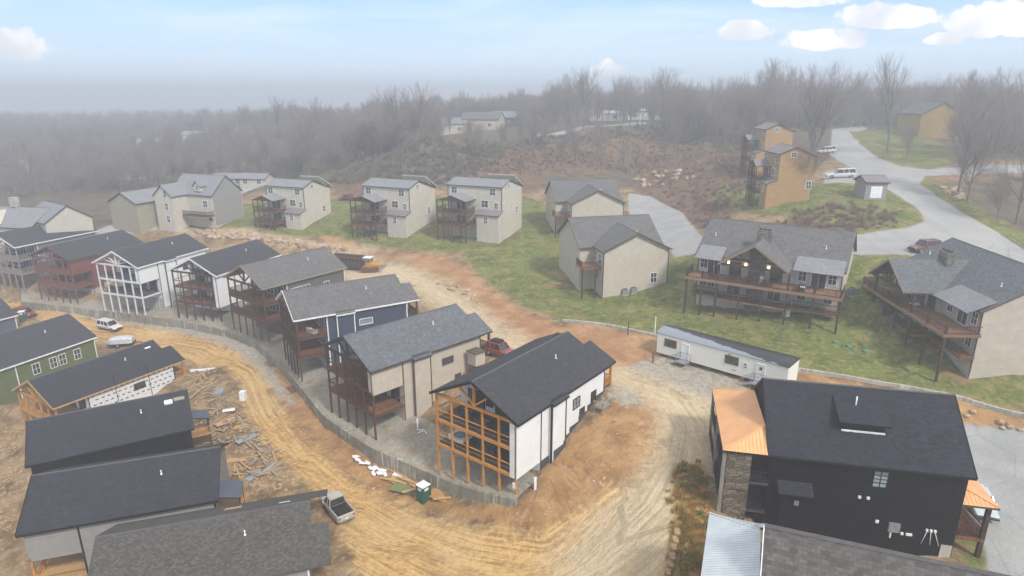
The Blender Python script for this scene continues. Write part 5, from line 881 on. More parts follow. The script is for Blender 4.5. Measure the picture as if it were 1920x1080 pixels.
# ---------------------------------------------------------------- vehicles
def sec(x, hw, zl, zb, r=.1):
    return [Vector(p) for p in ((x, -hw + .08, zl), (x, -hw, zl + .18), (x, -hw, zb - r), (x, -hw + r * .9, zb), (x, hw - r * .9, zb), (x, hw, zb - r), (x, hw, zl + .18), (x, hw - .08, zl))]
def wheel(root, x, y, r=.37):
    s_ = 1 if y > 0 else -1; mb = MB(); mb.tube((x, y - s_ * .24, r), (x, y, r), r, r, 18); w = mb.build('wheel', 'rubber', root)
    mb = MB(); mb.tube((x, y - s_ * .02, r), (x, y + s_ * .015, r), r * .62, r * .58, 14); mb.build('rim', 'grey_metal', w)
def car(label, cat, rear, front, col, kind='suv', name='parked_car', L=4.9, W=1.95, H=1.8, group=None, z=None):
    a, b = Vector((*rear, 0)), Vector((*front, 0)); c = (a + b) / 2; yaw = atan2(b.y - a.y, b.x - a.x)
    t = thing(name, label, cat, (c.x, c.y, G(c.x, c.y) + .02 if z is None else z), yaw, group); h = W / 2; l = L / 2
    # pitch to the slope
    f = G(c.x + cos(yaw) * 1.5, c.y + sin(yaw) * 1.5); g = G(c.x - cos(yaw) * 1.5, c.y - sin(yaw) * 1.5)
    if z is None: t.rotation_euler = (0, -atan2(f - g, 3), yaw); t.location.z = (f + g) / 2 + .03
    zb = H * .56; mb = MB()
    if kind == 'pickup':
        mb.loft([sec(-l, h * .9, .5, zb * .98), sec(-l + .1, h * .98, .42, zb * 1.04), sec(-l + .12, h * .98, .42, zb * 1.04)], 0)
        mb.box((-l + .1, -h, .42), (-.45, -h + .1, zb * 1.06)); mb.box((-l + .1, h - .1, .42), (-.45, h, zb * 1.06)); mb.box((-l + .1, -h + .1, .45), (-.45, h - .1, .62), 1); mb.box((-l + .08, -h + .1, .55), (-l + .16, h - .1, zb * 1.05)); mb.box((-.53, -h + .1, .5), (-.45, h - .1, zb * 1.05), 1)
        mb.loft([sec(-.45, h, .4, zb * 1.05), sec(l * .42, h, .4, zb * 1.02), sec(l * .55, h * .99, .4, zb), sec(l * .9, h * .97, .42, zb * .93), sec(l, h * .88, .5, zb * .8)], 0)
    else:
        mb.loft([sec(-l, h * .9, .5, zb * .95), sec(-l + .12, h * .97, .42, zb), sec(-l * .5, h, .38, zb * 1.02), sec(l * .3, h, .38, zb), sec(l * .5, h * .99, .38, zb * .97), sec(l * .86, h * .96, .4, zb * .88), sec(l * .97, h * .88, .45, zb * .78), sec(l, h * .8, .5, zb * .7)], 0)
    mb.build('body', [col, 'rubber'], t)
    # greenhouse
    if kind == 'pickup': xs = (-.42, -.25, l * .26, l * .46)
    elif kind == 'suv': xs = (-l + .1, -l + .38, l * .18, l * .42)
    else: xs = (-l * .72, -l * .38, l * .12, l * .4)
    z0 = zb - .02; g_ = lambda x, hw, zz: [Vector((x, -hw, zz)), Vector((x, hw, zz))]
    mb = MB(); hb, ht = h * .93, h * .76
    B4 = [(xs[0], -hb, z0), (xs[3], -hb, z0), (xs[3], hb, z0), (xs[0], hb, z0)]; T4 = [(xs[1], -ht, H - .06), (xs[2], -ht, H - .06), (xs[2], ht, H - .06), (xs[1], ht, H - .06)]
    for i in range(4): j = (i + 1) % 4; mb.face([B4[i], B4[j], T4[j], T4[i]])
    mb.face(T4); mb.face(B4[::-1]); mb.build('windows', 'glass_car', t)
    mb = MB(); mb.loft([[Vector((x, -w_, H - .09)), Vector((x, -w_ * .93, H)), Vector((x, w_ * .93, H)), Vector((x, w_, H - .09))] for x, w_ in ((xs[1] - .06, ht * .97), (xs[1] + .1, ht * 1.03), (xs[2] - .1, ht * 1.03), (xs[2] + .05, ht * .97))]); mb.build('roof', col, t)
    mb = MB()
    for s_ in (-1, 1):
        for p, q in ((B4[0], T4[0]), (B4[1], T4[1])): mb.beam((p[0], s_ * hb, p[2]), (q[0], s_ * ht, q[2]), .09, .07)
        for u in ((.36, .68) if kind == 'suv' else (.5,)): x_ = xs[1] + (xs[2] - xs[1]) * u; mb.beam((x_, s_ * (hb + .01), z0), (x_, s_ * (ht + .01), H - .06), .09, .05)
    mb.build('pillars', col, t)
    for x in (-l * .62, l * .62):
        for s_ in (-1, 1): wheel(t, x, s_ * (h - .01), .38 if kind != 'car' else .33)
    for s_ in (-1, 1):
        mb = MB(); mb.box((l - .16, s_ * h * .52, zb * .68), (l - .03, s_ * h * .82, zb * .8)); mb.build('headlight', 'white_plastic', t)
        mb = MB(); mb.box((-l - .02, s_ * h * .7, zb * .7), (-l + .12, s_ * h * .88, zb * .92)); mb.build('taillight', 'paint_red', t)
        mb = MB(); mb.box((xs[3] - .35, s_ * (h + .02), zb - .02), (xs[3] - .2, s_ * (h + .2), zb + .13)); mb.build('mirror', col, t)
    mb = MB(); mb.box((l - .06, -h * .45, zb * .5), (l + .02, h * .45, zb * .72)); mb.build('grille', 'trim_black', t)
    mb = MB(); mb.box((l - .12, -h * .88, .38), (l + .06, h * .88, .56)); mb.box((-l - .06, -h * .88, .4), (-l + .1, h * .88, .6)); mb.build('bumper', 'dark_grey' if kind != 'pickup' else 'grey_metal', t)
    mb = MB(); mb.box((-l - .075, -.18, .62), (-l - .03, .18, .75)); mb.build('number_plate', 'white_plastic', t)
    return t
car('white suv on the dirt road below the white framed cabin', 'car', (-79.6, 116.4), (-74.6, 114.2), 'paint_white', 'suv', L=5.2)
car('dark red pickup with cap at the left end of the dirt road', 'car', (-102.0, 124.1), (-95.0, 120.7), 'paint_red', 'suv', L=5.6, W=2.0)
car('silver pickup with empty dark bed on the dirt road beside the mottled roof', 'car', (-17.2, 56.1), (-19.6, 59.2), 'paint_silver', 'pickup', L=5.2, W=1.95, H=1.85, name='pickup_truck')
t = car('red jeep parked on the gravel behind the beige cabin', 'car', (-2.7, 80.2), (-0.4, 78.3), 'paint_red', 'suv', L=4.3, W=1.85, H=1.85)
mb = MB(); mb.box((-1.2, -.5, 1.9), (.3, .5, 2.15)); mb.build('roof_box', 'rubber', t)
car('long white suv parked broadside beside the near ochre house', 'car', (73.7, 138.7), (68.7, 140.5), 'paint_white', 'suv', L=5.9, W=2.05, H=1.95)
car('white suv parked farther up behind the big multi stemmed tree', 'car', (87.5, 178.3), (83.9, 177.6), 'paint_white', 'suv', L=4.9)
car('maroon suv parked on the pale road beside the right edge duplex', 'car', (66.3, 97.0), (61.1, 95.7), 'paint_maroon', 'suv', L=4.8)
car('bright red car parked between the cream houses', 'car', (-40.2, 164.9), (-45.3, 166.3), 'paint_red', 'car', L=4.8, H=1.45)
car('pale blue car half hidden behind the copper rear porch', 'car', (42.9, 51.6), (41.8, 48.3), 'paint_lightblue', 'car', L=4.7, H=1.45)
# tarp covered trailer
p = (-71.3, 109.2); t = thing('covered_trailer', 'low trailer under a pale grey tarp beside the green cabin', 'trailer', (*p, G(*p)), radians(12))
mb = MB(); mb.loft([[Vector((x, -w_, .7)), Vector((x, -w_, h_)), Vector((x, -w_ * .5, h_ + .25)), Vector((x, w_ * .5, h_ + .22)), Vector((x, w_, h_)), Vector((x, w_, .7))] for x, w_, h_ in ((-2.1, .8, 1.2), (-1.6, 1.0, 1.5), (0, 1.02, 1.62), (1.4, .98, 1.5), (1.9, .85, 1.35))]); mb.build('tarp', 'tarp', t)
mb = MB(); mb.box((-2.2, -.95, .5), (2.0, .95, .7)); mb.beam((2.0, 0, .55), (3.3, 0, .5), .12); mb.build('chassis', 'trim_black', t)
for x in (-.5,):
    for s_ in (-1, 1): wheel(t, x, s_ * 1.08, .36)
# bulldozer and dump trailer at the back of the gravel yard
p = (-28.1, 123.6); t = thing('bulldozer', 'yellow tracked bulldozer with pale cab at the top of the gravel road', 'bulldozer', (*p, G(*p)), radians(-12))
for s_ in (-1, 1):
    mb = MB(); pr = [(-1.9, .35), (-1.5, 0), (1.5, 0), (2.0, .4), (1.8, .85), (-1.5, .9)]; mb.prism([(x, s_ * 1.35 - .28, z) for x, z in pr], (0, .56, 0)); mb.build('track', 'rust', t)
mb = MB(); mb.loft([sec(-1.7, .8, .6, 1.7), sec(.2, .85, .6, 1.75), sec(.25, .6, .7, 1.55), sec(2.0, .55, .7, 1.45)]); mb.build('body', 'yellow_paint', t)
mb = MB(); mb.box((-1.3, -.7, 1.7), (.1, .7, 2.6)); mb.build('cab_glass', 'glass_mid', t); mb = MB(); mb.box((-1.45, -.85, 2.6), (.25, .85, 2.75)); mb.build('cab_roof', 'white_plastic', t)
mb = MB()
for x in (-1.35, .1):
    for y in (-.72, .72): mb.box((x - .05, y - .05, 1.6), (x + .05, y + .05, 2.62))
mb.build('cab_posts', 'yellow_paint', t)
mb = MB(); mb.loft([[Vector((2.5 + d, y, z)) for d, z in ((0, .1), (-.15, .6), (0, 1.15), (.1, 1.15), (-.05, .6), (.12, .1))] for y in (-1.75, 1.75)]); mb.beam((2.4, -1.3, .5), (0, -1.4, .5), .15); mb.beam((2.4, 1.3, .5), (0, 1.4, .5), .15); mb.build('blade', 'grey_metal', t)
p = (-33.0, 125.3); t = thing('dump_trailer', 'long black ribbed dump trailer beside the yellow bulldozer', 'trailer', (*p, G(*p)), radians(-18))
mb = MB(); mb.loft([[Vector((x, -1.15, zl)), Vector((x, -1.3, zt)), Vector((x, -1.15, zt)), Vector((x, -1.0, zl + .1)), Vector((x, 1.0, zl + .1)), Vector((x, 1.15, zt)), Vector((x, 1.3, zt)), Vector((x, 1.15, zl))] for x, zl, zt in ((-4, .8, 2.7), (3.2, .8, 2.5), (4.4, 1.5, 2.3))]); mb.build('hopper', 'dark_grey', t)
mb = MB()
for k in range(9): mb.box((-3.9 + k * .9, -1.42, .85), (-3.78 + k * .9, -1.2, 2.6)); mb.box((-3.9 + k * .9, 1.2, .85), (-3.78 + k * .9, 1.42, 2.6))
mb.box((-4, -1.45, 2.55), (4.2, -1.25, 2.72)); mb.box((-4, 1.25, 2.55), (4.2, 1.45, 2.72)); mb.build('ribs', 'rust', t)
mb = MB(); mb.box((-4, -.5, .55), (4.4, .5, .8)); mb.build('chassis', 'rust', t)
for x in (-3, -1.9):
    for s_ in (-1, 1): wheel(t, x, s_ * 1.2, .48)
# ---------------------------------------------------------------- portable toilets
def toilet(xy, rz, label):
    t = thing('portable_toilet', label, 'portable toilet', (*xy, G(*xy)), radians(rz), 'green portable toilets'); t.scale = (.92,) * 3
    mb = MB(); mb.box((-.55, -.55, .02), (.55, .55, 2.05)); mb.build('cabin_shell', 'porta_green', t)
    mb = MB()
    for a in (-.57, .57):
        for b in (-.57, .57): mb.box((a - .05, b - .05, 0), (a + .05, b + .05, 2.07))
    mb.build('corner_posts', 'porta_green', t)
    mb = MB(); mb.loft([[Vector((x, y, z)) for x, y in ((-w, -w), (w, -w), (w, w), (-w, w))] for w, z in ((.62, 2.06), (.62, 2.14), (.55, 2.22), (.3, 2.27))]); mb.build('roof', 'white_plastic', t)
    for f in ((.56, 0), (0, -.56), (-.56, 0)):
        mb = MB(); w = (.02, .28) if f[0] else (.28, .02); mb.box((f[0] - w[0], f[1] - w[1], 1.55), (f[0] + w[0], f[1] + w[1], 1.85)); mb.build('vent_panel', 'white_plastic', t)
    mb = MB(); mb.box((-.38, -.6, .1), (.38, -.555, 1.5)); mb.build('door', 'porta_green', t)
    mb = MB(); mb.tube((.4, .4, 2.1), (.4, .4, 2.35), .05, .05, 6); mb.build('vent_pipe', 'white_plastic', t)
    return t
toilet((-9.4, 58.7), 48, 'green portable toilet with white roof in front of the retaining wall'); toilet((-96.9, 119.6), 20, 'green portable toilet with white roof beside the dark red pickup')
# ---------------------------------------------------------------- building debris
def sheet(name, label, cat, xy, rz, w, l, h, m, group=None, tilt=(0, 0), dz=0, nsub=1):
    mb = MB(); mb.tf = Matrix.Rotation(tilt[0], 4, 'X') @ Matrix.Rotation(tilt[1], 4, 'Y'); 
    for k in range(nsub): mb.box((-l / 2 + .1 * sin(k * 2.3), -w / 2 + .07 * sin(k * 5), k * h * 1.05), (l / 2 + .1 * sin(k * 2.3), w / 2 + .07 * sin(k * 5), (k + 1) * h * 1.05 - .004))
    o = mb.build(name, m); o.location = (*xy, G(*xy) + .06 + dz); o.rotation_euler = (0, 0, radians(rz)); return tag(o, label, cat, group)
bd = []
for i, (l, m) in enumerate(((3.6, 'lumber'), (2.4, 'grey_wood'), (4.4, 'lumber'), (3.0, 'osb'), (1.8, 'grey_wood'), (2.8, 'grey_wood'))):
    mb = MB(); mb.beam((-l / 2, 0, .03), (l / 2, .02, .05 + .1 * (i % 3)), .14 + .05 * (i % 2), .05); bd.append(mb.build('scrap_board', m))
LB = {'lumber': 'yellow lumber offcut lying in the debris between lower cabins and dirt road', 'grey_wood': 'weathered grey board lying in the debris between lower cabins and dirt road', 'osb': 'orange brown board strip lying in the debris beside the lower cabins', 'white_wood': 'white painted trim strip lying in the debris beside the lower cabins'}
spots = [(-49.0, 93.8), (-29.5, 68.7), (-50.0, 94.0), (-30.6, 68.6), (-39.6, 75.3), (-31.3, 67.6), (-34.8, 72.8), (-28.8, 67.0), (-29.5, 67.5), (-39.6, 81.3), (-38.1, 80.5), (-46.6, 86.3), (-41.3, 78.2), (-41.1, 83.7), (-40.4, 77.4), (-49.7, 89.7), (-33.4, 74.1), (-44.9, 84.9), (-43.9, 80.9), (-28.4, 65.0), (-30.3, 65.2), (-29.2, 69.3), (-33.0, 68.7), (-46.4, 90.0), (-51.1, 92.1), (-48.1, 93.7), (-50.2, 95.6), (-50.9, 92.1), (-43.6, 82.2), (-47.0, 89.6), (-51.6, 96.3), (-31.6, 70.3), (-28.6, 65.7), (-38.8, 74.3), (-32.6, 73.2), (-34.0, 72.2), (-27.5, 64.7), (-50.8, 92.1), (-35.7, 75.9), (-30.4, 65.9), (-31.0, 69.3), (-30.1, 69.4), (-38.6, 77.8), (-53.9, 97.5), (-37.4, 78.6), (-46.0, 84.3), (-42.6, 79.9), (-49.2, 92.2), (-33.1, 66.9), (-40.7, 77.8), (-35.9, 71.9), (-34.7, 74.5), (-33.1, 74.1), (-50.9, 92.9), (-44.0, 85.6), (-54.3, 98.0), (-28.9, 67.9), (-30.9, 68.7), (-37.4, 78.5), (-32.4, 66.0), (-29.9, 64.9), (-33.0, 70.5), (-32.9, 68.4), (-38.6, 75.8), (-30.7, 71.3), (-45.4, 88.4), (-39.4, 75.3), (-27.7, 66.1), (-41.4, 82.0), (-42.6, 78.4), (-34.4, 74.3), (-27.7, 65.6), (-48.6, 88.4), (-30.1, 69.3), (-48.0, 88.9), (-35.4, 76.5), (-52.7, 97.2), (-47.2, 92.6), (-32.9, 70.8), (-31.3, 65.5), (-30.8, 70.9), (-35.2, 72.3), (-34.7, 76.2), (-50.7, 92.0), (-37.7, 73.3), (-41.3, 81.4), (-49.4, 92.1), (-30.2, 68.2), (-41.7, 77.8), (-36.0, 71.9), (-28.3, 65.3), (-31.9, 66.8), (-31.7, 72.5), (-29.7, 66.6), (-29.1, 66.7), (-33.8, 71.9), (-36.7, 77.4), (-38.0, 77.2), (-50.1, 95.2), (-30.2, 66.3), (-28.6, 67.9), (-31.4, 68.5), (-43.1, 82.7), (-30.9, 67.4), (-32.1, 71.4), (-32.7, 68.1), (-39.5, 75.5), (-42.0, 79.0), (-50.4, 94.5), (-31.7, 66.9), (-41.5, 80.5), (-40.6, 77.2), (-31.7, 66.5), (-48.0, 90.0), (-30.6, 71.3), (-32.2, 68.0), (-49.5, 90.6), (-44.2, 80.5), (-37.4, 77.1), (-30.9, 69.9), (-51.5, 92.8), (-46.8, 88.5), (-30.5, 65.7), (-40.9, 80.1), (-41.4, 80.7), (-52.0, 97.1), (-31.8, 70.6), (-40.7, 77.5), (-41.6, 76.2), (-35.8, 75.1), (-51.8, 96.6), (-46.6, 86.9), (-42.1, 84.7), (-38.4, 73.7), (-32.6, 65.6), (-40.5, 78.0), (-34.3, 74.8), (-29.4, 69.0), (-36.5, 76.8), (-49.3, 95.4), (-43.2, 80.4), (-28.3, 66.4), (-42.8, 81.8), (-29.9, 67.7), (-29.0, 65.1), (-28.4, 65.7), (-39.3, 80.9), (-34.5, 73.9), (-37.8, 77.0), (-43.4, 84.3)]
used0 = set()
for i, (x, y) in enumerate(spots):
    k = random.randrange(6); s_ = bd[k]
    if k in used0: o = s_.copy(); COL.objects.link(o)
    else: o = s_; used0.add(k)
    o.location = (x, y, G(x, y) + .05 + random.random() * .25); o.rotation_euler = (random.uniform(-.12, .12), random.uniform(-.12, .12), random.uniform(0, pi)); sc1 = random.uniform(.25, .85); o.scale = (sc1, 1, 1)
    tag(o, LB[o.data.materials[0].name], 'board', 'scrap boards strewn beside the lower cabins: ' + o.data.materials[0].name.replace('_', ' '))
for k in range(6):
    if k not in used0: bpy.data.objects.remove(bd[k])
S = [('metal_sheet', 'blue grey metal sheet on the ground, left one of two near the lumber heap', 'metal sheet', (-30.0, 65.7), 66, .95, 3.0, .05, 'sheet_metal'), ('metal_sheet', 'blue grey metal sheet on the ground, right one of two near the lumber heap', 'metal sheet', (-28.4, 66.1), 80, 1.3, 2.6, .05, 'sheet_metal'),
 ('metal_sheet', 'bent grey metal sheet with white edge above the lumber heap', 'metal sheet', (-33.6, 72.0), 52, 1.0, 2.6, .05, 'grey_metal'), ('sheet_stack', 'grey stack of sheets on the brown mound', 'stack of sheets', (-43.7, 86.8), 100, 1.2, 3.0, .08, 'grey_metal'),
 ('plywood_sheet', 'orange brown plywood sheet beside the small slate porch roof', 'plywood', (-34.0, 68.9), 15, 1.3, 2.6, .03, 'osb'), ('plywood_sheet', 'pinkish plywood sheet lying flat in the middle of the debris', 'plywood', (-38.9, 78.0), 48, 1.2, 2.8, .03, 'pink_paper'),
 ('cardboard_sheet', 'flattened brown cardboard by the debris mound', 'cardboard', (-35.5, 75.1), 10, 1.2, 1.8, .02, 'cardboard'), ('plywood_sheet', 'rusty brown panel lying beside the retaining wall on the gravel', 'panel', (-32.2, 86.3), -50, 1.6, 2.2, .04, 'rust'),
 ('olive_panel', 'large olive green panel lying beside the portable toilet', 'panel', (-11.6, 61.0), -20, 1.7, 3.4, .05, 'olive_sheet'), ('pipe', 'long white pipe lying near the dirt road bend', 'pipe', (-50.5, 96.9), 12, .35, 4.5, .3, 'white_plastic'),
 ('door_panel', 'white panel lying across other scrap in front of the debris mound', 'panel', (-39.7, 80.9), 20, .9, 1.6, .05, 'white_plastic'), ('drum', 'white upright barrel at the edge of the tyre tracks', 'barrel', (-39.3, 84.9), 0, .8, .8, 1.3, 'white_plastic'),
 ('plywood_sheet', 'yellow plywood sheet in the heap between toilet and wall', 'plywood', (-12.5, 62.7), -35, 1.2, 2.4, .04, 'lumber'), ('black_sheet', 'dark roofing offcut with white edge in the lumber heap', 'roofing', (-12.8, 63.3), -20, .6, 1.5, .12, 'white_plastic'),
 ('dirt_tarp', 'rust orange tarp crumpled right of the portable toilet', 'tarp', (-7.7, 58.8), -30, 1.6, 2.6, .1, 'cardboard')]
for a_ in S: sheet(*a_)
for i, (q, rz, l) in enumerate((((-13.1, 63.7), -38, 4.2), ((-12.2, 62.9), -42, 3.6), ((-11.6, 62.0), -30, 3.2), ((-13.3, 62.4), -20, 3.0), ((-10.9, 61.3), -45, 3.4), ((-12.6, 61.8), -35, 2.6), ((-7.2, 58.0), 10, 2.2), ((-11.0, 60.2), 25, 2.0))):
    o = sheet('lumber_plank', 'yellow lumber plank in the heap left of the portable toilet' if i < 6 else 'yellow lumber plank on the soil beside the portable toilet', 'plank', q, rz, .28, l, .06, 'lumber', 'lumber planks heaped near the portable toilet' if i < 6 else 'loose planks beside the portable toilet', dz=.1 * (i % 4))
# white wrap bundles along the wall
def lump(seed, r, sx, sy, sz):
    bm = bmesh.new(); bmesh.ops.create_icosphere(bm, subdivisions=1, radius=r); rr = random.Random(seed); ph = [rr.uniform(0, 6) for _ in range(6)]
    for v in bm.verts:
        k = 1 + .22 * sin(v.co.x * 5 / r * .5 + ph[0]) * cos(v.co.y * 4 / r * .5 + ph[1]) + rr.uniform(-.3, .3); v.co = Vector((v.co.x * sx * k, v.co.y * sy * k, v.co.z * sz * k))
    me = bpy.data.meshes.new('lump'); bm.to_mesh(me); bm.free(); return me
WB = [lump(40 + i, .4, 1.6, .7, .45) for i in range(3)]
for me_ in WB: me_.materials.append(M['white_plastic'])
for i, q in enumerate(((-18.2, 66.4), (-17.5, 65.7), (-16.9, 65.7), (-16.2, 64.8), (-15.7, 64.9), (-15.1, 63.9), (-14.5, 63.7), (-18.6, 67.2), (-15.9, 64.0), (-15.0, 64.4))):
    o = bpy.data.objects.new('insulation_bundle', WB[i % 3]); COL.objects.link(o); o.location = (*q, G(*q) + .25); o.rotation_euler = (0, 0, -.7 + .5 * sin(i * 3)); tag(o, 'crumpled white wrapped bundle in the row along the foot of the retaining wall', 'bundle', 'white bundles along the retaining wall')
# pale board, wrappers and strips left on roofs
def onroof(name, label, cat, key, u, v, w, l, h, m, rz=0):
    c_ = CAB[key]; R = Matrix.Translation(c_.location) @ Matrix.Rotation(c_.rotation_euler[2], 4, 'Z'); ze_, ri, W_2 = RO[key]; z = ze_ - c_.location.z + ri * (1 - abs(v) / W_2); sl = atan2(ri, W_2) * (1 if v < 0 else -1)
    mb = MB(); mb.tf = Matrix.Rotation(sl, 4, 'X') @ Matrix.Rotation(rz, 4, 'Z'); mb.box((-l / 2, -w / 2, .02), (l / 2, w / 2, h)); o = mb.build(name, m); o.location = R @ Vector((u, v, z)); o.rotation_euler = (0, 0, c_.rotation_euler[2]); tag(o, label, cat)
RO = {'L4': (3.66, 2.77, 5.75), 'L5': (3.65, 2.75, 5.75), 'L6': (2.58, 2.8, 5.75), 'L3': (.91, 2.86, 5.75)}
onroof('shingle_bundle', 'pale bundle of shingles left on the black walled cabin roof, left of two', 'bundle', 'L4', 14.2, -1.5, .6, .9, .25, 'white_plastic'); onroof('shingle_bundle', 'pale bundle of shingles left on the black walled cabin roof, right of two', 'bundle', 'L4', 15.4, -1.3, .5, 1.2, .2, 'grey_wood')
onroof('plywood_sheet', 'light plywood sheet on the back slope of the mottled roof', 'plywood', 'L6', 10.5, 3.2, 1.2, 1.5, .04, 'lumber'); onroof('trim_strip', 'white strip lying near the ridge of the mottled roof', 'strip', 'L6', 15.3, 1.5, .12, 1.0, .06, 'white_plastic'); onroof('wrapper', 'white wrapper near the top of the unfinished cabin roof', 'wrapper', 'L3', 16.4, -1.2, .3, .9, .04, 'white_plastic')
# house wrap print on the unfinished cabin and its battens
c = CAB['L3']; he = .91 + 7.4; hw = 5.35; mb = MB(); rr = random.Random(5)
for r_ in range(4):
    for k in range(15):
        a0 = 5.2 + k * .82 + (r_ % 2) * .4; z0 = he - .55 - r_ * .75
        mb.box((a0, -hw - .012, z0), (a0 + .42, -hw + .004, z0 + .17))
mb.build('wrap_print', 'dark_grey', c)
for a0 in (8.6, 13.6): mb = MB(); mb.beam((a0, -hw - .15, he - 4.5), (a0 - .3, -hw - .5, he + 1.8), .06); mb.build('guy_pole', 'trim_black', c)
# small entry porches at the backs of the lower cabins
for key, dz, m_, u0 in (('L4', 2.5, 'slate_metal_roof', 16.2), ('L5', 2.6, 'slate_metal_roof', 16.65)):
    c = CAB[key]; he = RO[key][0] - c.location.z; zt_ = he - .3; y0, y1 = (-2.2, .4) if key == 'L4' else (-4.8, -1.6)
    mb = MB(); slab(mb, (u0 + 2.2, y0, zt_ - .5), (u0 + 2.2, y1, zt_ - .5), (u0, y1, zt_), (u0, y0, zt_), .12); mb.build('entry_roof', [m_, 'trim_black'], c)
    posts(c, [(u0 + 2.0, y0 + .15), (u0 + 2.0, y1 - .15)], zt_ - .55, 'brown_stain', .2); mb = MB(); mb.box((u0 - .1, y0 - .2, he - 2.9), (u0 + 2.1, y1 + .2, he - 2.75)); mb.build('entry_deck', 'lumber', c)
    railing(c, [(u0, y0 - .15), (u0 + 2.0, y0 - .15), (u0 + 2.0, y1 + .15)], he - 2.75, 'cedar', .9)
# ---------------------------------------------------------------- yard pieces
p = (-11.08, 69.0, 3.2); t = thing('pipe_stub', 'white plastic drain pipes standing in the gravel between beige and white cabins', 'pipes', p)
mb = MB(); mb.tube((-.3, 0, -.3), (-.3, 0, 1.5), .1, .1, 8); mb.build('upright_pipe', 'white_plastic', t)
mb = MB()
for a in range(6): mb.tube((.6, -.3, .12), (.6 + cos(a) * 1.0, -.3 + sin(a) * .9, .15), .07, .07, 6)
mb.build('pipe_fittings', 'white_plastic', t)
p = (2.3, 54.8); o = MB(); o.box((-.12, -.05, 0), (.12, .05, 1.5)); tag(o.build('marker_post', 'white_plastic', None, (*p, G(*p) - .1)), 'short white marker post in the dirt slope right of the orange framed cabin', 'post')
c = CAB['T1']; mb = MB(); mb.box((.2, -5.25, 2.9), (.3, -4.95, 3.5)); mb.build('notice', 'white_plastic', c)
p = (10.0, 64.1); g = G(*p); t = thing('side_landing', 'small pale framed landing at the rear side of the white cabin', 'landing', (*p, g + .5), radians(52))
mb = MB(); mb.box((-.9, -.6, -.1), (.9, .6, .02)); mb.build('platform', 'grey_wood', t)
railing(t, [(-.9, .6), (-.9, -.6), (.9, -.6)], 0, 'grey_wood', .7, False)
mb = MB()
for a in (-.85, .85):
    for b in (-.55, .55): mb.box((a - .05, b - .05, -1.4), (a + .05, b + .05, .72))
mb.build('corner_posts', 'grey_wood', t)
# heat pump enclosure behind the beige cabin
p = (-4.66, 77.27, 9.0); t = thing('bin_enclosure', 'brown slatted bin enclosure on the rear corner of the beige cabin', 'enclosure', (p[0], p[1], 8.3), radians(44))
mb = MB(); mb.box((-.8, -.8, 0), (.8, .8, 1.7)); mb.build('slatted_box', 'siding_beige', t); mb = MB(); mb.box((-.95, -.95, 1.7), (.95, .95, 1.8)); mb.build('lid', 'trim_brown', t)
def acunit(p, label, group=None):
    t = thing('air_conditioner', label, 'air conditioner', (*p, G(*p) - .05), radians(15), group); mb = MB(); mb.box((-.5, -.5, .05), (.5, .5, 1.05)); mb.build('casing', 'grey_metal', t); mb = MB(); mb.tube((0, 0, 1.05), (0, 0, 1.1), .4, .38, 14); mb.build('fan_grille', 'trim_black', t); mb = MB(); mb.box((-.6, -.6, -.4), (.6, .6, .05)); mb.build('pad', 'concrete_pale', t)
acunit((18.5, 100.5), 'grey air conditioner by the beige house wall, left of two', 'air conditioners beside the beige house'); acunit((20.0, 100.9), 'grey air conditioner by the beige house wall, right of two', 'air conditioners beside the beige house'); acunit((48.2, 86.7), 'pale air conditioner on the grass right of the lit duplex')
for i, p in enumerate(((41.8, 77.1), (43.1, 76.1), (44.6, 75.0))):
    t = thing('septic_lid', ('leftmost', 'middle', 'rightmost')[i] + ' round green tank lid in the row on the grass', 'tank lid', (*p, G(*p)), 0, 'green tank lids on the grass'); mb = MB(); mb.tube((0, 0, -.2), (0, 0, .1), .36, .36, 16); mb.build('riser', 'septic_green', t); mb = MB(); mb.tube((0, 0, .1), (0, 0, .18), .4, .28, 16); mb.build('cap', 'septic_green', t)
p = (38.3, 84.4); t = thing('utility_box', 'white utility cabinet below the lower deck of the lit duplex', 'utility box', (*p, G(*p)), radians(-30)); mb = MB(); mb.box((-.45, -.3, -.3), (.45, .3, 1.1)); mb.build('cabinet', 'white_plastic', t); mb = MB(); mb.box((-.02, -.32, .1), (.02, -.3, 1.0)); mb.build('door_seam', 'trim_dark', t)
for lb, p, h_, m_, w_ in (('tall thin white pole above the left end of the office trailer', (19.7, 82.7), 2.7, 'white_plastic', .1), ('dark fence post on the bank between cabin and trailer', (16.1, 83.2), 1.9, 'trim_brown', .14), ('dark post at the left end of the office trailer', (17.8, 74.7), 1.2, 'trim_brown', .16), ('short white marker on the grass below the middle cream house', (-22.7, 139.9), 1.0, 'white_plastic', .2), ('white drum on the grass below the dormer house', (-81.6, 148.6), 1.3, 'white_plastic', .6)):
    mb = MB(); mb.box((-w_ / 2, -w_ / 2, -.3), (w_ / 2, w_ / 2, h_)); mb.box((-w_ * .6, -w_ * .6, h_), (w_ * .6, w_ * .6, h_ + .05)); tag(mb.build('marker_pole' if h_ > 1.5 else 'marker_post', m_, None, (*p, G(*p))), lb, 'post')
for i, p in enumerate(((13.8, 45.3), (13.5, 44.6), (13.2, 43.9), (12.9, 43.1), (12.6, 42.5), (12.3, 41.9))):
    mb = MB(); mb.loft([[Vector((x, -.22 * k, 0)), Vector((x, -.25 * k, .34 * k)), Vector((x, .23 * k, .36 * k)), Vector((x, .26 * k, 0))] for x, k in ((-.44, .9), (-.4, 1.05), (.38, 1), (.45, .88))]); o = mb.build('stone_block', 'rock_tan', None, (*p, G(*p) - .05)); o.rotation_euler = (0, 0, 1.35 + .12 * sin(i * 2)); tag(o, 'tan stone block in the row edging the weedy strip beside the gravel road', 'stone block', 'stone blocks edging the gravel road')
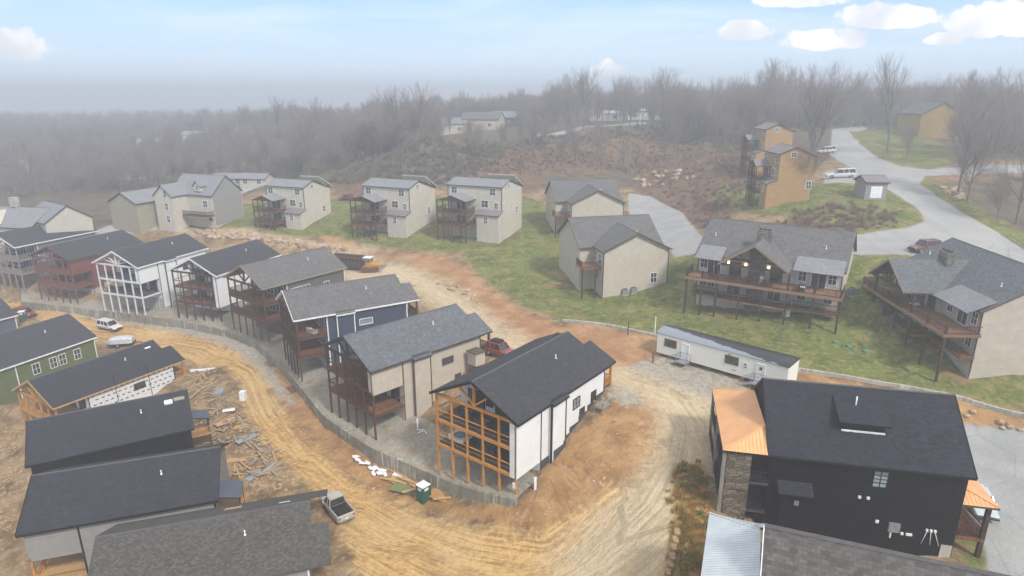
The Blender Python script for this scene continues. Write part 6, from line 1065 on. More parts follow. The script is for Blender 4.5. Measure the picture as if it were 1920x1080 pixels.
# ---------------------------------------------------------------- rocks
RK = []
for i in range(8):
    bm = bmesh.new(); bmesh.ops.create_icosphere(bm, subdivisions=1, radius=.5); rr = random.Random(70 + i)
    for v in bm.verts: v.co = Vector((v.co.x * rr.uniform(.9, 1.5), v.co.y * rr.uniform(.7, 1.1), v.co.z * rr.uniform(.45, .8)))
    me_ = bpy.data.meshes.new('rock'); bm.to_mesh(me_); bm.free(); me_.materials.append(M['rock_pale' if i % 2 else 'rock_tan']); RK.append(me_)
def rocks(spots, smin, smax, label, group):
    for (x, y) in spots:
        o = bpy.data.objects.new('rock', random.choice(RK)); COL.objects.link(o); s_ = random.uniform(smin, smax); o.location = (x, y, G(x, y) + .1 * s_); o.scale = (s_, s_, s_); o.rotation_euler = (random.uniform(-.3, .3), random.uniform(-.3, .3), random.uniform(0, 6)); tag(o, label, 'rock', group)
rocks([(-52.6, 139.2), (-44.3, 137.4), (-36.5, 134.3), (-56.4, 140.3), (-61.9, 140.7), (-62.0, 140.7), (-39.6, 133.4), (-68.5, 145.2), (-58.9, 141.4), (-45.0, 137.1), (-44.2, 136.8), (-59.2, 141.7), (-41.0, 134.7), (-62.5, 140.5), (-65.2, 142.8), (-35.6, 133.1), (-37.4, 133.7), (-38.4, 133.9), (-73.8, 146.8), (-65.2, 144.0), (-59.3, 141.8), (-40.5, 135.4), (-39.1, 132.8), (-71.2, 145.2), (-41.0, 134.0), (-70.1, 144.6), (-64.7, 143.6), (-37.8, 131.8), (-49.7, 139.4), (-71.0, 146.7), (-59.2, 140.2), (-43.4, 134.9), (-41.8, 133.9), (-57.5, 141.1), (-43.6, 137.3), (-54.3, 141.0), (-60.3, 140.9), (-49.3, 138.9), (-40.0, 134.7), (-60.6, 141.6), (-48.4, 138.1), (-51.2, 139.5), (-42.4, 134.4), (-68.2, 142.9), (-58.2, 139.9), (-53.7, 138.8), (-59.5, 140.1), (-50.0, 138.4), (-41.7, 135.5), (-38.5, 134.5), (-37.3, 132.8), (-54.4, 140.8), (-69.0, 145.8), (-71.8, 145.5), (-48.9, 138.5), (-45.9, 136.1), (-51.5, 139.6), (-65.3, 142.3), (-63.5, 141.1), (-43.3, 136.8), (-62.0, 140.3), (-67.1, 143.4), (-48.9, 137.8), (-35.9, 133.4), (-64.8, 141.8), (-66.3, 141.6), (-44.4, 136.0), (-36.3, 133.7), (-57.0, 140.3), (-41.7, 135.7), (-42.6, 135.4), (-61.8, 142.8), (-66.2, 142.6), (-64.2, 143.2), (-65.8, 141.7), (-46.6, 137.2), (-66.0, 143.2), (-49.3, 138.6), (-50.2, 138.4), (-44.0, 135.7), (-47.6, 138.7), (-58.3, 139.8), (-64.1, 143.6), (-36.5, 131.4), (-38.6, 134.7), (-54.6, 139.4), (-56.4, 140.1), (-48.8, 138.0), (-55.5, 140.8), (-62.8, 141.9), (-51.7, 138.3), (-54.6, 139.9), (-60.6, 142.1), (-37.1, 133.7), (-61.1, 140.5), (-42.8, 135.4), (-43.5, 135.0), (-53.6, 140.6), (-67.6, 144.5), (-64.5, 141.6), (-51.5, 139.1), (-44.5, 135.7), (-69.4, 144.3), (-63.3, 142.4), (-38.2, 132.6), (-61.2, 141.2), (-64.3, 142.7), (-55.6, 139.8), (-70.2, 144.0), (-50.2, 139.5), (-52.9, 140.2), (-54.6, 140.6), (-36.9, 134.0), (-57.4, 139.7), (-72.3, 145.3), (-43.3, 135.7), (-61.0, 141.7), (-52.6, 140.5), (-67.0, 141.9), (-41.1, 133.9), (-62.1, 140.5), (-61.2, 142.2), (-64.8, 141.2), (-44.9, 136.3), (-62.0, 142.8), (-54.4, 139.1), (-48.6, 137.1), (-45.5, 137.8), (-43.6, 134.9), (-37.3, 132.8), (-68.5, 142.7), (-42.2, 135.7), (-51.4, 139.9), (-56.7, 140.9), (-52.1, 139.7), (-65.2, 142.8), (-46.1, 137.0), (-72.6, 146.1), (-57.0, 140.8), (-37.8, 132.5), (-59.9, 140.1), (-41.1, 135.4), (-42.8, 135.8), (-37.6, 131.8), (-40.0, 133.2), (-36.1, 131.5), (-43.9, 137.4), (-59.4, 140.3), (-37.5, 133.9), (-46.7, 137.7)], .9, 2.0, 'tan boulder in the terraced rock bank behind the row of cabins', 'boulders of the terraced rock bank'); rocks([(36.5, 182.1), (38.7, 188.5), (42.5, 182.1), (35.7, 174.1), (46.8, 172.5), (36.8, 180.0), (35.4, 172.7), (37.1, 181.7), (44.6, 175.0), (43.8, 174.3), (47.0, 181.5), (36.5, 178.6), (46.3, 183.7), (39.1, 175.6), (40.0, 170.8), (40.0, 170.8), (46.9, 173.2), (35.8, 183.2), (42.2, 190.7), (41.7, 190.0), (37.1, 173.6), (46.7, 171.6), (45.3, 189.8), (41.4, 178.2), (35.2, 182.4), (45.3, 174.4), (48.1, 171.4), (41.8, 184.4), (43.9, 173.2), (46.4, 172.9), (45.5, 177.8), (40.1, 175.5), (46.6, 188.2), (48.0, 171.3), (85.3, 125.5), (89.8, 129.5), (88.3, 128.0), (88.7, 128.1), (86.5, 125.8), (86.7, 123.8), (84.9, 121.9), (85.8, 122.4), (86.5, 128.7), (85.2, 122.3), (88.6, 126.8), (86.9, 129.0)], .7, 2.2, 'pale rock exposed on the brushy hillside above the turning circle', 'rocks on the brushy hillside'); rocks([(3.2, 52.9), (11.0, 59.8), (3.5, 52.2), (6.3, 56.1), (4.1, 51.9), (10.2, 60.5), (10.0, 58.1), (11.2, 53.9), (8.9, 54.1), (6.9, 52.8), (11.2, 56.1), (7.3, 52.6), (12.5, 56.6), (9.5, 56.1), (5.4, 57.0), (12.8, 59.0), (7.9, 54.0), (11.0, 61.9), (1.0, 52.3), (9.9, 55.6), (3.1, 51.5), (8.5, 53.6), (-25.5, 72.7), (-22.8, 69.2), (-34.2, 82.3), (-33.0, 84.0), (-14.2, 60.7), (-34.0, 85.9), (-38.0, 91.9), (-19.0, 64.8), (-36.0, 86.1), (-26.1, 73.3), (-26.8, 74.2), (-33.5, 81.2), (-23.2, 69.7), (-23.8, 69.9), (-37.7, 91.7), (-21.3, 67.2), (-15.4, 61.7), (-34.3, 86.2), (-29.5, 77.2), (-29.0, 76.2), (-34.3, 81.9), (-38.7, 93.0), (-26.0, 73.4), (-34.1, 82.9), (-31.6, 81.4), (-25.4, 71.7), (-12.2, 58.7), (-33.4, 84.2), (-23.4, 69.5), (-22.9, 68.6), (-21.9, 68.2), (-23.1, 69.0), (-23.4, 69.6), (-19.6, 65.4), (-31.9, 79.6), (-29.1, 77.5), (-32.9, 84.0), (-32.2, 82.5), (-24.6, 71.0), (-27.3, 74.8)], .2, .42, 'stone on the brown dirt beside the white cabin', 'loose stones on the dirt slope'); rocks([(-7.8, 104.5), (-10.4, 107.4), (-10.5, 107.6), (-11.2, 110.0), (-13.4, 111.4), (-9.5, 108.5), (-11.1, 108.0), (-10.1, 106.8), (-5.7, 100.2), (-6.7, 101.8), (-11.2, 107.9), (-6.5, 103.2), (-11.0, 110.6), (-7.6, 105.9), (-12.5, 112.9), (-8.2, 104.7), (40.9, 66.1), (52.6, 60.8), (48.5, 63.3), (46.5, 63.7), (49.4, 62.7), (49.5, 62.6), (48.6, 63.8), (51.9, 60.5), (52.6, 60.6), (46.5, 63.3), (53.3, 59.7), (44.1, 65.1), (52.1, 61.1), (50.3, 62.9), (43.1, 66.0), (39.4, 66.7)], .5, 1.1, 'pale rock on the bank beside the gravel turn', 'rocks on the orange bank')

V, Fc, Mi = [], [], []
for x, y in [(-41.3, 76.3), (-41.7, 80.8), (-44.3, 88.8), (-38.9, 82.2), (-26.9, 61.8), (-24.3, 61.8), (-42.2, 80.9), (-43.8, 82.9), (-34.4, 70.3), (-40.3, 78.8), (-34.4, 73.7), (-43.0, 78.9), (-34.8, 72.5), (-39.1, 81.4), (-27.4, 62.0), (-36.9, 79.8), (-27.9, 62.7), (-39.0, 75.6), (-51.4, 93.9), (-44.4, 86.2), (-51.7, 92.9), (-30.6, 71.8), (-34.4, 70.4), (-27.4, 64.8), (-44.0, 82.8), (-50.4, 96.5), (-37.3, 76.8), (-30.1, 62.9), (-41.7, 78.8), (-25.6, 63.5), (-39.8, 75.0), (-25.3, 63.2), (-30.4, 61.8), (-41.4, 76.5), (-30.1, 68.9), (-43.2, 83.4), (-34.4, 74.1), (-42.8, 81.9), (-42.3, 77.6), (-26.3, 65.3), (-32.9, 72.4), (-29.4, 69.0), (-45.9, 83.6), (-33.5, 71.7), (-29.0, 64.3), (-35.0, 69.9), (-45.9, 88.0), (-34.4, 73.0), (-32.2, 71.2), (-36.9, 77.1), (-28.5, 68.1), (-46.8, 92.6), (-52.5, 94.7), (-52.1, 96.5), (-31.9, 67.6), (-34.6, 76.0), (-26.0, 65.2), (-31.3, 72.8), (-39.2, 76.7), (-27.5, 66.4), (-32.3, 74.0), (-48.4, 89.6), (-44.0, 88.0), (-31.2, 72.1), (-28.1, 67.0), (-31.8, 72.3), (-40.8, 77.5), (-33.4, 75.2), (-38.3, 75.7), (-31.2, 72.1), (-29.7, 67.3), (-37.8, 74.5), (-29.5, 63.3), (-38.1, 77.1), (-42.9, 85.1), (-41.9, 84.5), (-25.8, 64.0), (-47.1, 90.1), (-32.2, 69.9), (-32.6, 67.6), (-41.2, 83.0), (-36.5, 76.9), (-32.0, 65.7), (-29.7, 68.6), (-32.7, 73.7), (-33.6, 67.9), (-39.3, 78.3), (-45.6, 90.8), (-26.6, 63.5), (-54.4, 98.3), (-31.2, 66.8), (-31.2, 70.5), (-32.6, 67.2), (-25.1, 63.5), (-24.0, 61.6), (-31.2, 68.6), (-38.4, 74.7), (-24.8, 62.8), (-48.0, 88.5), (-33.8, 75.4), (-38.7, 80.0), (-37.2, 75.7), (-31.7, 72.5), (-41.3, 85.1), (-39.7, 74.4), (-34.4, 72.6), (-33.9, 74.4), (-34.5, 73.2), (-32.5, 71.1), (-27.5, 66.9), (-42.9, 85.8), (-26.1, 62.9), (-26.4, 62.2), (-47.4, 93.1), (-38.5, 77.6), (-39.4, 75.6), (-36.7, 77.3), (-28.2, 66.9), (-37.7, 77.3), (-33.5, 70.2), (-52.4, 97.5), (-40.1, 77.9), (-34.2, 70.9), (-43.0, 82.3), (-41.3, 79.7), (-30.2, 63.2), (-41.4, 83.2), (-32.5, 67.4), (-29.5, 63.9), (-49.6, 93.7), (-24.5, 62.6), (-26.8, 62.5), (-32.1, 71.6), (-29.1, 70.1), (-34.2, 70.9), (-53.2, 97.6), (-38.4, 75.8), (-44.5, 88.3), (-44.1, 88.1), (-49.7, 93.8), (-46.1, 89.8), (-32.1, 64.1), (-36.7, 73.6), (-45.7, 82.8), (-24.9, 63.0), (-49.6, 92.3), (-40.8, 81.6), (-27.7, 67.5), (-29.8, 65.1), (-45.4, 86.2), (-46.0, 83.5), (-33.1, 66.0), (-50.9, 96.1), (-31.8, 68.2), (-28.2, 65.1), (-41.6, 80.2), (-43.7, 81.0), (-32.0, 68.8), (-31.7, 67.4), (-29.3, 63.5), (-28.4, 62.9), (-39.4, 78.7), (-31.0, 62.2), (-42.0, 80.8), (-26.6, 62.2), (-39.4, 75.5), (-39.0, 79.3), (-42.0, 78.1), (-41.7, 78.6), (-38.6, 77.7), (-28.4, 64.8), (-47.3, 85.6), (-39.4, 75.9), (-40.9, 76.1), (-50.5, 96.2), (-32.3, 64.3), (-43.4, 81.0), (-30.6, 72.1), (-30.3, 63.5), (-29.6, 68.9), (-34.9, 73.9), (-34.2, 69.2), (-35.7, 76.8), (-32.4, 73.2), (-34.5, 73.8), (-31.5, 71.5), (-38.7, 80.2), (-30.3, 70.8), (-33.9, 70.8), (-47.6, 91.8), (-26.1, 62.6), (-46.3, 88.9), (-37.7, 77.5), (-36.4, 73.2), (-40.2, 77.8), (-26.4, 64.1), (-33.6, 74.4), (-27.4, 67.1), (-30.5, 62.3), (-30.9, 70.0), (-43.1, 79.6), (-40.5, 76.8), (-28.8, 66.7), (-37.7, 75.7), (-45.4, 86.0), (-45.1, 81.8), (-25.0, 63.6), (-35.7, 70.7), (-30.9, 64.1), (-38.6, 80.7), (-42.4, 83.3), (-41.2, 84.0), (-29.7, 64.9), (-42.6, 83.9), (-36.7, 79.3), (-49.4, 93.4), (-31.7, 71.1), (-34.7, 71.2), (-44.9, 83.1), (-27.0, 66.7), (-44.3, 83.4), (-44.3, 81.9), (-37.5, 78.5), (-29.2, 67.4), (-45.0, 84.0), (-47.7, 88.3), (-39.9, 78.5), (-27.3, 67.6), (-30.9, 70.6), (-32.3, 72.6), (-42.3, 81.1), (-35.6, 76.8), (-32.1, 66.7), (-28.9, 69.3), (-36.0, 74.6), (-34.2, 70.4), (-49.2, 88.5), (-38.9, 75.6), (-41.1, 83.6), (-30.8, 70.3), (-33.3, 67.3), (-34.8, 71.8), (-31.5, 65.0), (-31.4, 65.0), (-40.4, 82.4), (-45.2, 82.9), (-46.5, 88.0), (-26.8, 64.2), (-36.7, 78.4), (-29.2, 62.7), (-32.0, 70.1), (-48.4, 93.7), (-40.2, 75.6), (-25.6, 63.0), (-38.5, 73.6), (-38.2, 76.3), (-35.8, 71.5), (-46.1, 83.9), (-40.4, 82.0), (-28.9, 64.4), (-45.2, 87.8), (-28.9, 67.8), (-42.4, 85.0), (-32.3, 68.3), (-25.6, 64.5), (-26.3, 62.2), (-45.0, 85.9), (-33.7, 74.1), (-43.1, 84.6), (-28.9, 63.7), (-28.1, 63.3), (-50.1, 91.6), (-31.1, 66.0), (-36.6, 76.4), (-47.9, 93.4), (-29.7, 65.1), (-39.8, 79.2), (-33.5, 67.1), (-39.5, 76.6), (-38.3, 75.0), (-25.4, 62.1), (-45.8, 90.3), (-33.2, 69.8), (-32.0, 70.9), (-38.1, 75.9), (-49.4, 94.3), (-26.3, 62.9), (-26.7, 63.5), (-39.4, 77.1), (-34.6, 71.3), (-40.3, 77.7), (-29.6, 64.6), (-26.1, 62.3), (-37.3, 75.2), (-35.9, 74.8), (-36.6, 78.5), (-43.9, 86.3), (-26.7, 66.2), (-32.2, 66.0), (-40.3, 83.4), (-30.6, 71.0), (-33.4, 68.2), (-26.3, 63.4), (-28.5, 63.1), (-50.1, 91.3), (-53.3, 97.6), (-39.4, 82.7), (-38.7, 73.6), (-31.9, 68.8), (-49.4, 92.1), (-27.2, 64.3), (-29.0, 68.2), (-41.6, 77.6), (-38.9, 79.7), (-24.8, 63.1), (-37.0, 72.9), (-36.4, 73.1), (-34.7, 76.4), (-39.3, 78.1), (-52.4, 94.9), (-34.1, 69.3), (-41.8, 85.1), (-31.3, 62.3), (-38.0, 76.0), (-31.4, 63.0), (-49.5, 89.1), (-28.8, 63.3), (-52.9, 95.9), (-31.8, 70.2), (-37.4, 73.3), (-39.2, 78.5), (-45.7, 85.9), (-31.1, 68.1), (-29.5, 70.8), (-32.1, 66.8), (-34.4, 69.4), (-42.3, 85.2), (-31.4, 66.5), (-28.0, 67.7), (-28.3, 65.2), (-25.8, 64.6), (-47.3, 92.8), (-36.4, 73.7), (-28.0, 68.6), (-46.2, 92.1), (-46.4, 86.9), (-34.1, 68.0), (-30.2, 66.1), (-27.9, 64.4), (-51.6, 95.6), (-37.1, 73.9), (-35.9, 77.1), (-32.3, 71.1), (-50.0, 93.8), (-27.4, 66.8), (-33.4, 67.6), (-29.0, 61.6), (-45.6, 89.9), (-31.4, 67.6), (-28.8, 67.9), (-26.1, 65.1), (-28.1, 65.7), (-29.6, 64.3), (-52.5, 95.6), (-37.8, 79.2), (-32.0, 69.2), (-31.3, 72.7), (-30.3, 64.7), (-47.8, 87.6), (-39.1, 82.1), (-44.4, 84.6), (-31.5, 63.9), (-36.0, 75.0), (-41.6, 76.2), (-44.5, 82.0), (-30.4, 63.6), (-44.6, 81.4), (-37.8, 77.3), (-31.8, 69.1), (-26.5, 63.4), (-38.8, 76.2), (-41.3, 81.7), (-39.8, 79.9), (-43.6, 85.6), (-34.7, 74.1), (-32.7, 71.4), (-38.0, 75.4), (-29.9, 63.5), (-43.2, 79.8), (-39.8, 76.3), (-30.0, 69.2), (-46.1, 84.2), (-30.3, 64.5), (-27.6, 66.3), (-45.4, 89.9), (-28.8, 63.2), (-31.0, 61.8), (-32.4, 65.2), (-33.9, 67.2), (-32.5, 66.5), (-33.5, 66.7), (-37.7, 76.6), (-47.8, 93.5), (-35.0, 76.8), (-44.7, 81.8), (-50.9, 91.8), (-35.5, 76.3), (-25.2, 61.7), (-36.0, 71.4), (-29.2, 65.0), (-40.1, 80.8), (-28.6, 63.9), (-33.0, 67.8), (-50.3, 94.7), (-48.4, 94.3), (-35.3, 74.2), (-29.6, 64.7), (-49.6, 92.0), (-38.1, 74.1), (-52.0, 93.8), (-58.2, 62.3), (-75.3, 85.2), (-63.0, 69.4), (-59.7, 65.7), (-73.1, 82.0), (-66.1, 73.4), (-73.5, 84.0), (-62.5, 67.9), (-70.5, 81.1), (-60.0, 64.9), (-59.0, 62.7), (-62.3, 68.6), (-69.7, 79.3), (-71.6, 82.7), (-72.0, 83.2), (-61.7, 67.1), (-57.8, 62.7), (-71.3, 81.4), (-59.2, 63.7), (-59.3, 65.2), (-62.9, 70.9), (-71.0, 80.0), (-59.0, 63.6), (-74.4, 84.6), (-72.7, 80.9), (-72.6, 84.3), (-73.6, 84.6), (-64.1, 71.9), (-68.8, 75.4), (-74.6, 84.1), (-59.3, 64.4), (-60.0, 66.2), (-72.5, 82.0), (-73.6, 84.8), (-66.4, 74.2), (-57.7, 62.5), (-61.3, 65.8), (-65.3, 71.9), (-70.4, 80.1), (-65.9, 75.3), (-59.3, 63.6), (-70.6, 81.8), (-61.5, 68.1), (-64.2, 72.8), (-70.3, 79.1), (-71.1, 80.8), (-72.2, 80.5), (-69.6, 78.7), (-60.9, 65.2), (-61.8, 67.2), (-61.7, 68.1), (-58.2, 62.7), (-60.2, 64.2), (-72.5, 84.7), (-62.4, 67.3), (-67.3, 76.4), (-65.4, 72.5), (-72.8, 82.6), (-61.0, 65.3), (-75.0, 83.7), (-62.1, 68.1), (-70.5, 78.1), (-64.3, 70.4), (-59.3, 63.4), (-72.7, 80.5), (-59.9, 65.1), (-71.0, 78.9), (-73.1, 84.9), (-62.5, 67.6), (-66.4, 73.4), (-66.7, 74.6), (-72.1, 83.3), (-62.6, 69.9), (-64.0, 69.8), (-70.7, 77.9), (-72.7, 80.6), (-65.7, 72.0), (-74.2, 83.8), (-66.8, 74.2), (-66.2, 72.9), (-59.5, 65.2), (-66.5, 75.0), (-68.6, 76.0), (-58.5, 63.8), (-62.7, 68.9), (-72.9, 82.3), (-66.5, 75.0), (-57.6, 61.9), (-70.0, 80.7), (-72.8, 80.6), (-72.8, 84.1), (-71.3, 82.6), (-62.5, 69.4), (-62.5, 67.8), (-61.5, 67.2), (-72.2, 83.9), (-61.8, 69.1), (-71.1, 82.5), (-63.0, 70.7), (-62.3, 69.9), (-66.7, 72.8), (-72.4, 80.5), (-70.7, 82.2), (-66.4, 74.8), (-60.1, 66.2), (-65.3, 74.3), (-60.5, 64.7), (-72.4, 80.9), (-67.5, 75.3), (-64.4, 71.7), (-64.8, 71.6), (-59.1, 63.2), (-69.4, 79.9), (-70.8, 81.4), (-72.2, 82.2), (-65.7, 75.0), (-64.3, 71.7), (-66.6, 76.3), (-58.0, 62.5), (-64.0, 72.1), (-70.9, 80.7), (-64.8, 70.6), (-64.4, 73.0), (-67.2, 75.0), (-68.4, 75.1), (-72.5, 83.1), (-66.0, 73.9), (-72.3, 81.4), (-72.8, 81.6), (-65.9, 73.6), (-68.0, 77.4), (-59.3, 63.3), (-65.2, 74.3), (-69.6, 79.0), (-66.7, 74.1), (-68.3, 77.7), (-61.0, 66.5), (-72.1, 82.3), (-59.2, 63.6), (-73.3, 84.7)]:
    r_ = random.choice(RK); s_ = random.uniform(.15, .55); b0 = len(V); g = G(x, y); a = random.uniform(0, 6)
    V += [(x + (v.co.x * cos(a) - v.co.y * sin(a)) * s_, y + (v.co.x * sin(a) + v.co.y * cos(a)) * s_, g + v.co.z * s_) for v in r_.vertices]; Fc += [tuple(k + b0 for k in p_.vertices) for p_ in r_.polygons]
me_ = bpy.data.meshes.new('rubble'); me_.from_pydata(V, [], Fc); me_.materials.append(M['rock_tan']); o = bpy.data.objects.new('rubble', me_); COL.objects.link(o); o['kind'] = 'stuff'; tag(o, 'brown clods and broken stone between the lower cabins and the dirt road', 'rubble')

# ---------------------------------------------------------------- bare winter trees
wood('bark', (.17, .155, .14), .9); plain('twigs', (.25, .21, .19), .95, .25, .5)
def rot_about(d, ax, a): return Matrix.Rotation(a, 3, ax) @ d
def gen_tree(seed, H, spread, stems=1, levels=5, tw=1.0, dens=1.0):
    rr = random.Random(seed); tm, cm = MB(), MB()
    def grow(p, d, L, r, lv):
        seg = 3 if lv < 2 else 2; q = p; dd = d
        for i in range(seg):
            nd = (dd + Vector((rr.uniform(-1, 1), rr.uniform(-1, 1), rr.uniform(-.3, .8))) * (.06 if lv == 0 else .2) + Vector((0, 0, .25 if lv == 0 and stems == 1 else .06))).normalized(); n = q + nd * L / seg; r1 = r * (1 - .4 * (i + 1) / seg)
            (tm if lv < 2 else cm).tube(q, n, r * (1 - .4 * i / seg), r1, 7 if lv == 0 else 5 if lv == 1 else 3, 0, False)
            if lv > 0 or i > 0:
                if lv < levels:
                    for k in range(max(1, int(round(rr.choice((1, 2, 2, 3)) * dens))) if lv > 0 else 2 + int(2 * dens)):
                        ax = nd.cross(Vector((rr.uniform(-1, 1), rr.uniform(-1, 1), rr.uniform(-1, 1)))).normalized(); a = rr.uniform(.4, .95) * spread
                        c = rot_about(nd, ax, a); c.z += .15; c.normalize(); b0 = q.lerp(n, rr.uniform(.3, 1)); grow(b0, c, L * rr.uniform(.5, .72), max(.012 * tw, r1 * .55), lv + 1)
            q = n; dd = nd
        if lv < levels:
            for k in range(2): ax = Vector((rr.uniform(-1, 1), rr.uniform(-1, 1), .1)).normalized(); grow(q, rot_about(dd, ax, rr.uniform(.15, .45)), L * .62, max(.012 * tw, r * .5), lv + 1)
    for s_ in range(stems):
        a = 2 * pi * s_ / stems; d = Vector((cos(a) * .35, sin(a) * .35, 1)).normalized() if stems > 1 else Vector((rr.uniform(-.05, .05), rr.uniform(-.05, .05), 1)).normalized()
        grow(Vector((0, 0, -.4)), d, H * .5, H * .012 + .03, 0)
    return tm, cm
TK = []
KINDS = [(11, 17, 1.0, 1, 1.0, .9), (12, 19, .85, 1, 1.0, .9), (13, 15, 1.1, 1, 1.0, 1.0), (14, 21, .75, 1, 1.0, .8), (15, 16, .95, 2, 1.0, .7), (16, 13, 1.15, 1, 1.0, .9)]
KN = ['broad bare tree', 'tall bare tree', 'round topped bare tree', 'slender bare tree with high crown', 'forked bare tree', 'small bare tree']
def place_tree(k, x, y, rz, s_, label, group=None, name='bare_tree'):
    if TK[k][1] is None:
        t = thing(name, label, 'tree', (x, y, G(x, y)), rz, group); TK[k][0][0].parent = t; TK[k][0][1].parent = t; t.scale = (s_,) * 3; TK[k][1] = t; return t
    t = TK[k][1]; o = dup(t, (x, y, G(x, y)), rz, s_, label)
    if group: o['group'] = group
    elif 'group' in o: del o['group']
    return o
for sd_, H, sp_, st, tw, dn in KINDS:
    tm, cm = gen_tree(sd_, H, sp_, st, 4, tw, dn); TK.append([(tm.build('trunk', 'bark'), cm.build('crown', 'twigs')), None])
# the big multi stemmed tree by the ochre houses
tm, cm = gen_tree(31, 21, .8, 5, 4, 1.0, .6); t = thing('bare_tree', 'large many stemmed bare tree beside the ochre houses', 'tree', (*(81.6, 176.3), G(*(81.6, 176.3)))); tm.build('trunk', 'bark', t); cm.build('crown', 'twigs', t)
sp = [((107.8, 267.4), 3, 1.15, 'tall bare tree rising behind the far ochre house'), ((86.4, 124.1), 1, .92, 'tall bare tree left of a close pair beyond the crossroad'), ((85.9, 120.5), 2, .84, 'tall bare tree right of a close pair beyond the crossroad'), ((88.6, 110.9), 1, .9, 'tall bare tree near the right edge of the wood'), ((98.8, 171.5), 3, 1.05, 'slender bare tree on the far lawn'), ((72.2, 110.0), 5, .5, 'young thin tree beside the road verge') if False else ((85.1, 110.9), 5, .55, 'young thin bare tree on the verge beside the main road'),
 ((25.2, 230.5), 1, 1.0, 'bare tree with open crown standing highest on the ridge left of the white buildings'), ((45.2, 252.6), 2, .95, 'bare tree on the ridge in front of the long white building'), ((54.7, 240.7), 1, 1.05, 'broad bare tree right of the long white building'), ((-25.6, 269.1), 2, .95, 'bare tree in front of the pale ridge house'), ((58.0, 125.9), 5, .8, 'thin bare tree against the near ochre house wall'), ((97.6, 160.7), 5, .6, 'thin bare sapling on the lawn below the yellow house')]
for p, k, s_, lb in sp: place_tree(k, *p, random.uniform(0, 6), s_, lb)
HB = [(o.location.x, o.location.y) for o in bpy.data.objects if o.parent is None and o.get('category') in ('house', 'cabin', 'shed', 'car')]
def attv(nm, x, y):
    i = int(np.clip(np.searchsorted(gx, x), 0, nx - 1)); j = int(np.clip(np.searchsorted(gy, y), 0, ny - 1)); return ATT[nm][i * ny + j]
def okspot(x, y, m=9):
    if attv('asphalt', x, y) > -2.5 or attv('grass', x, y) > -.5 or attv('gravel', x, y) > -2: return False
    return all((x - a) ** 2 + (y - b) ** 2 > m * m for a, b in HB)
rt = random.Random(21); pts_ = []
def scatter(n, fx, group, label, smin, smax, dmin=4.0, m=11, kinds=(0, 1, 2, 3, 4, 5)):
    c = 0; tr_ = 0
    while c < n and tr_ < n * 60:
        tr_ += 1; x, y = fx()
        if not okspot(x, y, m) or any((x - a) ** 2 + (y - b) ** 2 < dmin * dmin for a, b in pts_): continue
        pts_.append((x, y)); k = rt.choice(kinds); place_tree(k, x, y, rt.uniform(0, 6.28), rt.uniform(smin, smax), KN[k] + ' ' + label, group + ': ' + KN[k] + 's'); c += 1
    return c
def wedge(px0, px1, d0, d1):
    def f():
        px = rt.uniform(px0, px1); d = rt.uniform(d0 ** 1.5, d1 ** 1.5) ** (1 / 1.5); return ((px - 960) / 1200 * d, d * .98)
    return f
scatter(84, wedge(1700, 1990, 135, 290), 'right wood', 'in the foggy wood at the right edge', .7, 1.0, 3.5)
scatter(22, wedge(1560, 1730, 215, 300), 'far road wood', 'in the fog beyond the far lawn', .7, .95)
scatter(34, wedge(1240, 1440, 205, 270), 'wood beside the ochre houses', 'in the wood left of the ochre houses', .7, 1.05)
scatter(56, wedge(960, 1560, 262, 310), 'ridge wood', 'along the foggy ridge line', .7, 1.0, 5)
scatter(30, wedge(560, 800, 195, 280), 'slope wood', 'on the wooded slope behind the cream houses', .6, .95, 5)
scatter(40, wedge(-40, 640, 190, 280), 'valley wood', 'in the foggy valley wood at the left', .42, .75, 5.5)
scatter(50, wedge(790, 1420, 190, 258), 'hillside saplings', 'on the brushy hillside below the ridge road', .3, .6, 3.5, 11, (3, 1))
# low brush on the hillside: shrubs one could count
sh = []
for i in range(3):
    rr = random.Random(90 + i); mb = MB()
    for k in range(60):
        a, e = rr.uniform(0, 6.28), rr.uniform(.5, 1.5); d = Vector((cos(a) * cos(e), sin(a) * cos(e), sin(e))); l = rr.uniform(.7, 1.5); q = d * l + Vector((0, 0, .1)); mb.tube((0, 0, 0), q, .02, .007, 3, 0, False)
        for j in range(3): d2 = (d + Vector((rr.uniform(-1, 1), rr.uniform(-1, 1), rr.uniform(-.3, 1))) * .7).normalized(); b0 = d * l * rr.uniform(.4, .9); mb.tube(b0, b0 + d2 * .6, .01, .004, 3, 0, False)
    sh.append(mb)
plain('brush_twigs', (.26, .165, .12), .95, .3, .5)
def stuff_cloud(name, label, cat, protos, P, smin, smax, dz=-.1):
    """one object: merged copies of a few small plants"""
    V, Fc, Mi = [], [], []
    for x, y in P:
        pm_ = rt.choice(protos); a = rt.uniform(0, 6.28); s_ = rt.uniform(smin, smax); g = G(x, y) + dz; ca, sa = cos(a) * s_, sin(a) * s_; b0 = len(V)
        V += [(x + v[0] * ca - v[1] * sa, y + v[0] * sa + v[1] * ca, g + v[2] * s_) for v in pm_.v]; Fc += [tuple(k + b0 for k in f) for f in pm_.f]; Mi += pm_.m
    me = bpy.data.meshes.new(name); me.from_pydata(V, [], Fc)
    return me, Mi
def finish_stuff(me, Mi, mats, name, label, cat):
    for m_ in mats: me.materials.append(M[m_])
    me.polygons.foreach_set('material_index', Mi); o = bpy.data.objects.new(name, me); COL.objects.link(o); o['kind'] = 'stuff'; tag(o, label, cat)
plain('brush_pale', (.29, .235, .17), .95, .3, .5)
for m_ in sh: m_.m = [rt.random() > .65 and 1 or 0] * 0 + [1 if (k // 12) % 3 == 0 else 0 for k in range(len(m_.f))]
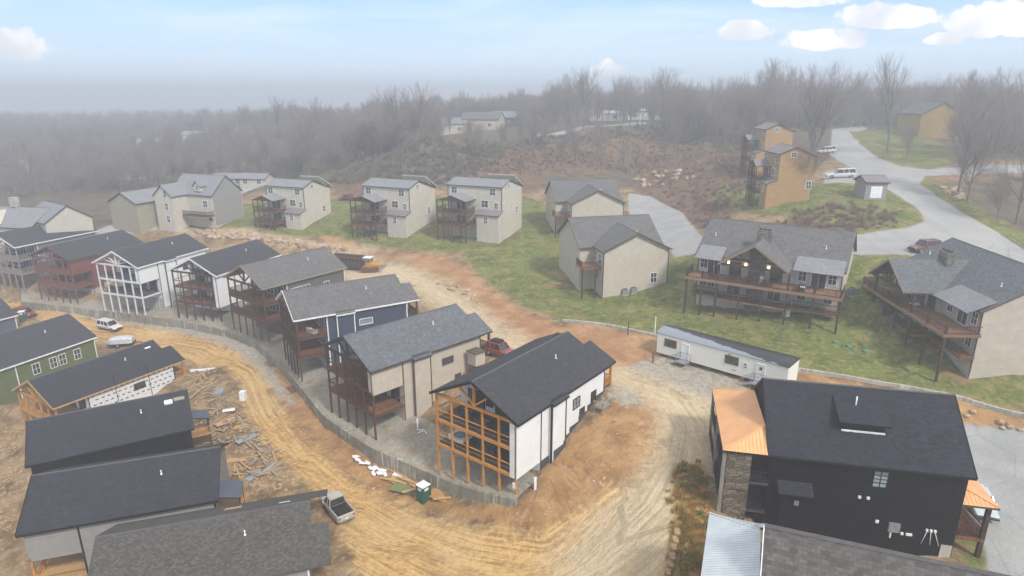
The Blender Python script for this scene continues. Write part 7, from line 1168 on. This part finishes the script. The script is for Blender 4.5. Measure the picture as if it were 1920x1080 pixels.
SP = [p for p in [(2.8, 202.5), (23.1, 210.5), (45.9, 200.3), (-2.9, 179.2), (54.8, 177.6), (57.8, 152.3), (48.4, 200.7), (23.1, 198.0), (59.4, 155.0), (47.0, 150.2), (51.6, 167.4), (43.7, 136.1), (38.7, 198.2), (49.5, 157.4), (41.0, 222.4), (39.4, 177.6), (63.9, 199.8), (-9.8, 177.7), (10.6, 210.8), (61.1, 183.9), (52.6, 193.0), (35.4, 226.2), (-2.6, 187.1), (14.3, 198.1), (47.5, 159.3), (9.9, 203.8), (65.5, 202.6), (50.3, 210.5), (29.2, 196.4), (30.0, 200.2), (52.4, 195.1), (43.7, 141.2), (51.6, 149.7), (50.6, 171.6), (52.9, 153.8), (59.1, 180.1), (5.3, 202.9), (39.2, 210.5), (26.6, 210.4), (16.4, 195.9), (65.2, 191.6), (40.1, 202.0), (16.5, 194.4), (42.4, 137.0), (48.0, 147.9), (9.9, 186.5), (52.9, 155.0), (38.1, 221.1), (21.4, 192.5), (40.4, 133.1), (44.8, 219.2), (20.1, 199.7), (58.5, 211.6), (33.6, 196.2), (44.9, 131.3), (54.5, 181.5), (5.8, 203.4), (39.8, 206.0), (4.0, 196.4), (31.5, 190.6), (49.7, 220.1), (1.1, 194.5), (37.7, 203.2), (-7.2, 184.1), (49.3, 172.8), (23.1, 192.2), (48.6, 150.3), (29.7, 219.1), (43.0, 209.5), (47.9, 139.1), (51.2, 216.3), (43.1, 195.0), (59.7, 167.4), (11.0, 191.9), (42.1, 152.6), (48.6, 177.9), (41.8, 215.6), (58.3, 174.1), (58.6, 161.0), (53.2, 198.7), (44.2, 173.6), (17.3, 211.8), (59.7, 160.4), (44.9, 192.1), (29.1, 214.6), (-1.4, 185.3), (27.1, 202.6), (57.2, 184.0), (-0.6, 196.0), (18.8, 199.5), (44.8, 201.0), (48.9, 141.4), (49.8, 150.3), (51.9, 156.9), (26.5, 207.9), (31.8, 202.1), (61.2, 191.5), (3.4, 196.1), (61.7, 168.4), (44.3, 175.2), (28.6, 201.5), (57.8, 215.9), (46.4, 143.8), (50.7, 151.2), (51.3, 193.1), (43.2, 150.3), (51.6, 215.2), (31.4, 218.1), (53.1, 217.8), (26.8, 211.0), (-3.4, 185.0), (-6.2, 184.2), (-9.5, 177.9), (0.7, 189.8), (49.9, 165.7), (27.6, 199.9), (35.8, 193.7), (47.3, 172.9), (57.9, 219.2), (66.1, 178.9), (24.4, 217.9), (10.0, 194.7), (34.0, 221.5), (47.1, 200.7), (29.1, 219.1), (61.0, 196.5), (57.1, 204.7), (4.3, 197.8), (-6.9, 182.0), (40.8, 141.5), (-7.7, 179.6), (59.2, 188.8), (46.3, 146.3), (30.3, 213.2), (55.2, 175.0), (59.7, 176.1), (35.4, 217.2), (17.0, 207.6), (22.1, 208.5), (54.0, 178.4), (30.4, 195.6), (51.9, 191.9), (57.1, 180.4), (41.3, 195.1), (36.1, 226.0), (59.2, 169.2), (46.1, 177.2), (50.4, 226.2), (40.0, 126.7), (49.6, 144.3), (61.3, 215.8), (10.7, 191.9), (42.0, 138.0), (10.8, 203.3), (55.2, 156.5), (51.2, 157.1), (53.4, 209.0), (28.9, 221.9), (58.3, 171.2), (50.4, 209.3), (-3.5, 183.3), (53.0, 204.8), (49.7, 177.6), (37.2, 212.5), (22.9, 201.6), (57.6, 154.6), (51.4, 158.4), (51.9, 157.5), (2.2, 193.6), (2.9, 195.0), (41.4, 146.0), (54.5, 177.9), (51.5, 214.6), (60.4, 157.8), (57.6, 155.3), (56.1, 154.6), (-5.1, 183.6), (48.9, 137.1), (41.8, 186.3), (40.0, 124.7), (20.0, 200.9), (59.7, 183.8), (41.2, 211.4), (47.5, 155.9), (41.6, 128.6), (24.4, 208.1), (59.4, 182.3), (44.9, 183.5), (7.5, 203.5), (-3.8, 187.1), (-0.8, 189.9), (46.0, 220.5), (51.8, 172.9), (25.9, 194.4), (41.0, 128.7), (36.2, 197.8), (41.4, 161.6), (56.5, 203.8), (44.6, 200.5), (42.3, 150.4), (8.3, 191.6), (42.7, 191.0), (-0.1, 184.3), (61.1, 160.4), (-5.9, 185.5), (58.2, 172.8), (63.7, 172.6), (48.3, 201.2), (50.7, 158.7), (52.5, 153.6), (65.2, 182.3), (63.9, 193.0), (-6.7, 180.0), (45.3, 224.4), (61.3, 182.5), (15.3, 207.6), (8.1, 204.2), (42.7, 142.8), (41.3, 196.4), (44.5, 196.7), (38.3, 198.1), (34.6, 225.2), (38.2, 166.0), (68.3, 198.5), (8.6, 207.9), (18.5, 200.9), (63.5, 193.8), (0.0, 185.2), (57.9, 158.0), (49.6, 221.6), (-2.3, 180.8), (20.0, 213.7), (54.8, 203.7), (6.4, 186.3), (17.4, 194.9), (6.6, 186.4), (52.1, 143.9), (21.7, 199.7), (42.1, 214.6), (52.1, 175.0), (30.7, 192.8), (52.9, 192.0), (63.3, 193.4), (57.0, 180.2), (41.4, 157.3), (-7.5, 178.5), (34.9, 223.7), (37.6, 220.0), (42.6, 193.8), (7.4, 187.9), (58.2, 174.3), (57.0, 202.3), (57.1, 182.4), (42.8, 214.0), (56.0, 193.4), (59.2, 156.9), (56.1, 157.1), (65.3, 201.7), (47.5, 166.6), (44.1, 201.4), (37.5, 197.1), (14.4, 206.6), (38.9, 217.7), (59.8, 184.1), (17.2, 191.7), (53.7, 167.8), (47.7, 200.3), (40.9, 128.1), (45.2, 201.9), (38.4, 217.2), (56.0, 203.4), (50.2, 206.4), (36.4, 189.3), (40.2, 226.4), (-1.5, 189.7), (56.1, 178.9), (-5.7, 178.9), (26.1, 204.2), (14.1, 187.9), (42.4, 188.0), (60.9, 178.1), (50.6, 149.1), (40.3, 123.0), (41.3, 146.9), (13.1, 212.0), (5.4, 187.1), (13.4, 202.7), (51.2, 214.4), (11.5, 191.1), (11.3, 196.6), (20.5, 209.4), (20.2, 190.9), (42.8, 208.8), (43.1, 163.2), (16.2, 198.7), (51.2, 221.7), (15.9, 210.6), (54.1, 185.0), (51.7, 218.0), (0.8, 187.7), (4.7, 186.0), (-1.5, 190.5), (26.0, 216.1), (29.2, 211.1), (42.1, 171.6), (4.0, 203.4), (6.9, 197.0), (62.1, 168.5), (55.3, 207.8), (51.8, 148.8), (40.5, 194.0), (54.4, 208.5), (36.9, 215.6), (40.5, 194.6), (35.4, 224.6), (56.2, 169.3), (40.5, 188.1), (27.3, 205.7), (18.3, 208.8), (62.6, 181.4), (49.2, 174.5), (40.0, 127.8), (62.3, 171.4), (4.9, 190.2), (48.7, 216.9), (36.3, 218.0), (45.7, 146.1), (19.6, 213.7), (44.4, 146.3), (19.9, 201.8), (54.1, 205.4), (10.8, 202.5), (30.1, 205.1), (51.3, 155.9), (60.5, 176.0), (51.2, 179.4), (65.0, 198.4), (41.3, 154.2), (31.6, 223.6), (35.0, 201.8), (61.2, 179.5), (47.4, 166.1), (41.9, 175.4), (-3.7, 183.1), (46.2, 140.4), (59.5, 217.0), (56.1, 163.2), (44.1, 154.5), (56.3, 168.8), (27.5, 195.0), (11.3, 203.3), (29.1, 224.4), (48.6, 143.0), (65.0, 181.0), (40.6, 124.1), (8.2, 192.3), (43.6, 165.7), (25.7, 215.8), (40.1, 195.1), (21.7, 195.0), (23.8, 222.8), (39.8, 201.9), (0.1, 185.7), (59.9, 207.8), (41.0, 152.4), (47.2, 191.5), (34.1, 224.3), (35.5, 197.2), (41.9, 175.0), (61.6, 161.3), (39.7, 218.3), (10.4, 206.3), (42.2, 177.9), (40.4, 198.5), (46.0, 208.4), (14.9, 194.2), (40.1, 162.1), (39.5, 169.5), (45.2, 174.0), (57.2, 164.6), (33.1, 194.1), (38.7, 195.0), (55.2, 181.1), (27.5, 190.3), (26.9, 204.6), (12.6, 201.2), (7.7, 189.7), (40.6, 145.0), (9.0, 201.2), (60.9, 169.1), (53.4, 179.4), (2.8, 187.9), (29.5, 198.6), (1.3, 188.2), (40.4, 151.2), (41.9, 132.1), (8.1, 195.5), (45.4, 174.9), (46.5, 153.2), (46.8, 210.1), (48.7, 161.9), (56.9, 181.6), (47.8, 213.1), (62.4, 177.4), (20.8, 207.2), (38.0, 227.4), (55.3, 159.8), (48.2, 223.3), (50.2, 174.4), (42.7, 136.6), (57.1, 216.6), (68.9, 195.3), (-2.6, 188.9), (9.9, 205.8), (46.8, 167.9), (42.6, 176.8), (51.0, 174.3), (50.5, 225.3), (42.1, 133.7), (49.2, 171.1), (61.5, 117.0), (53.0, 111.8), (66.9, 114.4), (64.1, 110.1), (54.6, 111.3), (52.9, 111.4), (57.2, 116.6), (59.0, 113.8), (65.2, 113.7), (59.3, 110.3), (64.4, 108.8), (64.9, 109.9), (64.3, 113.0), (65.7, 111.0), (59.5, 107.4), (63.1, 115.3), (59.3, 113.6), (64.1, 114.5), (61.1, 113.2), (60.1, 111.0), (60.0, 112.4), (64.0, 109.0), (62.8, 115.9), (58.2, 109.9), (55.8, 108.7), (61.7, 109.6), (58.7, 113.7), (60.9, 117.1), (56.4, 113.6), (51.6, 113.3), (59.5, 107.1), (55.2, 115.5), (60.6, 114.4), (51.1, 114.7), (59.7, 109.4), (53.5, 111.2), (64.8, 113.8), (59.0, 111.6), (51.4, 111.5), (56.2, 113.9), (52.1, 110.5), (54.7, 113.4), (61.8, 109.0), (52.4, 117.1), (58.8, 108.5), (60.7, 107.9), (54.3, 112.4), (61.4, 107.3), (57.2, 108.4), (53.3, 112.3), (53.6, 117.4), (56.1, 108.8), (54.4, 110.8), (53.7, 115.2), (58.6, 113.4), (60.4, 116.1), (59.7, 116.4), (68.0, 113.3), (56.1, 117.8), (55.7, 115.8)] if attv('asphalt', *p) < -.8 and all((p[0] - a) ** 2 + (p[1] - b) ** 2 > 60 for a, b in HB)]
SP = [(x + rt.uniform(-3, 3), y + rt.uniform(-3, 3)) for x, y in SP for _ in range(4)]
SP = [p for p in SP if attv('asphalt', *p) < -.8]
me, Mi = stuff_cloud('brush', '', '', sh, SP, .25, .75); plain('brush_grey', (.20, .17, .13), .95, .3, .5); SP2 = [p for p in [(38.5, 236.4), (-48.4, 263.2), (-31.2, 180.0), (35.1, 227.9), (-3.9, 201.6), (-7.1, 192.0), (-24.1, 178.9), (-30.8, 174.1), (-41.7, 183.4), (-46.7, 199.8), (48.5, 229.2), (18.7, 217.7), (-43.8, 181.0), (-15.7, 183.2), (41.0, 226.8), (54.7, 229.9), (68.6, 203.1), (-30.2, 176.6), (-12.1, 177.8), (-30.4, 177.9), (-15.5, 196.3), (-34.8, 193.5), (-48.7, 186.5), (-5.1, 188.2), (-17.4, 186.6), (69.9, 225.6), (8.9, 209.0), (-40.1, 189.2), (48.5, 229.6), (53.6, 237.9), (67.5, 238.8), (23.8, 222.6), (-23.1, 196.7), (-33.0, 179.6), (-48.5, 182.4), (64.5, 230.3), (-3.2, 196.7), (6.8, 205.7), (-43.6, 268.9), (-4.6, 198.1), (64.0, 223.1), (-40.3, 196.7), (63.9, 224.6), (-32.8, 190.2), (-12.2, 196.1), (16.0, 218.6), (-13.1, 183.5), (-26.7, 188.9), (-37.8, 180.6), (50.2, 239.4), (52.9, 228.8), (-33.8, 174.3), (-30.4, 188.6), (-10.4, 186.4), (52.1, 243.9), (71.6, 229.0), (-48.1, 184.4), (-28.1, 201.4), (-22.0, 176.1), (3.8, 202.3), (-21.0, 172.9), (-40.5, 193.5), (31.0, 227.7), (-21.8, 203.0), (-45.6, 182.7), (-34.6, 196.0), (-7.8, 193.7), (56.1, 245.3), (-15.0, 187.4), (-8.1, 187.9), (-19.6, 194.7), (-11.7, 183.3), (61.4, 225.4), (18.4, 217.9), (-10.5, 194.3), (-34.0, 191.3), (-23.2, 200.2), (75.3, 202.5), (39.4, 230.8), (-25.9, 180.6), (-21.2, 179.2), (-23.7, 185.6), (-43.6, 280.0), (-45.3, 194.6), (-15.1, 177.5), (-50.7, 186.7), (-50.0, 263.9), (54.8, 220.6), (-50.6, 248.6), (-3.6, 198.3), (-24.4, 191.2), (-18.1, 184.9), (-23.5, 181.0), (-31.4, 196.4), (6.7, 213.1), (-1.2, 196.7), (5.2, 210.6), (-34.1, 194.4), (-31.7, 194.6), (-22.1, 188.4), (55.5, 222.7), (-25.4, 173.8), (-16.6, 191.0), (56.3, 232.5), (66.1, 195.4), (-43.3, 180.3), (-15.4, 255.5), (-45.3, 274.3), (68.7, 211.5), (-35.7, 180.9), (76.0, 217.9), (14.4, 216.4), (-24.5, 181.8), (-23.7, 194.8), (-28.1, 187.9), (-23.9, 190.7), (72.7, 208.8), (-34.0, 189.9), (-45.6, 190.3), (55.9, 219.0), (-27.3, 183.2), (71.4, 215.2), (-42.5, 181.2), (69.9, 191.9), (-23.8, 182.2), (-19.6, 181.6), (-12.0, 184.4), (-35.4, 182.5), (62.9, 216.1), (-44.8, 194.8), (-17.4, 180.8), (-39.9, 190.8), (-9.7, 186.5), (-11.2, 193.6), (6.3, 212.9), (57.4, 219.9), (8.6, 213.2), (37.8, 230.6), (-2.3, 235.3), (-32.0, 201.6), (32.1, 230.2), (-19.2, 187.7), (-10.0, 193.9), (-23.9, 181.3), (-14.8, 174.7), (-49.0, 183.8), (67.0, 210.3), (14.6, 219.1), (-14.8, 172.2), (18.2, 219.0), (-47.0, 195.1), (-14.5, 182.2), (72.9, 207.2), (62.2, 216.8), (74.2, 223.4), (-40.0, 184.6), (-26.4, 172.3), (29.9, 228.2), (69.5, 236.5), (64.8, 240.5), (-23.8, 177.6), (-27.1, 176.2), (-15.2, 194.5), (-35.5, 178.9), (70.2, 227.8), (-15.0, 176.2), (-32.0, 178.2), (-51.6, 187.0), (62.0, 240.2), (-16.3, 183.0), (-27.0, 200.1), (-26.6, 190.6), (67.6, 232.7), (-21.9, 184.5), (73.8, 200.7), (-13.9, 174.4), (-35.2, 185.7), (-28.1, 178.5), (-35.9, 195.8), (-22.0, 172.9), (-18.2, 178.6), (-30.0, 202.7), (-26.8, 186.7), (8.9, 214.4), (-19.5, 191.1), (-13.7, 173.1), (-15.8, 178.6), (-50.0, 189.5), (-23.6, 172.3), (43.2, 227.1), (5.5, 207.1), (-6.6, 197.0), (-4.6, 191.0), (64.0, 227.9), (-34.8, 184.8), (-12.1, 198.0), (-43.0, 196.4), (-34.8, 179.7), (34.7, 229.1), (-13.3, 178.7), (-35.7, 195.4), (-10.9, 201.4), (-36.5, 183.7), (8.3, 208.0), (-33.3, 178.3), (74.3, 223.8), (48.6, 244.8), (-10.6, 250.2), (-10.2, 183.5), (-8.7, 183.8), (10.6, 210.2), (-38.8, 180.8), (38.0, 227.1), (57.9, 214.6), (-28.9, 195.7), (-40.9, 184.7), (-19.8, 192.3), (70.5, 204.4), (-37.4, 175.4), (-46.3, 190.1), (72.0, 226.0), (-5.2, 204.7), (-28.2, 199.1), (-19.9, 189.7), (5.6, 209.6), (-27.5, 173.4), (50.8, 226.9), (-5.2, 190.6), (-20.0, 194.6), (7.4, 213.5), (-28.7, 183.9), (7.8, 214.2), (52.0, 221.7), (-40.9, 184.9), (-5.6, 195.4), (-24.0, 175.4), (67.1, 197.1), (-36.6, 189.0), (-8.9, 203.7), (-42.9, 183.9), (-52.7, 249.2), (-21.7, 198.0), (-32.5, 197.9), (4.6, 206.4), (-10.5, 184.1), (-19.7, 174.4), (67.7, 207.8), (-50.6, 184.1), (-29.1, 199.1), (57.8, 221.4), (-49.9, 261.9), (-18.7, 176.9), (-11.3, 190.7), (-45.3, 195.5), (-47.8, 264.9), (-16.0, 184.9), (-17.5, 181.9), (55.8, 222.7), (79.2, 216.8), (-28.6, 199.3), (-14.9, 183.6), (-3.4, 244.0), (-22.0, 175.9), (-19.0, 189.3), (-46.7, 187.2), (-27.7, 176.1), (-45.2, 196.3), (12.4, 214.9), (-34.5, 183.5), (9.7, 210.9), (-50.6, 255.5), (-36.5, 181.8), (-35.2, 193.3), (-17.1, 173.2), (-11.5, 196.2), (-31.0, 175.1), (-18.7, 254.9), (-37.5, 187.2), (-30.1, 197.4), (-16.4, 195.4), (77.6, 219.5), (67.9, 215.6), (50.5, 222.3), (6.8, 209.9), (-29.2, 177.2), (-19.3, 193.1), (7.6, 207.4), (-27.8, 188.3), (73.3, 204.5), (-47.7, 189.0), (72.7, 200.6), (39.4, 227.8), (-11.3, 205.7), (-28.0, 198.0), (76.0, 210.6), (-23.9, 189.6), (1.2, 205.5), (6.0, 208.4), (-45.0, 179.8), (-20.8, 264.4), (-46.7, 200.1), (-24.3, 181.3), (-14.2, 194.5), (67.1, 239.3), (57.6, 215.5), (-15.7, 197.7), (-40.6, 184.8), (-5.1, 197.4), (-34.2, 185.0), (69.0, 210.0), (-3.5, 235.9), (-47.2, 180.3), (62.0, 234.7), (23.2, 222.4), (-32.9, 189.4), (-8.9, 187.7), (66.8, 215.3), (-33.7, 203.7), (-10.1, 188.9), (70.4, 217.5)] if attv('asphalt', *p) < -.8]; SP2 = [(x + rt.uniform(-3, 3), y + rt.uniform(-3, 3)) for x, y in SP2 for _ in range(4)]; m3, Mi3 = stuff_cloud('undergrowth', '', '', sh, SP2, .5, 1.3); finish_stuff(m3, [0] * len(Mi3), ['brush_grey'], 'undergrowth', 'grey leafless undergrowth covering the slope below the ridge houses', 'undergrowth')
finish_stuff(me, Mi, ['brush_twigs', 'brush_pale'], 'brush', 'reddish brown winter brush covering the hillside behind the houses', 'brush')
# rusty tufts in the weedy strip
plain('weed_rust', (.44, .25, .08), .95, .35, 2); plain('weed_green', (.17, .20, .05), .95, .35, 2)
tf_ = []
for i in range(3):
    rr = random.Random(120 + i); mb = MB()
    for k in range(60): a, l = rr.uniform(0, 6.28), rr.uniform(.2, .55); b0 = Vector((rr.uniform(-.35, .35), rr.uniform(-.35, .35), 0)); q = b0 + Vector((cos(a) * .3 * l, sin(a) * .3 * l, l)); w_ = Vector((sin(a), -cos(a), 0)) * .03; mb.face([b0 - w_, b0 + w_, q], i % 2)
    tf_.append(mb)
WD = [(x + rt.uniform(-.8, .8), y + rt.uniform(-.8, .8)) for x, y in [(15.4, 51.6), (15.4, 51.6), (17.5, 48.7), (16.8, 46.5), (17.4, 49.2), (14.3, 44.4), (14.9, 42.8), (16.5, 48.2), (15.7, 44.0), (15.1, 42.7), (14.1, 45.9), (14.8, 44.9), (15.1, 49.8), (16.0, 52.3), (16.2, 46.4), (15.9, 47.8), (16.5, 52.8), (14.2, 41.2), (14.4, 45.4), (15.4, 44.0), (17.4, 53.7), (14.8, 42.7), (15.7, 47.4), (14.2, 43.4), (15.8, 49.1), (14.2, 44.9), (15.1, 43.5), (15.2, 45.5), (16.0, 45.4), (16.2, 45.8), (15.5, 46.1), (16.7, 52.4), (13.9, 42.3), (17.6, 52.3), (14.4, 46.3), (13.7, 42.6), (14.2, 45.7), (13.8, 43.5), (17.6, 51.5), (14.0, 42.3), (16.9, 53.4), (14.6, 48.3), (14.8, 46.4), (16.4, 53.3), (13.9, 41.4), (16.4, 49.6), (14.3, 44.7), (15.8, 45.8), (16.1, 45.2), (14.5, 42.3), (14.9, 50.1), (15.9, 52.6), (14.8, 44.5), (15.9, 48.6), (13.3, 41.8), (14.6, 44.8), (16.5, 50.6), (16.9, 49.9), (15.5, 46.1), (14.1, 43.9), (15.9, 48.7), (16.7, 48.7), (15.2, 44.0), (13.1, 41.7), (17.8, 51.7), (13.7, 42.6), (12.8, 41.9), (14.0, 44.2), (16.0, 52.8), (15.2, 50.0), (15.5, 49.7), (14.3, 45.1), (16.8, 52.0), (16.3, 48.8), (17.8, 53.3), (14.4, 41.7), (15.2, 47.4), (15.0, 42.4), (15.3, 47.2), (16.5, 52.8), (16.6, 53.7), (15.0, 44.3), (14.9, 44.2), (16.8, 51.4), (14.0, 42.3), (16.9, 53.2), (15.0, 43.7), (14.3, 43.1), (15.4, 44.5), (16.8, 46.1), (14.6, 46.7), (16.4, 48.1), (16.8, 51.0), (15.1, 45.1), (14.7, 42.5), (16.7, 47.4), (17.6, 50.1), (17.2, 52.3), (16.6, 51.6), (17.9, 51.5), (14.2, 41.4), (17.9, 53.1), (15.0, 42.4), (16.6, 46.2), (13.4, 43.2), (13.7, 41.9), (15.2, 45.8), (16.4, 45.6), (14.6, 41.4), (16.9, 51.4), (15.5, 46.4), (14.9, 47.0), (14.7, 49.0), (14.9, 45.1), (14.1, 41.2), (15.7, 49.3), (14.1, 41.6), (15.3, 44.0), (17.1, 49.2), (14.0, 41.2)] for _ in range(3)]
me, Mi = stuff_cloud('weeds', '', '', tf_, WD, .4, .95, -.03); finish_stuff(me, Mi, ['weed_rust', 'weed_green'], 'weeds', 'rust and green weeds in the overgrown strip beside the gravel road', 'weeds')
# far wood: one mass, trees instanced on points
srcs = []
for i, k in enumerate((0, 1, 2, 4)):
    sd_, H, sp_, st, tw, dn = KINDS[k]; tm, cm = gen_tree(60 + i, H * .95, sp_, st, 3, 3.0, dn * 1.3); b0 = len(tm.v)
    for f, v_ in ((cm.f, cm.v),):
        tm.v += v_; tm.f += [tuple(a + b0 for a in q) for q in f]; tm.m += [1] * len(f); tm.uv += [None] * len(f); tm.sm += [True] * len(f)
    o = tm.build('bare_tree', ['bark', 'twigs']); x, y = ((-62, 300), (-110, 310), (40, 318), (110, 322))[i]; o.location = (x, y, G(x, y)); tag(o, ('first', 'second', 'third', 'fourth')[i] + ' from the left of four bare trees at the front of the far wood', 'tree', 'bare trees at the front of the far wood'); srcs.append(o)
V_ = []; K_ = []; R_ = []; S_ = []
for i in range(6500):
    px = rt.uniform(-250, 2150); d = 280 + 620 * rt.random() ** 1.5; x, y = (px - 960) / 1200 * d, d * .98
    if any((x - a) ** 2 + (y - b) ** 2 < (110 if px > 700 else 420) for a, b in HB) or (780 < px < 1230 and d < 300): continue
    V_.append((x, y, G(x, y) - .5)); K_.append(rt.randrange(4)); R_.append(rt.uniform(0, 6.28)); S_.append(rt.uniform(.6, .95) * ((.6 if d < 340 else .95) if px < 600 else .7 + .3 * min(1, (px - 600) / 350)))
# gaps between the individual trees nearer by
for i in range(1500):
    px = rt.uniform(-150, 2000); d = rt.uniform(200 if i % 2 else 150, 285)
    if d < 200 and px < 1745: continue
    x, y = (px - 960) / 1200 * d, d * .98
    if not okspot(x, y, 10) or 770 < px < 1240 or (1240 < px < 1745 and d < 235): continue
    V_.append((x, y, G(x, y) - .5)); K_.append(rt.randrange(4)); R_.append(rt.uniform(0, 6.28)); S_.append(rt.uniform(.5, .8) * (.75 if px < 640 else 1))
me = bpy.data.meshes.new('far_wood'); me.from_pydata(V_, [], []); 
for nm, ty, ar in (('kind_index', 'INT', K_), ('turn', 'FLOAT', R_), ('size', 'FLOAT', S_)): a_ = me.attributes.new(nm, ty, 'POINT'); a_.data.foreach_set('value', ar)
fw = bpy.data.objects.new('far_wood', me); COL.objects.link(fw); fw['kind'] = 'stuff'; tag(fw, 'grey bare wood covering the foggy valley and the far ridge', 'wood')
ng = bpy.data.node_groups.new('far_wood', 'GeometryNodeTree'); ng.interface.new_socket('Geometry', in_out='INPUT', socket_type='NodeSocketGeometry'); ng.interface.new_socket('Geometry', in_out='OUTPUT', socket_type='NodeSocketGeometry')
gi = ng.nodes.new('NodeGroupInput'); go = ng.nodes.new('NodeGroupOutput'); m2p = ng.nodes.new('GeometryNodeMeshToPoints'); iop = ng.nodes.new('GeometryNodeInstanceOnPoints'); g2i = ng.nodes.new('GeometryNodeGeometryToInstance')
ng.links.new(gi.outputs[0], m2p.inputs[0]); ng.links.new(m2p.outputs[0], iop.inputs['Points'])
for o in srcs[::-1]:
    oi = ng.nodes.new('GeometryNodeObjectInfo'); oi.transform_space = 'ORIGINAL'; oi.inputs['Object'].default_value = o; oi.inputs['As Instance'].default_value = True; ng.links.new(oi.outputs['Geometry'], g2i.inputs[0])
ng.links.new(g2i.outputs[0], iop.inputs['Instance']); iop.inputs['Pick Instance'].default_value = True
def na(nm, ty): n = ng.nodes.new('GeometryNodeInputNamedAttribute'); n.data_type = ty; n.inputs[0].default_value = nm; return n.outputs['Attribute']
ng.links.new(na('kind_index', 'INT'), iop.inputs['Instance Index']); cx = ng.nodes.new('ShaderNodeCombineXYZ'); ng.links.new(na('turn', 'FLOAT'), cx.inputs[2]); ng.links.new(cx.outputs[0], iop.inputs['Rotation']); ng.links.new(na('size', 'FLOAT'), iop.inputs['Scale']); ng.links.new(iop.outputs[0], go.inputs[0])
md = fw.modifiers.new('wood', 'NODES'); md.node_group = ng
# ---------------------------------------------------------------- haze
HZ = .0019
TOP = 0
for o in bpy.data.objects:
    if o.type == 'MESH' and o.name.split('.')[0] in ('crown', 'roof'):
        s_ = o.parent.scale.z if o.parent else 1; zz = o.matrix_world.translation.z if not o.parent else o.parent.location.z; TOP = max(TOP, zz + s_ * max(v[2] for v in o.bound_box))
mb = MB(); mb.box((-1650, -250, -60), (1650, 1650, TOP + 1)); print('haze top', TOP); hz = mb.build('haze', 'white_plastic'); hz.data.materials.clear()
mh = bpy.data.materials.new('haze_air'); mh.use_nodes = True; nt = mh.node_tree; nt.nodes.remove(nt.nodes['Principled BSDF']); pv = nt.nodes.new('ShaderNodeVolumePrincipled'); pv.inputs['Density'].default_value = HZ; pv.inputs['Color'].default_value = (.83, .855, .90, 1); pv.inputs['Anisotropy'].default_value = .35
nt.links.new(pv.outputs[0], nt.nodes['Material Output'].inputs['Volume']); hz.data.materials.append(mh); hz['kind'] = 'stuff'; tag(hz, 'thin grey fog thickening with distance over the whole valley', 'fog')
sc.cycles.volume_bounces = 1 if hasattr(sc, 'cycles') else 0
